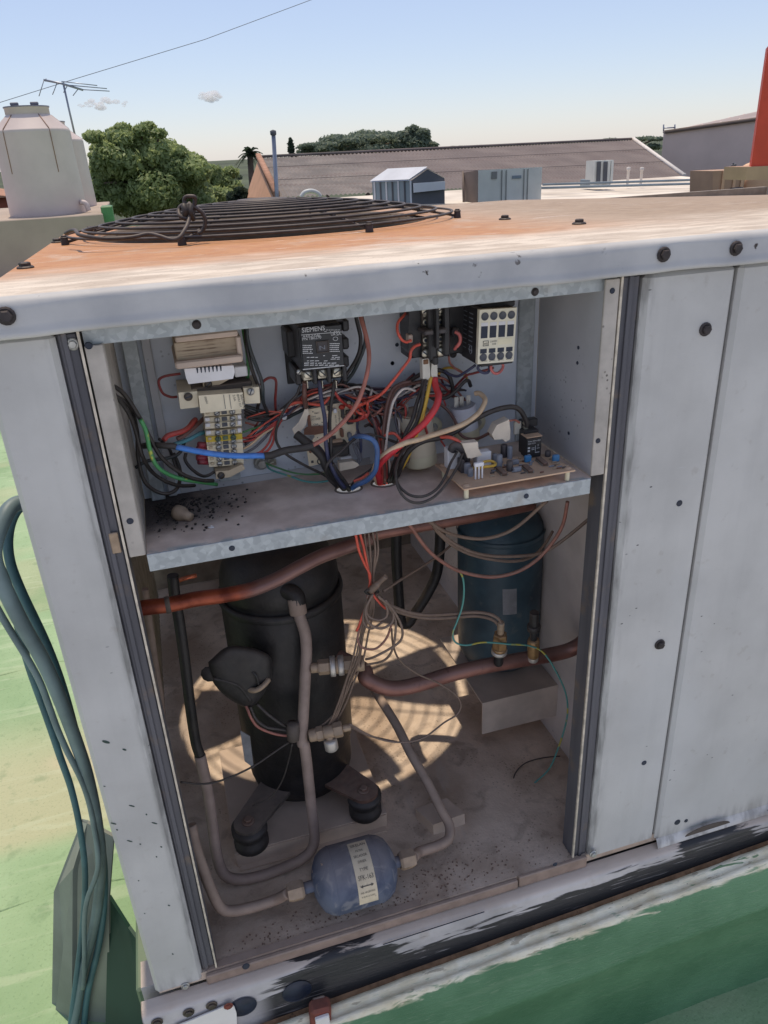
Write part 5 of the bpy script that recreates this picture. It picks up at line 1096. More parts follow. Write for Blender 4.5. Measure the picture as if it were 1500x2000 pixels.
tag(MB().tube([cp('C', 1024 + 10 * math.cos(q), 672 + 16 * math.sin(q), .120) for q in (0, 1.05, 2.1, 3.14, 4.2, 5.2)], .0018, 6, True).build('cable_tie', 'white_plastic', None, cp('C', 1024, 672, .12)), 'white cable tie on the black bundle left of the torn card', 'cable tie')
W('thin black wire looping from the contactor side screw down to the shelf hole', 'w_black', .0024, 'C', (1115, 500, .09), (1105, 550, .09), (1060, 600, .09), (1010, 670, .09), (978, 760, .09), (985, 830, .09), (1035, 885, .09), (1140, 945, .09), (1250, 1000, .09), (1330, 1060, .088))
W('thin green wire sagging from the earth stud', 'w_green', .0017, 'C', (920, 935, .14), (990, 965, .13), (1080, 990, .12), (1180, 998, .115), (1300, 990, .11))
W('thin yellow wire sagging from the earth stud', 'w_tealyellow', .0018, 'C', (925, 945, .14), (960, 975, .13), (1040, 1005, .115), (1120, 1035, .105), (1200, 1042, .10), (1310, 1030, .095))
W('brown lead from the left terminal of the contactor', 'w_brown', .0044, 'M', (308, 810, .09), (308, 900, .095), (308, 980, .10), (320, 1090, .115))
W('navy lead from the middle terminal of the contactor to the shelf hole', 'w_navy', .0036, 'M', (460, 800, .085), (475, 900, .078), (495, 1050, .072), (520, 1200, .07), (535, 1350, .07), (550, 1550, .07), (575, 1690, .07), (640, 1820, .07), (740, 1960, .075))
W('black lead from the right terminal of the contactor to the shelf hole', 'w_black', .0032, 'M', (640, 790, .085), (615, 880, .082), (600, 1000, .08), (590, 1200, .076), (580, 1400, .075), (580, 1580, .074), (610, 1720, .074), (690, 1850, .075), (770, 1960, .078))
W('second navy lead beside the first, behind the tape splice', 'w_navy', .0030, 'M', (430, 1480, .09), (490, 1560, .085), (545, 1650, .08), (560, 1760, .078), (640, 1880, .08), (720, 1965, .082))
W('fat black sleeve slanting down across the torn card', 'black_rubber', .0066, 'M', (215, 1380, .095), (280, 1440, .09), (400, 1530, .085), (510, 1640, .08), (545, 1740, .078), (640, 1860, .08), (745, 1960, .085), n=12)
W('black wire crossing in front of the contactor leads to the shelf hole', 'w_black', .0026, 'M', (900, 1390, .08), (800, 1460, .075), (700, 1560, .068), (600, 1650, .062), (545, 1740, .06), (555, 1840, .065), (650, 1950, .075))
W('thick black cable descending into the first shelf hole', 'w_black', .0042, 'M', (600, 1700, .07), (680, 1800, .072), (740, 1880, .076), (790, 1985, .08))
W('thin grey wire into the first shelf hole', 'w_black', .0020, 'M', (1040, 1740, .08), (940, 1820, .078), (850, 1880, .078), (800, 1960, .082))
W('black wire dropping from the header right of the contactor', 'w_black', .0034, 'C', (1425, 85, .10), (1445, 170, .10), (1452, 240, .10), (1435, 330, .10), (1385, 430, .105), (1330, 510, .115))
W('teal black wire beside it right of the contactor', 'w_tealblack', .0034, 'C', (1455, 85, .10), (1478, 170, .10), (1478, 250, .10), (1440, 370, .10), (1400, 450, .108), (1320, 530, .12))
W('blue cable arching into the first shelf hole', 'w_bluearc', .0044, 'M', (800, 1440, .09), (870, 1402, .075), (960, 1395, .06), (1040, 1440, .055), (1080, 1530, .052), (1088, 1640, .05), (1068, 1770, .052), (990, 1870, .058), (880, 1920, .07), (820, 1965, .08), n=12)
W('black wire from the blue arch across to the second shelf hole', 'w_black', .0024, 'M', (880, 1400, .09), (1000, 1385, .085), (1130, 1410, .08), (1260, 1450, .08), (1380, 1490, .08))
for i in range(3): W(('left', 'middle', 'right')[i] + ' grey lead at the right edge of the cream card', 'w_grey', .0022, 'M', (830 + i * 28, 1480 - i * 10, .105), (860 + i * 24, 1560, .10), (890 + i * 12, 1640, .098), (870 + i * 10, 1705, .10))
W('navy wire down the right edge of the cream card', 'w_navy', .0024, 'M', (885, 1220, .11), (880, 1320, .108), (905, 1420, .10), (915, 1560, .10), (890, 1680, .10))
W('red wire slanting from the contactor leads to the card relay', 'w_red', .0026, 'M', (630, 920, .10), (680, 985, .10), (750, 1050, .105), (830, 1115, .11))
W('orange red wire arching over the torn card', 'w_orange', .0026, 'M', (95, 1130, .118), (160, 1060, .115), (260, 1030, .112), (380, 1045, .11), (480, 1055, .108), (560, 1000, .11), (595, 930, .115))
W('red wire rising from the card to the two-pole contactor', 'w_orange', .0027, 'M', (830, 1120, .10), (880, 1070, .098), (960, 1030, .095), (1080, 975, .09), (1180, 900, .085), (1270, 800, .085), (1380, 660, .085), (1450, 560, .085), (1465, 480, .085), (1500, 430, .088), (1560, 400, .09))
W('orange wire curling from the header to the two-pole contactor', 'w_orange', .0025, 'N', (290, 120, .11), (235, 170, .10), (198, 240, .095), (200, 320, .09), (240, 400, .088), (300, 432, .088), (350, 415, .090))
W('small red loop right of the cream card', 'w_red', .0027, 'M', (900, 1090, .10), (930, 1130, .095), (925, 1185, .092), (870, 1225, .095), (790, 1232, .105))
W('second small red loop right of the cream card', 'w_red', .0027, 'M', (980, 1090, .10), (992, 1140, .095), (965, 1195, .093), (910, 1215, .10))
W('pinkish wire looping toward the brown leads', 'w_pinkbrown', .0026, 'M', (1175, 1060, .105), (1120, 1130, .10), (1050, 1172, .10), (985, 1160, .105), (930, 1110, .11))
W('purple wire crossing behind towards the big capacitor', 'w_purple', .0026, 'M', (660, 930, .13), (760, 960, .13), (900, 985, .13), (1040, 1050, .13), (1170, 1090, .13), (1300, 1130, .13))
W('white striped wire in the upper bundle', 'w_white', .0020, 'M', (700, 905, .128), (790, 900, .126), (900, 930, .126), (1060, 935, .128), (1220, 900, .13), (1400, 800, .132))
W('dark red wire in the upper bundle', 'w_darkred', .0024, 'M', (700, 850, .13), (800, 870, .13), (950, 900, .13), (1120, 915, .132), (1300, 880, .134), (1480, 740, .134))
W('purple wire along the top of the upper bundle', 'w_purple', .0026, 'M', (690, 830, .134), (820, 860, .134), (960, 880, .134), (1140, 890, .136), (1320, 860, .138), (1500, 720, .138))
W('brown wire of the lower bundle left of the contactor leads', 'w_brown', .0034, 'M', (120, 1080, .125), (250, 990, .12), (400, 930, .118), (540, 880, .115), (660, 800, .112))
W('dark red wire hanging right of the cream card to the second shelf hole', 'w_darkred', .0024, 'M', (1070, 1190, .11), (1110, 1280, .105), (1120, 1400, .10), (1130, 1550, .09), (1170, 1700, .085), (1200, 1850, .085))
W('long brown wire arching from the bundle down into the second shelf hole', 'w_brown', .0034, 'D', (340, 515, .10), (290, 525, .098), (240, 560, .095), (212, 640, .09), (195, 740, .086), (185, 830, .084), (188, 920, .083), (200, 1060, .085))
W('second brown wire arching beside it into the second shelf hole', 'w_brown', .0032, 'D', (420, 505, .11), (320, 520, .105), (255, 555, .10), (225, 640, .095), (210, 740, .092), (205, 850, .09), (215, 940, .088), (225, 1060, .09))
W('pale grey wire arching left of the big capacitor', 'w_white', .0024, 'D', (365, 565, .09), (330, 553, .088), (290, 565, .085), (245, 625, .082), (222, 710, .08), (208, 800, .08), (200, 900, .08))
W('black wire under the left push-on sleeve running down to the second shelf hole', 'w_black', .0036, 'D', (408, 500, .09), (390, 570, .085), (370, 650, .08), (350, 720, .076), (310, 800, .075), (285, 870, .075), (250, 960, .078), (215, 1060, .085))
W('second black wire from the push-on sleeve across the big capacitor', 'w_black', .0036, 'D', (422, 505, .088), (408, 580, .080), (390, 660, .074), (365, 740, .072), (320, 820, .070), (290, 900, .072), (255, 980, .075), (228, 1060, .085))
W('flat yellow wire running down in front of the big capacitor', 'w_yellow', .0036, 'D', (450, 490, .09), (430, 570, .08), (410, 660, .074), (395, 740, .070), (370, 820, .068), (330, 910, .070), (285, 990, .075), (240, 1060, .085))
W('thick bright red cable sweeping from the terminal to the second shelf hole', 'w_redbright', .0050, 'D', (468, 495, .090), (480, 550, .080), (486, 600, .072), (472, 660, .064), (430, 730, .056), (370, 790, .052), (300, 850, .050), (230, 905, .052), (180, 950, .058), (160, 1000, .066), (170, 1065, .08), n=12)
W('thick cream cable sweeping from the small capacitor to the second shelf hole', 'w_cream', .0046, 'D', (690, 580, .10), (715, 578, .095), (738, 605, .085), (735, 640, .078), (705, 690, .070), (640, 735, .062), (560, 770, .056), (460, 805, .050), (380, 832, .047), (300, 850, .048), (220, 890, .052), (165, 945, .06), (145, 1010, .07), (160, 1065, .082), n=12)
W('thick black cable arching from the board relay to the shelf', 'w_black', .0046, 'D', (968, 760, .066), (966, 715, .064), (940, 675, .064), (880, 656, .066), (790, 670, .07), (690, 718, .072), (600, 770, .07), (500, 815, .066), (420, 840, .062), (350, 890, .062), (290, 960, .068), (245, 1060, .084), n=12)
W('black wire loop hanging over the shelf edge from the white connector', 'w_black', .0024, 'D', (590, 895, .045), (560, 950, .035), (530, 1030, .018), (480, 1100, .004), (410, 1140, -.004), (340, 1135, -.004), (285, 1085, .004), (262, 1020, .02), (268, 950, .04), (300, 890, .055), (350, 850, .06))
W('second black wire loop hanging lowest over the shelf edge', 'w_black', .0024, 'D', (620, 905, .042), (590, 980, .028), (540, 1065, .010), (470, 1140, -.004), (390, 1172, -.010), (320, 1155, -.008), (270, 1090, .002), (256, 1000, .02), (275, 930, .045), (320, 870, .06))
o = MB().tube(spl([cp('D', 560, 890, .05), cp('D', 575, 865, .048), cp('D', 605, 870, .046), cp('D', 635, 905, .048), cp('D', 640, 950, .052)]), .0050, 10).build('boot', 'comp_dark', None, cp('D', 600, 870, .048)); tag(o, 'dark grey boot on the white board connector', 'boot')
W('black wire from the small capacitor tab back to the upper bundle', 'w_black', .0034, 'D', (665, 540, .115), (658, 518, .112), (630, 518, .11), (580, 560, .11), (530, 598, .112), (470, 606, .116), (410, 580, .12), (350, 530, .125))
W('black wire arching over to the left tab of the small capacitor', 'w_black', .0038, 'D', (568, 590, .122), (565, 530, .122), (545, 480, .124), (500, 455, .126), (440, 452, .128), (370, 485, .13), (320, 520, .13))
W('yellow wire running along the plate above the small capacitor', 'w_yellow', .0024, 'D', (490, 475, .13), (520, 450, .132), (570, 442, .134), (610, 455, .135), (640, 490, .132), (640, 510, .125))
W('dark blue wire looping under the cream contactor face', 'w_navy', .0026, 'D', (715, 420, .085), (700, 445, .085), (725, 468, .083), (758, 468, .082), (770, 445, .083), (765, 420, .085))
W('pink wire looping under the cream contactor face', 'w_pink', .0026, 'D', (778, 418, .082), (776, 445, .08), (795, 470, .078), (820, 466, .078), (838, 440, .08), (838, 415, .082))
W('dark blue wire running left from under the cream contactor', 'w_navy', .0026, 'D', (690, 425, .095), (650, 455, .10), (600, 485, .108), (560, 482, .115), (520, 455, .122))
W('red wire running left from under the cream contactor', 'w_darkred', .0022, 'D', (790, 440, .095), (730, 455, .10), (680, 468, .108), (635, 485, .115), (560, 560, .125), (500, 600, .13), (440, 590, .13))
W('tan wire hanging from the two-pole contactor base', 'w_pinkbrown', .0020, 'D', (545, 375, .12), (555, 415, .122), (590, 450, .126), (640, 475, .128))
W('pink loop at the right side of the two-pole contactor', 'w_pink', .0032, 'D', (580, 245, .095), (600, 262, .092), (606, 295, .09), (598, 325, .092), (578, 338, .098))
W('red wire hooping in front of the big capacitor', 'w_red', .0024, 'D', (470, 590, .10), (430, 600, .09), (412, 650, .085), (412, 730, .082), (425, 790, .08), (440, 815, .078))
W('red wire arching to the white tape over the board', 'w_orange', .0032, 'D', (440, 830, .075), (490, 816, .066), (540, 817, .058), (590, 832, .05), (625, 855, .045))
W('thin red wire behind the white board connector', 'w_red', .0018, 'D', (500, 830, .09), (520, 860, .08), (545, 905, .065))
W('brown wire sagging from the upper bundle to the crumpled tape', 'w_brown', .0028, 'D', (800, 775, .066), (760, 800, .074), (700, 828, .085), (640, 825, .095), (600, 790, .10), (580, 730, .11), (540, 670, .118), (480, 620, .124), (420, 580, .13))
W('copper wire from the crumpled tape to the board relay', 'w_pinkbrown', .0020, 'D', (870, 728, .066), (905, 722, .068), (930, 738, .07))
W('orange loop left of the big capacitor foot', 'w_orange', .0027, 'D', (180, 830, .085), (215, 800, .08), (250, 795, .075), (285, 830, .072), (295, 875, .072), (280, 910, .075), (250, 915, .08))
W('yellow wire loop lying over the board pin header', 'w_yellow', .0026, 'O', (460, 1622, .028), (490, 1590, .03), (560, 1560, .034), (630, 1550, .034), (666, 1572, .03), (645, 1596, .026), (560, 1606, .024), (490, 1614, .025))
W('red wire going down the second shelf hole', 'w_red', .0028, 'D', (180, 880, .085), (170, 930, .084), (185, 990, .083), (180, 1075, .086))
W('orange wire going down the second shelf hole', 'w_orange', .0028, 'D', (195, 900, .088), (200, 980, .086), (195, 1075, .088))
W('red tail between the two shelf holes', 'w_orange', .0024, 'D', (110, 1010, .075), (70, 1040, .072), (30, 1055, .074))

# the thin harness tangled behind everything: one tied thing, its strands are parts
hn = thing('wire_harness', 'tangled harness of thin red, black and brown wires between terminal strip and capacitors', 'wire harness', cp('D', 100, 620, .13))
rn = random.Random(42)
for i in range(26):
    m_ = rn.choice(('w_darkred', 'w_red', 'w_black', 'w_black', 'w_brown', 'w_brown', 'w_black', 'w_purple', 'w_pinkbrown', 'w_grey', 'w_navy', 'w_white', 'w_orange'))
    j = lambda s_: rn.uniform(-s_, s_)
    pts = [(810 + j(10), 690 + rn.uniform(-60, 180), .125 + j(.01)), (930 + j(20), 690 + j(50), .125 + j(.01)), (1040 + j(20), 650 + j(40), .128 + j(.012)), (1180 + j(30), 570 + j(45), .125 + j(.015)), (1330 + j(30), 530 + j(40), .122 + j(.018)), (1470 + j(30), 560 + j(55), .12 + j(.02)), (1600 + j(40), 600 + j(70), .12 + j(.02))]
    if i % 3 == 0: pts = pts[2:] + [(1680 + j(40), 700 + j(80), .11 + j(.02)), (1690 + j(40), 860 + j(60), .10 + j(.02)), (1660 + j(20), 985 + j(20), .088)]
    elif i % 3 == 1: pts = pts[1:] + [(1740 + j(50), 520 + j(50), .125 + j(.015)), (1860 + j(60), 480 + j(60), .13 + j(.01)), (1990 + j(80), 540 + j(80), .132 + j(.01))]
    wire(None, m_, rn.uniform(.0010, .0017), 'C', pts, 'strand', parent=hn, sub=6, n=6)
for i in range(6):
    m_ = rn.choice(('w_red', 'w_darkred', 'w_black', 'w_brown', 'w_orange', 'w_pinkbrown'))
    x = rn.uniform(880, 1080); y = rn.uniform(1050, 1250); pts = [(x + 90 * math.cos(a_ * .9 + i) + rn.uniform(-25, 25), y + 70 * math.sin(a_ * .9 + i) + rn.uniform(-25, 25), .10 + rn.uniform(-.012, .02)) for a_ in range(6)]
    wire(None, m_, rn.uniform(.0012, .0018), 'M', pts, 'strand', parent=hn, sub=6, n=6)
for i in range(8):
    m_ = ('w_black', 'w_brown', 'w_darkred', 'w_black', 'w_purple', 'w_orange', 'w_black', 'w_white')[i]
    wire(None, m_, .0016, 'D', [(40 + i * 12 + rn.uniform(-10, 10), 590 + rn.uniform(-40, 60), .115), (110 + rn.uniform(-15, 15), 680 + rn.uniform(-40, 40), .105), (150 + i * 6, 800 + rn.uniform(-30, 30), .095), (165 + i * 8, 930, .088), (170 + i * 8, 1070, .086)], 'strand', parent=hn, sub=6, n=6)

# ------------------------------------------------------------------ wiring in the compressor compartment
GL = 'compressor compartment wiring'
def V(label, m_, r, *pts, k='F', sub=7): return wire(label, m_, r * .8, k, list(pts), 'wire', 'wire', GL, sub)
V('bright red wire in the bundle hanging from the shelf', 'w_orange', .0022, (38, 170, .10), (60, 260, .105), (95, 340, .11), (124, 400, .11), (118, 470, .11), (100, 560, .112), (70, 640, .115), (45, 700, .12))
V('second bright red wire in the hanging bundle', 'w_orange', .0022, (62, 170, .105), (90, 290, .11), (118, 400, .112), (128, 490, .112), (165, 545, .112), (205, 580, .115))
rn = random.Random(11)
for i, nm in enumerate(('leftmost', 'second', 'third', 'fourth', 'rightmost')):
    a = 55 + i * 22
    V(nm + ' dusty brown wire of the bundle hanging from the shelf', 'w_dustbrown', .0019, (a + 10, 160, .11 + i * .004), (a + 22, 270, .113), (112 + i * 7, 390, .115), (118 + i * 5, 490, .115), (100 + i * 9, 590, .12), (55 + i * 11 + rn.uniform(-6, 6), 720, .122 + i * .003), (25 + i * 12 + rn.uniform(-8, 8), 850, .126 + i * .003), (-12 + i * 12 + rn.uniform(-6, 6), 960, .134 + i * .003), (-52 + i * 10 + rn.uniform(-6, 6), 1090, .14 + i * .003), (-95 + i * 8, 1190, .146 + i * .002), (-148 + i * 8, 1262, .152))
V('dusty brown wire coiled in a small ring below the cable tie', 'w_dustbrown', .0022, (130, 500, .108), (100, 570, .106), (110, 625, .104), (160, 645, .102), (210, 620, .104), (215, 570, .106), (180, 520, .108))
V('dusty brown wire coiled in a middle ring below the cable tie', 'w_dustbrown', .0022, (135, 500, .106), (95, 590, .103), (115, 660, .10), (180, 685, .10), (238, 650, .102), (240, 590, .104), (200, 530, .106))
V('dusty brown wire coiled in a long loop reaching the service valve', 'w_dustbrown', .0022, (160, 510, .106), (235, 580, .103), (285, 680, .102), (285, 750, .105), (230, 800, .108), (150, 840, .115), (95, 855, .125))
V('dusty brown wire in the lowest coil loop', 'w_dustbrown', .0022, (180, 520, .108), (255, 620, .104), (262, 700, .104), (240, 800, .11), (190, 860, .12), (100, 885, .135))
V('dusty red wire curling left of the coil', 'w_dustred', .0020, (60, 690, .12), (50, 750, .115), (80, 795, .11), (150, 800, .108), (210, 740, .106), (240, 650, .106))
V('dusty brown wire making the narrow left loop of the coil', 'w_dustbrown', .0020, (110, 500, .11), (80, 620, .112), (90, 670, .11), (130, 690, .108), (190, 650, .106))
tag(MB().tube([cp('F', 128 + 34 * math.cos(q * .785), 488 + 12 * math.sin(q * .785), .110 + .006 * math.sin(q * .785 + 1)) for q in range(8)], .0022, 6, True).build('cable_tie', 'black_rubber', None, cp('F', 128, 488, .11)), 'black cable tie round the hanging wire bundle', 'cable tie')
o = MB().tube(spl([cp('F', 120, 485, .107), cp('F', 165, 440, .10), cp('F', 205, 405, .095)]), [.005] * 8 + [.0035] * 9, 8).build('frayed_end', 'w_dustbrown', None, cp('F', 165, 440, .1)); tag(o, 'frayed brown wire ends sticking up at the cable tie', 'wire end')
V('upper dusty lead running to the brass pressure switch', 'w_dustbrown', .0032, (150, 500, .112), (230, 560, .115), (330, 598, .125), (440, 615, .135), (560, 612, .145), (680, 603, .15), (770, 612, .15), (822, 640, .15), (832, 680, .152))
V('lower dusty lead running to the brass pressure switch', 'w_dustbrown', .0032, (160, 515, .114), (250, 590, .118), (360, 622, .128), (470, 630, .138), (600, 622, .148), (700, 618, .152), (780, 636, .154), (815, 668, .155), (820, 700, .155))
V('long thin wire looping low across the floor in front of the suction pipe', 'w_dustbrown', .0018, (235, 690, .11), (245, 780, .12), (280, 860, .13), (370, 930, .14), (490, 985, .15), (580, 1045, .15), (612, 1100, .148), (590, 1155, .145), (520, 1200, .14), (420, 1275, .13), (330, 1302, .128), (220, 1298, .128), (110, 1262, .13), (5, 1205, .135))
V('straight dusty wire stretched up to the right from the cable tie', 'w_dustbrown', .0024, (190, 485, .12), (320, 405, .16), (450, 320, .20), (560, 235, .24))
V('dusty red wire hanging in a wide loop below the shelf', 'w_dustred', .0032, (325, 115, .09), (370, 190, .095), (440, 270, .10), (530, 335, .105), (620, 380, .11), (760, 405, .115), (900, 380, .115), (1020, 315, .11), (1110, 225, .10), (1165, 130, .09), (1190, 0, .08))
V('dusty brown wire in the shallowest loop below the shelf', 'w_dustbrown', .0030, (430, 100, .10), (520, 160, .11), (620, 195, .12), (720, 203, .12), (830, 175, .12), (940, 115, .11), (1080, -5, .09))
V('dusty brown wire in the middle loop below the shelf', 'w_dustbrown', .0030, (460, 130, .11), (560, 215, .12), (660, 270, .125), (760, 292, .13), (880, 296, .13), (1010, 286, .13), (1100, 255, .13), (1210, 175, .12), (1350, 55, .11))
V('dusty brown wire in the lower double loop below the shelf', 'w_dustbrown', .0028, (470, 150, .115), (540, 220, .12), (640, 275, .128), (760, 308, .132), (900, 322, .135), (1000, 300, .14), (1060, 240, .15), (1110, 160, .16))
V('green and yellow wire winding down beside the blue tank', 'w_tealyellow', .0018, (600, 370, .12), (625, 420, .13), (630, 490, .135), (618, 570, .14), (590, 650, .142), (570, 710, .143), (585, 760, .143), (640, 778, .143), (720, 765, .143), (790, 765, .143), (880, 772, .143), (970, 780, .143), (1040, 808, .143), (1090, 860, .14), (1140, 940, .138), (1175, 1020, .136), (1190, 1110, .136), (1180, 1210, .138), (1140, 1340, .145), (1090, 1450, .155), (1000, 1535, .165))
V('thin black wire curled on the floor under the tank bracket', 'w_black', .0014, (1150, 1380, .20), (1050, 1390, .205), (960, 1420, .20), (905, 1480, .19), (892, 1560, .17))
V('coppery compressor lead under the terminal cover', 'w_pinkbrown', .0026, (690, 1195, .175), (715, 1255, .165), (760, 1320, .16), (840, 1355, .158), (950, 1372, .155), k='E')
V('upper black compressor lead under the terminal cover', 'w_black', .0030, (755, 1185, .172), (820, 1245, .165), (890, 1295, .16), (965, 1335, .156), k='E')
V('lower black compressor lead under the terminal cover', 'w_black', .0030, (715, 1200, .172), (745, 1270, .165), (810, 1320, .16), (890, 1335, .158), (960, 1345, .155), k='E')
o = MB().lathe([(.0, -.014), (.009, -.014), (.010, 0), (.009, .014), (0, .014)], cp('E', 968, 1345, .150), (.1, .1, 1), 10).build('cable_clip', 'dark_frame', None, cp('E', 968, 1345, .15)); tag(o, 'dark clip gathering the compressor leads against the riser pipe', 'clip')
V('thin dark wire slanting left across the compressor base', 'w_black', .0018, (600, 115, .145), (520, 165, .14), (450, 212, .135), (370, 255, .13), (280, 288, .125), (200, 298, .12), (120, 290, .115), k='G')
V('thin dark wire hanging down the compressor front', 'w_black', .0016, (615, 120, .148), (600, 200, .15), (570, 290, .152), (520, 355, .155), (440, 395, .16), k='G')
V('thin wire running from the service tee to the right', 'w_dustbrown', .0018, (860, 35, .138), (890, 50, .137), (960, 85, .134), (1080, 112, .129), k='G')
V('thin grey wire joining the bundle to the riser pipe', 'w_dustbrown', .0020, (1200, 1255, .15), (1160, 1290, .152), (1120, 1320, .153), (1080, 1345, .152), k='E')

# ------------------------------------------------------------------ cables left of the cabinet
GC = 'thick cables beside the cabinet'
def C(label, m_, r, *pts): return wire(label, m_, r, 'P', list(pts), 'cable', 'cable', GC, 10, None, 12)
C('thickest grey cable hanging left of the corner panel', 'cable_teal', .0084, (70, 975, .10), (30, 985, .09), (5, 1020, .07), (-15, 1075, .05), (0, 1130, .05), (40, 1210, .06), (85, 1290, .08), (120, 1370, .10), (150, 1450, .13), (172, 1520, .15), (188, 1600, .18), (196, 1690, .22), (185, 1800, .26), (160, 1900, .28), (140, 2020, .28))
C('teal cable looping highest left of the corner panel', 'cable_teal_dark', .0058, (75, 985, .16), (38, 990, .15), (20, 1040, .15), (18, 1090, .15), (40, 1150, .15), (90, 1260, .16), (130, 1370, .18), (160, 1480, .20), (185, 1580, .22), (205, 1700, .25), (195, 1830, .27), (170, 1950, .28), (160, 2030, .28))
C('dark teal cable outermost beside the cabinet', 'cable_teal_dark', .0048, (-45, 1000, .13), (-25, 1060, .11), (5, 1120, .10), (28, 1200, .11), (55, 1290, .13), (85, 1380, .16), (115, 1470, .18), (140, 1540, .20), (155, 1620, .22), (165, 1720, .25), (160, 1830, .27), (135, 2020, .28))
C('thin grey cable running down the front of the cable bundle', 'cable_teal', .0040, (-40, 1120, .07), (-10, 1180, .075), (60, 1300, .09), (95, 1380, .11), (130, 1460, .13), (165, 1540, .15), (185, 1610, .17), (190, 1690, .19), (170, 1760, .22), (165, 1840, .25), (162, 1930, .27))
# ------------------------------------------------------------------ ground, kerb, things round the cabinet
GZ = -.45
def struct(name, mb, m_): o = mb.build(name, m_); o['kind'] = 'structure'; return o
m_ = MB(); m_.bb(-9, 30, -.45, 13.2, GZ - .3, GZ); struct('flat_roof', m_, 'green_roof')
m_ = MB(); m_.bb(-9, 30, -9, -.451, GZ - .3, GZ - .004); struct('roof_bounce_slab', m_, 'bounce_coating')  # unseen slab behind the camera, whitened to bounce light into the shaded front
kb = MB(); pr = [(-.018, -.150), (-.024, -.138), (-.030, -.126), (-.036, -.113), (-.042, -.112), (-.0465, -.120), (-.049, -.124), (-.053, -.119), (-.058, -.123), (-.0605, -.134), (-.062, -.146), (-.074, -.206), (-.0745, -.214), (-.071, -.219), (-.045, -.40), (-.04, -.52)]
K = len(pr); vs = []; fs = []; N_ = 90
for i in range(N_ + 1):
    a = -.02 + 1.9 * i / N_; wv = .0004 * math.sin(a * 31) + .0003 * math.sin(a * 77)
    for (b, c) in pr: vs.append((a, b + wv, c + .05 * (a - .19) + wv))
for i in range(N_):
    for k in range(K - 1): fs.append((i * K + k, i * K + k + 1, (i + 1) * K + k + 1, (i + 1) * K + k))
kb.add(vs, fs, True)
kb.add([(p[0], p[1] + .30, p[2]) for p in vs[0::K]] + [vs[i] for i in range(0, len(vs), K)], [(i, i + 1, N_ + 2 + i, N_ + 1 + i) for i in range(N_)], False)
kt = thing('roof_kerb', 'green painted roof kerb with peeling cream top edge below the cabinet', 'kerb', (.2, -.05, GZ))
kb.build('kerb_face', 'kerb_paint', kt)
tag(struct('rail_gap', MB().prism([(-.1, -.0237, -.1345), (1.7, -.0237, -.0445), (1.7, -.0375, -.0475), (-.1, -.0375, -.1375)], (0, 0, -.012)), 'dirt'), 'strip of brown dirt between base rail and kerb')
pn = thing('support_plinth', 'dark green support block under the left end of the cabinet', 'plinth', (.5, .5, GZ))
m_ = MB(); m_.bb(-.135, 1.6, .10, 1.0, GZ, -.1485, .004); m_.build('block', 'green_dark', pn)
fo_ = thing('rusty_bracket', 'rust red and white bracket block under the base rail', 'bracket', cp('K', 560, 950, -.045))
MB().box(cp('K', 562, 955, -.045), (.030, .022, .050), Matrix.Rotation(.1, 3, 'Y'), .004).build('foot_block', 'rust_red', fo_); MB().box(cp('K', 560, 905, -.040), (.022, .018, .018), None, .004).build('foot_cap', 'pipe_dusty', fo_); MB().box(cp('K', 575, 985, -.058), (.020, .006, .022), None, .002).build('paint_patch', 'plate_white', fo_)
# bent sheet standing by the cables
st = thing('standing_sheet', 'grey-green bent metal sheet standing behind the cables at lower left', 'metal sheet', atz(120, 1990, GZ))
q = [at(*p) for p in ((158, 1605, .34), (105, 1742, .36), (100, 2040, .34), (140, 2040, .30), (142, 1700, .30), (170, 1608, .31))]
m_ = MB(); m_.add(q + [p + Vector((.002, .006, 0)) for p in q], [(0, 1, 2, 3, 4, 5)[::-1], (6, 7, 8, 9, 10, 11), (0, 6, 7, 1), (1, 7, 8, 2)]); m_.build('left_leaf', 'dull_sheet', st)
q = [at(*p) for p in ((170, 1608, .31), (142, 1700, .30), (140, 2040, .30), (214, 2040, .27), (213, 1755, .28), (222, 1635, .29))]
m_ = MB(); m_.add(q + [p + Vector((.002, .006, 0)) for p in q], [(0, 1, 2, 3, 4, 5)[::-1], (6, 7, 8, 9, 10, 11), (0, 6, 11, 5)]); m_.build('right_leaf', 'dull_sheet', st)
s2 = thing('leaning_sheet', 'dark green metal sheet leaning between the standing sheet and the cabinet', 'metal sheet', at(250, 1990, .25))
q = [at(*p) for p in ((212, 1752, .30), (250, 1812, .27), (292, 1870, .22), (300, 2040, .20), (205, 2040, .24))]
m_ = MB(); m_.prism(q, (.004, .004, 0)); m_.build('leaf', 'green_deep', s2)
# folds in the green membrane
for i, (a, b, lb) in enumerate((((0, 1315), (140, 1290), 'nearest raised seam in the green roof membrane'), ((0, 1210), (110, 1190), 'second raised seam in the green roof membrane'), ((0, 1770), (105, 1745), 'raised seam crossing behind the standing sheet'), ((0, 1060), (60, 1048), 'farthest raised seam in the green roof membrane'))):
    p, q = atz(*a, GZ), atz(*b, GZ); d = (q - p).normalized(); mb = MB(); pts = [p - d * .8 + d * t_ * .08 + Vector((0, .012 * math.sin(t_ * 1.7), -.0025)) for t_ in range(int((q - p).length / .08) + 16)]
    mb.tube(pts, [.0045 + .002 * math.sin(j * 2.1) for j in range(len(pts))], 6); s_ = mb.build('membrane_seam', 'green_roof', None, p); tag(s_, lb, 'seam', 'seams in the green roof')

# ------------------------------------------------------------------ the distance
struct('terrain', MB().bb(-3000, 3000, -200, 6000, -7, -6), 'terrain')
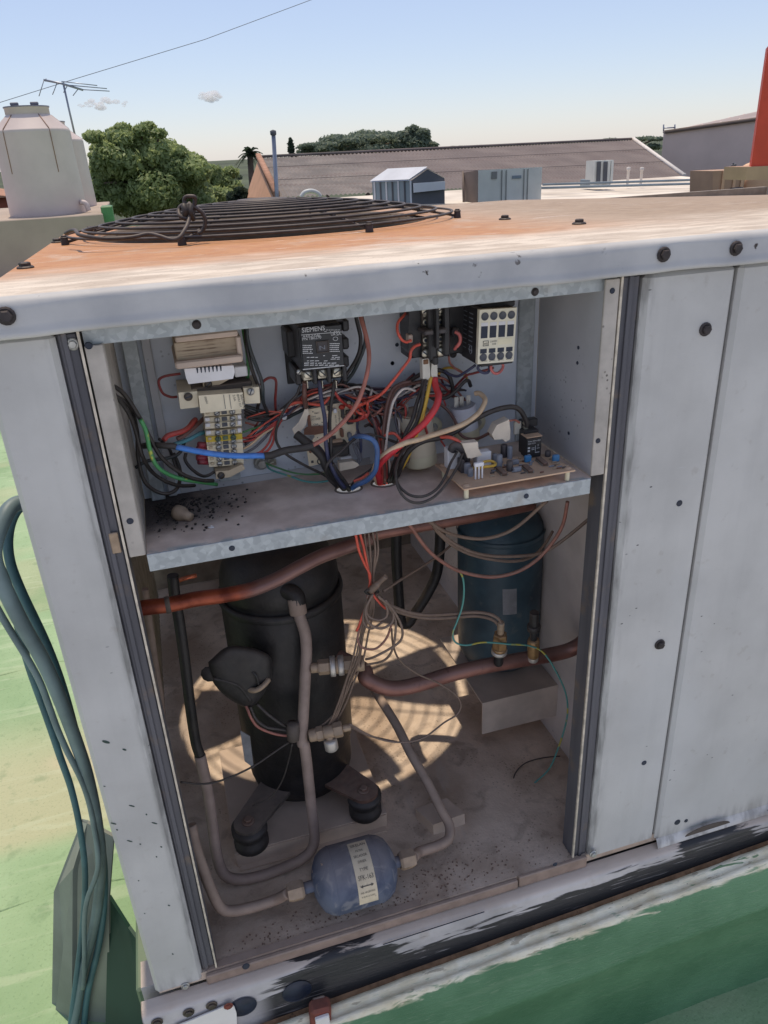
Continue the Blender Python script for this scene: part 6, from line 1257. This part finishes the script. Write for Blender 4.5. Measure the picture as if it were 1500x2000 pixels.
# parapet with water tanks
TY = 10.0
pa = thing('parapet_block', 'beige rendered parapet block carrying the water tanks', 'parapet', at(60, 520, TY))
zt = at(97, 418, TY).z; xr = at(204, 412, TY).x
m_ = MB(); m_.bb(-7, xr, TY - .75, TY + 2.6, GZ, zt, .01); m_.build('wall', 'parapet', pa)
m_ = MB(); m_.bb(-7, xr - .3, TY - 1.25, TY - .752, GZ, GZ + .30, .01); m_.build('step', 'parapet', pa)
def tank(label, px0, px1, pyb, pyt, y, lid=True):
    b0 = at(px0, pyb + 2, y); b1 = at(px1, pyb - 3, y); c = (b0 + b1) / 2; R = (b1 - b0).length / 2; c.z = zt; H = at((px0 + px1) / 2 - 20, pyt, y).z - zt
    t_ = thing('water_tank', label, 'water tank', c, 'water tanks on the parapet')
    MB().lathe([(R * .99, 0), (R * 1.0, .02), (R * .985, H * .25), (R * .965, H * .50), (R * .95, H * .76), (R * .955, H * .785), (R * .93, H * .795), (R * .55, H * .925), (R * .54, H * .93)], c, (0, 0, 1), 48).build('body', 'tank_plastic', t_)
    MB().lathe([(R * .53, H * .925), (R * .545, H * .935), (R * .545, H * .985), (R * .56, H * .99), (R * .56, H * 1.0), (0, H * 1.005)], c, (0, 0, 1), 40).build('lid', 'tank_plastic', t_)
    MB().lathe([(R * .565, H * .992), (R * .565, H * 1.003), (0, H * 1.008)], c, (0, 0, 1), 40).build('lid_rim', 'tank_lid', t_)
    for s_ in (-.24, .24): MB().box(c + Vector((R * s_, -R * .3, H * 1.02)), (R * .2, R * .1, H * .03), None, .01).build('lid_grip', 'tank_lid', t_)
    for a in (-2.25, -1.0, .2, 1.4, 2.7):
        d = Vector((math.cos(a), math.sin(a), 0)); MB().tube([c + d * R * .562 + Vector((0, 0, H * .925)), c + d * R * .94 + Vector((0, 0, H * .797)), c + d * R * .958 + Vector((0, 0, H * .77)), c + d * R * .972 + Vector((0, 0, H * .4))], .006, 4).build('mould_seam', 'tank_seam' if a < -.5 else 'tank_plastic', t_)
    return t_, c, R, H
tk, c_, R1, H1_ = tank('large pinkish white plastic water tank nearest on the parapet', 20, 172, 418, 208, TY)
MB().tube(spl([c_ + Vector((R1 * .9, -R1 * .5, .12)), c_ + Vector((R1 * 1.02, -R1 * .55, .1)), c_ + Vector((R1 * 1.06, -R1 * .55, 0.02))]), .03, 8).build('outlet', 'tank_plastic', tk)
tank('second water tank half hidden behind the nearest one', 52, 191, 410, 238, TY + 1.6)
# antenna
an = thing('tv_antenna', 'old television antenna on a leaning mast above the water tanks', 'antenna', at(145, 300, 12.2))
A = lambda x, y: cp('A', x, y, 12.2)
MB().tube([A(300, 560), A(270, 430), A(248, 330)], .014, 6).build('mast', 'alu', an); MB().tube([A(170, 312), A(240, 326), A(325, 352)], .014, 6).build('boom', 'alu', an)
for (a, b) in (((172, 312), (152, 376)), ((222, 326), (205, 370)), ((262, 336), (248, 362)), ((305, 348), (285, 374)), ((240, 318), (380, 334)), ((262, 332), (418, 346)), ((322, 350), (428, 356)), ((180, 306), (176, 318))):
    MB().tube([A(*a), A(*b)], .006, 5).build('element', 'alu', an)
m_ = MB().tube([at(-120, 243, 15), at(0, 200, 15), at(150, 153, 15), at(400, 77, 15), at(620, -5, 15), at(800, -75, 15)], .005, 5); tag(m_.build('overhead_wire', 'line_dark', None, at(0, 200, 15)), 'thin overhead line slanting across the sky', 'wire')
# trees
def leaves(mb, c, r, n, s, rnd, up=.3):
    for _ in range(n):
        d = Vector((rnd.gauss(0, 1), rnd.gauss(0, 1), rnd.gauss(0, 1))).normalized(); k = rnd.uniform(.4, 1.14) ** .6
        p = Vector(c) + Vector((d.x * r[0], d.y * r[1], d.z * r[2])) * k
        n_ = (d + Vector((rnd.gauss(0, .5), rnd.gauss(0, .5), rnd.gauss(up, .5)))).normalized(); u = n_.orthogonal().normalized(); v = n_.cross(u); a = rnd.uniform(0, 6.28); u, v = u * math.cos(a) + v * math.sin(a), v * math.cos(a) - u * math.sin(a)
        q = s * rnd.uniform(.6, 1.3); mb.add([p - u * q, p - v * q * .45, p + u * q, p + v * q * .45], [(0, 1, 2, 3)])
def tree(label, px0, px1, pyt, pyb, y, nclump, nleaf, ls, m_, name='tree', seed=1, base_z=-6, lobes=None, group='trees beyond the roofs'):
    rnd = random.Random(seed); a = at(px0, (pyt + pyb) / 2, y); b = at(px1, (pyt + pyb) / 2, y); top = at((px0 + px1) / 2, pyt, y).z; bot = at((px0 + px1) / 2, pyb, y).z
    cx = (a.x + b.x) / 2; W_ = (b.x - a.x) / 2; H_ = (top - bot) / 2; cz = (top + bot) / 2
    t_ = thing(name, label, 'tree', (cx, y, base_z), group); cr = MB(); tk_ = MB()
    tk_.tube(spl([Vector((cx, y, base_z)), Vector((cx + .1, y, (base_z + bot) / 2)), Vector((cx, y, cz))]), [W_ * .10 * (1 - .05 * i) for i in range(17)], 8)
    tot = sum(l_[2] ** 1.6 for l_ in lobes) * nclump / len(lobes) if lobes else 1
    for i in range(nclump):
        if lobes: u, v, rr = lobes[i % len(lobes)]; u += rnd.gauss(0, .05); v += rnd.gauss(0, .05)
        else:
            ang = rnd.uniform(0, 6.283); k = rnd.uniform(.15, .85); u = math.cos(ang) * k; v = math.sin(ang) * k; rr = rnd.uniform(.2, .38)
        c = Vector((cx + u * W_, y + rnd.uniform(-.6, .6) * W_, cz + v * H_)); r = (W_ * rr, W_ * rr, min(W_, H_) * rr * rnd.uniform(.75, 1.0))
        leaves(cr, c, r, int(nleaf * rr ** 1.6 / tot) if lobes else nleaf // nclump, ls, rnd); tk_.tube([Vector((cx, y, bot + H_ * .3)), (Vector((cx, y, cz)) + c) / 2 + Vector((0, 0, -.1 * H_)), c], [W_ * .04, W_ * .028, W_ * .012], 5)
    tk_.build('trunk', 'bark', t_); cr.build('crown', m_, t_); return t_
_r = random.Random(77)
L1_ = [(.93 * math.cos(a_) * _r.uniform(.8, 1.02), .90 * math.sin(a_) * _r.uniform(.78, 1.0) - .12 * (math.cos(a_) > .3), _r.uniform(.07, .15)) for a_ in [_r.uniform(-.4, 3.5) for _ in range(34)]] + [(-.62, .42, .30), (-.30, .72, .28), (-.05, .60, .32), (.25, .35, .33), (.60, .05, .32), (-.75, -.05, .30), (-.35, .20, .42), (.1, .0, .45), (.5, -.3, .40), (-.6, -.5, .40), (.0, -.5, .45), (.75, -.45, .32), (-.72, .84, .14), (-.42, .90, .16), (.05, .80, .16), (.45, .45, .2), (.80, -.1, .26), (.62, .22, .26), (.30, .52, .26), (-.9, -.3, .22), (.88, -.5, .26), (.92, -.8, .26), (.35, -.7, .4), (-.3, -.75, .4)]
tree('big rounded green tree right of the water tanks', 172, 402, 246, 420, 24, 108, 60000, .09, 'leaf', 'leafy_tree', 2, lobes=L1_)
tree('lower pale green bushy tree right of the big tree', 380, 480, 322, 410, 34, 16, 7000, .13, 'leaf', 'bushy_tree', 3)
tree('dark bushy tree in front of the brick gable', 440, 500, 350, 410, 30, 10, 4000, .12, 'leaf_dark', 'bushy_tree', 4)
tree('large dark tree crowning the ridge line at centre', 765, 848, 242, 310, 62, 14, 7000, .17, 'leaf_hazed', 'ridge_tree', 5, lobes=[(-.3, .3, .4), (.2, .45, .35), (.5, .1, .3), (-.6, -.2, .35), (0, -.3, .5), (.7, -.4, .3), (-.1, .75, .22)])
tree('wide tree mass left of the large ridge tree', 620, 800, 256, 318, 64, 34, 14000, .17, 'leaf_hazed', 'ridge_tree', 6)
tree('low trees just right of the cypress', 572, 690, 276, 312, 63, 22, 7000, .16, 'leaf_hazed', 'ridge_tree', 7)
tree('thin dark cypress standing over the ridge', 560, 577, 266, 315, 60, 8, 2200, .14, 'leaf_dark', 'cypress', 8, lobes=[(0, -.8, .8), (0, -.5, .8), (0, -.2, .7), (0, .1, .6), (0, .35, .5), (0, .6, .35), (0, .85, .2)])
tree('small dark conifer left of the palm', 446, 458, 322, 372, 60, 6, 1500, .13, 'leaf_dark', 'conifer', 9, lobes=[(0, -.7, .9), (0, -.2, .7), (0, .3, .45), (0, .75, .25)])
tree('round shrubby tree between conifer and palm', 456, 478, 335, 372, 58, 6, 2000, .13, 'leaf_hazed', 'shrubby_tree', 10)
tree('far treetops behind the right end of the long roof', 1180, 1300, 266, 300, 70, 14, 5000, .17, 'leaf_hazed', 'far_tree', 12)
tree('far tree line above the long roof right of the ridge trees', 850, 960, 284, 300, 75, 12, 3500, .16, 'leaf_hazed', 'far_tree', 13)
# palm
py_ = 52; pt = at(488, 300, py_); pm = thing('palm_tree', 'palm tree with dark drooping fronds left of the long roof', 'tree', (pt.x, py_, -6), 'trees beyond the roofs')
MB().tube([Vector((pt.x - .2, py_, -6)), Vector((pt.x - .15, py_, -2)), pt], [.24, .2, .18], 8).build('trunk', 'bark', pm)
fr_ = MB(); rnd = random.Random(4)
for i in range(46):
    a = rnd.uniform(0, 6.283); e = rnd.uniform(-.5, 1.3); L = rnd.uniform(.65, .95); d = Vector((math.cos(a) * math.cos(e), math.sin(a) * math.cos(e), math.sin(e)))
    for j in range(14):
        t_ = j / 13; p = pt + d * L * t_ + Vector((0, 0, -.55 * L * t_ * t_)); s_ = d.cross(Vector((0, 0, 1))); s_ = s_.normalized() if s_.length > .01 else Vector((1, 0, 0))
        for q in (-1, 1): e2 = p + s_ * q * .26 * (1 - t_ * .6) + Vector((0, 0, -.1)) + d * .1; fr_.add([p, p + d * .07, e2], [(0, 1, 2)])
fr_.build('fronds', 'leaf_dark', pm)
# long corrugated roof
RL = at(505, 309, 30); RR = at(1236, 273, 34); EL = at(541, 386, 22); ER = at(1336, 346, 26)
hs_ = thing('long_shed', 'long low building with weathered corrugated roof and orange gable at left', 'building', (6, 28, -6))
m_ = MB(); vs = []; fs = []; NC = 110
for i in range(NC * 4 + 1):
    t_ = i / (NC * 4); wv = .022 * math.sin(i * math.pi / 2)
    for s_ in range(7): p = RL.lerp(RR, t_).lerp(EL.lerp(ER, t_), s_ / 6); vs.append(p + Vector((0, 0, wv)))
for i in range(NC * 4):
    for s_ in range(6): a = i * 7 + s_; fs.append((a, a + 1, a + 8, a + 7))
m_.add(vs, fs, True); m_.build('roof', 'corrugated_roof', hs_)
for s_ in (2, 4):
    t_ = s_ / 6; m_ = MB(); m_.tube([RL.lerp(EL, t_) + Vector((0, 0, .05)), RR.lerp(ER, t_) + Vector((0, 0, .05))], .012, 4); m_.build('sheet_lap', 'corrugated_roof', hs_)
m_ = MB(); GLp = at(480, 386, 30); m_.add([RL, EL + Vector((0, 0, -4)), EL, GLp + Vector((0, 0, -4)), GLp], [(0, 2, 1, 3, 4)]); m_.build('gable', 'gable_wall', hs_)
m_ = MB(); m_.tube([RL + Vector((0, 0, .08)), EL + Vector((0, 0, .08))], .12, 4); m_.build('barge_board', 'terracotta', hs_)
m_ = MB(); m_.tube([RL + Vector((0, 0, .05)), RR + Vector((0, 0, .05))], .05, 6); m_.build('ridge_cap', 'corrugated_roof', hs_)
m_ = MB(); m_.tube([RR + Vector((0, 0, .05)), ER + Vector((0, 0, .05))], .09, 4); m_.build('barge_board', 'white_flash', hs_)
m_ = MB(); m_.bb(EL.x + .3, ER.x - .2, 26, 33, -6, min(EL.z, ER.z) - .3); m_.build('wall', 'gable_wall', hs_)
pv = at(541, 384, 21); m_ = MB().tube([Vector((pv.x, 21, GZ)), at(541, 384, 21), at(534, 262, 21)], .055, 8); v_ = m_.build('vent_pole', 'alu', None, Vector((pv.x, 21, GZ))); tag(v_, 'tall thin vent pole with a cap in front of the orange gable', 'pole'); 
MB().lathe([(.07, 0), (.08, .02), (.08, .10), (0, .13)], at(534, 264, 21), (0, 0, 1), 10).build('cap', 'shed_dark', v_)
# white roof deck
ww = atz(880, 396, GZ + .05); m_ = MB(); m_.add([at(700, 402, 17.5), at(1500, 384, 17.5), at(1560, 372, 20), at(1420, 352, 24.5), at(1330, 344, 25.5), at(620, 388, 21.5)], [(0, 1, 2, 3, 4, 5)]); m_.add([p - Vector((0, 0, .4)) for p in m_.v[:6]], [(5, 4, 3, 2, 1, 0)]); m_.add([m_.v[0], m_.v[1], m_.v[1] - Vector((0, 0, .4)), m_.v[0] - Vector((0, 0, .4))], [(3, 2, 1, 0)]); struct('white_roof_deck', m_, 'white_roof')
for i, (a, b, lb) in enumerate((((1050, 372), (1390, 362), 'near thin pipe lying along the white roof deck'), ((1060, 365), (1395, 354), 'far thin pipe lying along the white roof deck'))): tag(MB().tube([at(*a, 19.5 + i) + Vector((0, 0, .06)), at(*b, 20.5 + i) + Vector((0, 0, .06))], .035, 6).build('roof_pipe', 'shed_side', None, at(*a, 19.5 + i)), lb, 'pipe')
# small shed-like ventilator
BX = lambda x, y, d: cp('B', x, y, d)
vt = thing('roof_ventilator', 'small metal roof ventilator house with pale pitched roof', 'ventilator', BX(100, 400, 18))
f0, f1, ap = BX(98, 306, 17.6), BX(242, 296, 17.6), BX(170, 256, 17.6); bkv = BX(-55, 312, 18.6) - f0
m_ = MB(); m_.add([f0, ap, ap + bkv, f0 + bkv], [(0, 1, 2, 3)]); m_.add([p + Vector((0, 0, .03)) for p in (f0, ap, ap + bkv, f0 + bkv)], [(3, 2, 1, 0)]); m_.add([f1, ap, ap + bkv, f1 + bkv], [(3, 2, 1, 0)]); m_.build('roof', 'shed_roof', vt)
m_ = MB(); i0 = f0.lerp(f1, .06); i1 = f0.lerp(f1, .96); dn_ = Vector((0, 0, -1.3)); m_.add([i0, i1, ap + Vector((0, 0, -.03)), i0 + dn_, i1 + dn_], [(0, 1, 2), (0, 3, 4, 1)]); m_.build('gable', 'shed_dark', vt)
m_ = MB(); m_.add([i0, i0 + bkv, i0 + bkv + dn_, i0 + dn_], [(0, 1, 2, 3)]); m_.build('side_wall', 'shed_side', vt)
for i in range(7): p = i0 + bkv * (i / 6.5) - Vector((.01, 0, 0)); MB().box(p + Vector((-.01, 0, -.6)), (.03, .03, 1.2)).build('louvre', 'shed_dark' if i % 2 else 'shed_roof', vt)
m_ = MB(); a = i0.lerp(i1, .04) + Vector((0, -.02, -.06)); b = i0.lerp(i1, .98) + Vector((0, -.02, -.06)); m_.prism([a, b, b + Vector((0, 0, -.18)), a + Vector((0, 0, -.20))], (0, -.06, 0)); m_.build('fascia', 'shed_roof', vt)
# packaged unit
hv = thing('rooftop_unit', 'large grey rooftop air handling unit with dark left side', 'air handler', BX(460, 390, 17.8))
l0, l1 = BX(368, 265, 17.4), BX(618, 252, 17.9); lb0 = BX(308, 275, 18.4); dn_ = Vector((0, 0, -1.15)); bk_ = lb0 - l0
m_ = MB(); m_.add([l0, l1, l1 + dn_, l0 + dn_], [(3, 2, 1, 0)]); m_.add([l0, l1, l1 + bk_, l0 + bk_], [(0, 1, 2, 3)]); m_.add([l1, l1 + bk_, l1 + bk_ + dn_, l1 + dn_], [(3, 2, 1, 0)]); m_.build('casing', 'hvac_grey', hv)
m_ = MB(); m_.add([l0, l0 + bk_, l0 + bk_ + dn_, l0 + dn_], [(3, 2, 1, 0)]); m_.build('intake_side', 'hvac_dark', hv)
fy = Vector((0, -.015, 0))
def hp(u0, u1, v0, v1, mm, nm): MB().prism([l0.lerp(l1, u) + dn_ * v + fy for u, v in ((u0, v0), (u1, v0), (u1, v1), (u0, v1))], (0, -.01, 0)).build(nm, mm, hv)
for u in (.35, .42, .70, .76): hp(u, u + .012, .02, .98, 'hvac_line', 'panel_joint')
hp(.20, .28, .04, .18, 'hvac_line', 'name_plate'); hp(.52, .66, .14, .20, 'shed_side', 'name_plate'); hp(.06, .11, .74, .84, 'hvac_dark', 'handle'); hp(.52, .60, .72, .80, 'hvac_dark', 'handle'); hp(.92, .97, .82, .95, 'hvac_dark', 'handle')
m_ = MB().tube([BX(308, 270, 18.4), BX(312, 405, 18.0)], .03, 5); m_.build('corner_bar', 'hvac_dark', hv)
# small condenser
sm = thing('small_condenser', 'small white outdoor unit with two dark grilles beyond the rooftop unit', 'outdoor unit', BX(860, 325, 21.5))
a, b, c_, d_ = BX(824, 228, 21.5), BX(886, 226, 21.5), BX(880, 322, 21.5), BX(818, 324, 21.5); m_ = MB(); m_.prism([a, b, c_, d_], (0, .5, 0)); m_.build('casing', 'hvac_grey', sm)
for x0, x1 in ((832, 848), (858, 874)): MB().prism([BX(x0, 232, 21.48), BX(x1, 231, 21.48), BX(x1 - 4, 318, 21.48), BX(x0 - 4, 319, 21.48)], (0, -.01, 0)).build('grille', 'shed_dark', sm)
m_ = MB(); m_.prism([BX(889, 226, 21.5), BX(898, 225, 21.6), BX(893, 312, 21.6), BX(883, 322, 21.5)], (0, .4, 0)); m_.build('side', 'hvac_grey', sm)
for i, (x, lb) in enumerate(((950, 'left white vent stub on the white roof deck'), (1002, 'right white vent stub on the white roof deck'))): p = BX(x, 324, 22); t_ = MB().lathe([(.04, 0), (.04, .42), (.06, .44), (.06, .52), (0, .53)], p, (0, 0, 1), 10).build('vent_stub', 'white_flash', None, p); tag(t_, lb, 'vent')
tag(MB().bb(BX(784, 320, 22).x, BX(815, 320, 22).x, 21.7, 22.3, BX(800, 326, 22).z, BX(800, 300, 22).z, .02).build('junction_box', 'shed_side', None, BX(800, 326, 22)), 'small grey box left of the small outdoor unit', 'box')
# tan duct
du = thing('duct_elbow', 'tan round duct elbow with boxy intake at the right edge', 'duct', BX(1400, 358, 15))
p = BX(1455, 312, 15); m_ = MB(); m_.lathe([(0, -.05), (.40, -.04), (.47, 0), (.50, .06), (.50, 1.2)], p + Vector((.28, 0, -.1)), (.5, 1, 0), 28); m_.build('barrel', 'tan_duct', du)
a, b = BX(1285, 268, 15), BX(1415, 262, 15); m_ = MB(); m_.prism([a, b, b + Vector((0, 0, -1.0)), a + Vector((.12, 0, -1.0))], (0, .8, 0)); m_.build('intake', 'tan_dark', du)
for u in (.28, .62, .86): q0 = a.lerp(b, u); MB().prism([q0 + Vector((0, -.01, 0)), q0 + Vector((.07, -.01, 0)), q0 + Vector((.09, -.01, -1.)), q0 + Vector((.02, -.01, -1.))], (0, -.02, 0)).build('rib', 'tan_duct', du)
MB().bb(BX(1350, 345, 15).x, BX(1390, 345, 15).x, 14.9, 14.98, BX(1370, 358, 15).z, BX(1370, 332, 15).z).build('hatch', 'shed_dark', du); MB().cyl(BX(1368, 262, 15.2), BX(1364, 236, 15.2), .02, .02, 6).build('spindle', 'shed_dark', du); MB().cyl(BX(1366, 250, 15.2), BX(1365, 242, 15.2), .06, .06, 8).build('knob', 'shed_dark', du)
# warehouse and red column
wh = thing('warehouse', 'tall plain grey warehouse wall with a low pitched roof at right', 'building', BX(1280, 270, 34))
a, b, c_, d_ = BX(1092, 116, 34), BX(1462, 64, 30), BX(1462, 290, 30), BX(1088, 282, 34); e_ = (b - a) * .6; m_ = MB(); m_.add([a, b + e_, c_ + e_ + Vector((0, 0, -5)), d_ + Vector((0, 0, -5))], [(3, 2, 1, 0)]); m_.add([a, d_ + Vector((0, 0, -5)), d_ + (a - CAM).normalized() * 12 + Vector((1.5, 0, -5)), a + (a - CAM).normalized() * 12 + Vector((1.5, 0, 0))], [(0, 1, 2, 3)]); m_.build('wall', 'warehouse', wh)
m_ = MB(); r0 = BX(1195, 98, 39); r1 = BX(1462, 36, 36); m_.add([a + Vector((0, -.1, 0)), b + e_ + Vector((0, -.1, 0)), r1 + (r1 - r0) * .6, r0], [(0, 1, 2, 3)]); m_.build('roof', 'warehouse_roof', wh)
for s_ in range(9): t_ = s_ / 8; MB().tube([a.lerp(b + e_, t_) + Vector((0, 0, .03)), r0.lerp(r1 + (r1 - r0) * .6, t_) + Vector((0, 0, .03))], .04, 4).build('seam', 'warehouse', wh)
MB().tube([a + Vector((0, -.12, 0)), b + e_ + Vector((0, -.12, 0))], .10, 4).build('gutter', 'hvac_dark', wh)
for x in (1092, 1136): MB().tube([BX(x, 120, 34.2), BX(x, 86, 34.2)], .035, 5).build('rail_post', 'alu', wh)
MB().tube([BX(1092, 100, 34.2), BX(1138, 98, 34.2)], .03, 5).build('rail_bar', 'alu', wh)
rc_ = thing('red_column', 'red orange steel column at the right edge of the view', 'column', at(1485, 340, 12))
m_ = MB(); m_.prism([at(1500, 90, 12), at(1560, 90, 12), at(1540, 345, 12), at(1464, 345, 12)], (.3, .4, 0)); m_.build('shaft', 'red_column', rc_); MB().prism([at(1458, 326, 11.95), at(1545, 322, 11.95), at(1545, 350, 11.95), at(1456, 352, 11.95)], (0, .6, 0)).build('base_plate', 'tan_dark', rc_)
# odds and ends past the cabinet
rh = thing('red_house', 'distant reddish brick house at the left edge of the view', 'house', at(-20, 430, 26)); m_ = MB(); p = at(14, 385, 26); m_.bb(p.x - 6, p.x, 26, 30, -6, p.z, .0); m_.build('wall', 'brick_far', rh); m_ = MB(); m_.prism([Vector((p.x + .2, 25.8, p.z)), Vector((p.x - 6.2, 25.8, p.z)), Vector((p.x - 3, 25.8, p.z + .6))], (0, 4.4, 0)); m_.build('roof', 'terracotta', rh)
p = at(209, 412, 9.6); tag(MB().bb(p.x - .06, p.x + .07, 9.4, 9.7, p.z - .4, p.z + .06, .01).build('green_box', 'w_green', None, p), 'small green box at the end of the parapet', 'box')
m_ = MB().tube(spl([at(588, 385, 1.5), at(595, 376, 1.5), at(608, 373, 1.5), at(620, 377, 1.5), at(626, 384, 1.5)]), .006, 8); tag(m_.build('white_hose', 'hose_white', None, at(608, 380, 1.5)), 'white hose arching up behind the fan guard', 'hose')
# clouds
for i, (px, py, wpx, hpx, lb) in enumerate(((204, 205, 80, 16, 'flat small white cloud above the big tree'), (411, 190, 36, 18, 'smaller round white cloud right of the flat one'))):
    c = at(px, py, 1500); k = 1500 * 1.18 / FPX; rnd = random.Random(20 + i); m_ = MB()
    for j in range(34):
        u = rnd.uniform(-1, 1); r = hpx * k * rnd.uniform(.16, .34) * (1 - .6 * abs(u)); m_.sph(c + Vector((u * wpx * .5 * k * .9, rnd.uniform(-12, 12), hpx * k * (rnd.uniform(-.25, .42) * (1 - u * u * .7)))), (r * 1.5, r, r * .8), 12, 8)
    o = m_.build('cloud', 'cloud', None, c); tag(o, lb, 'cloud')
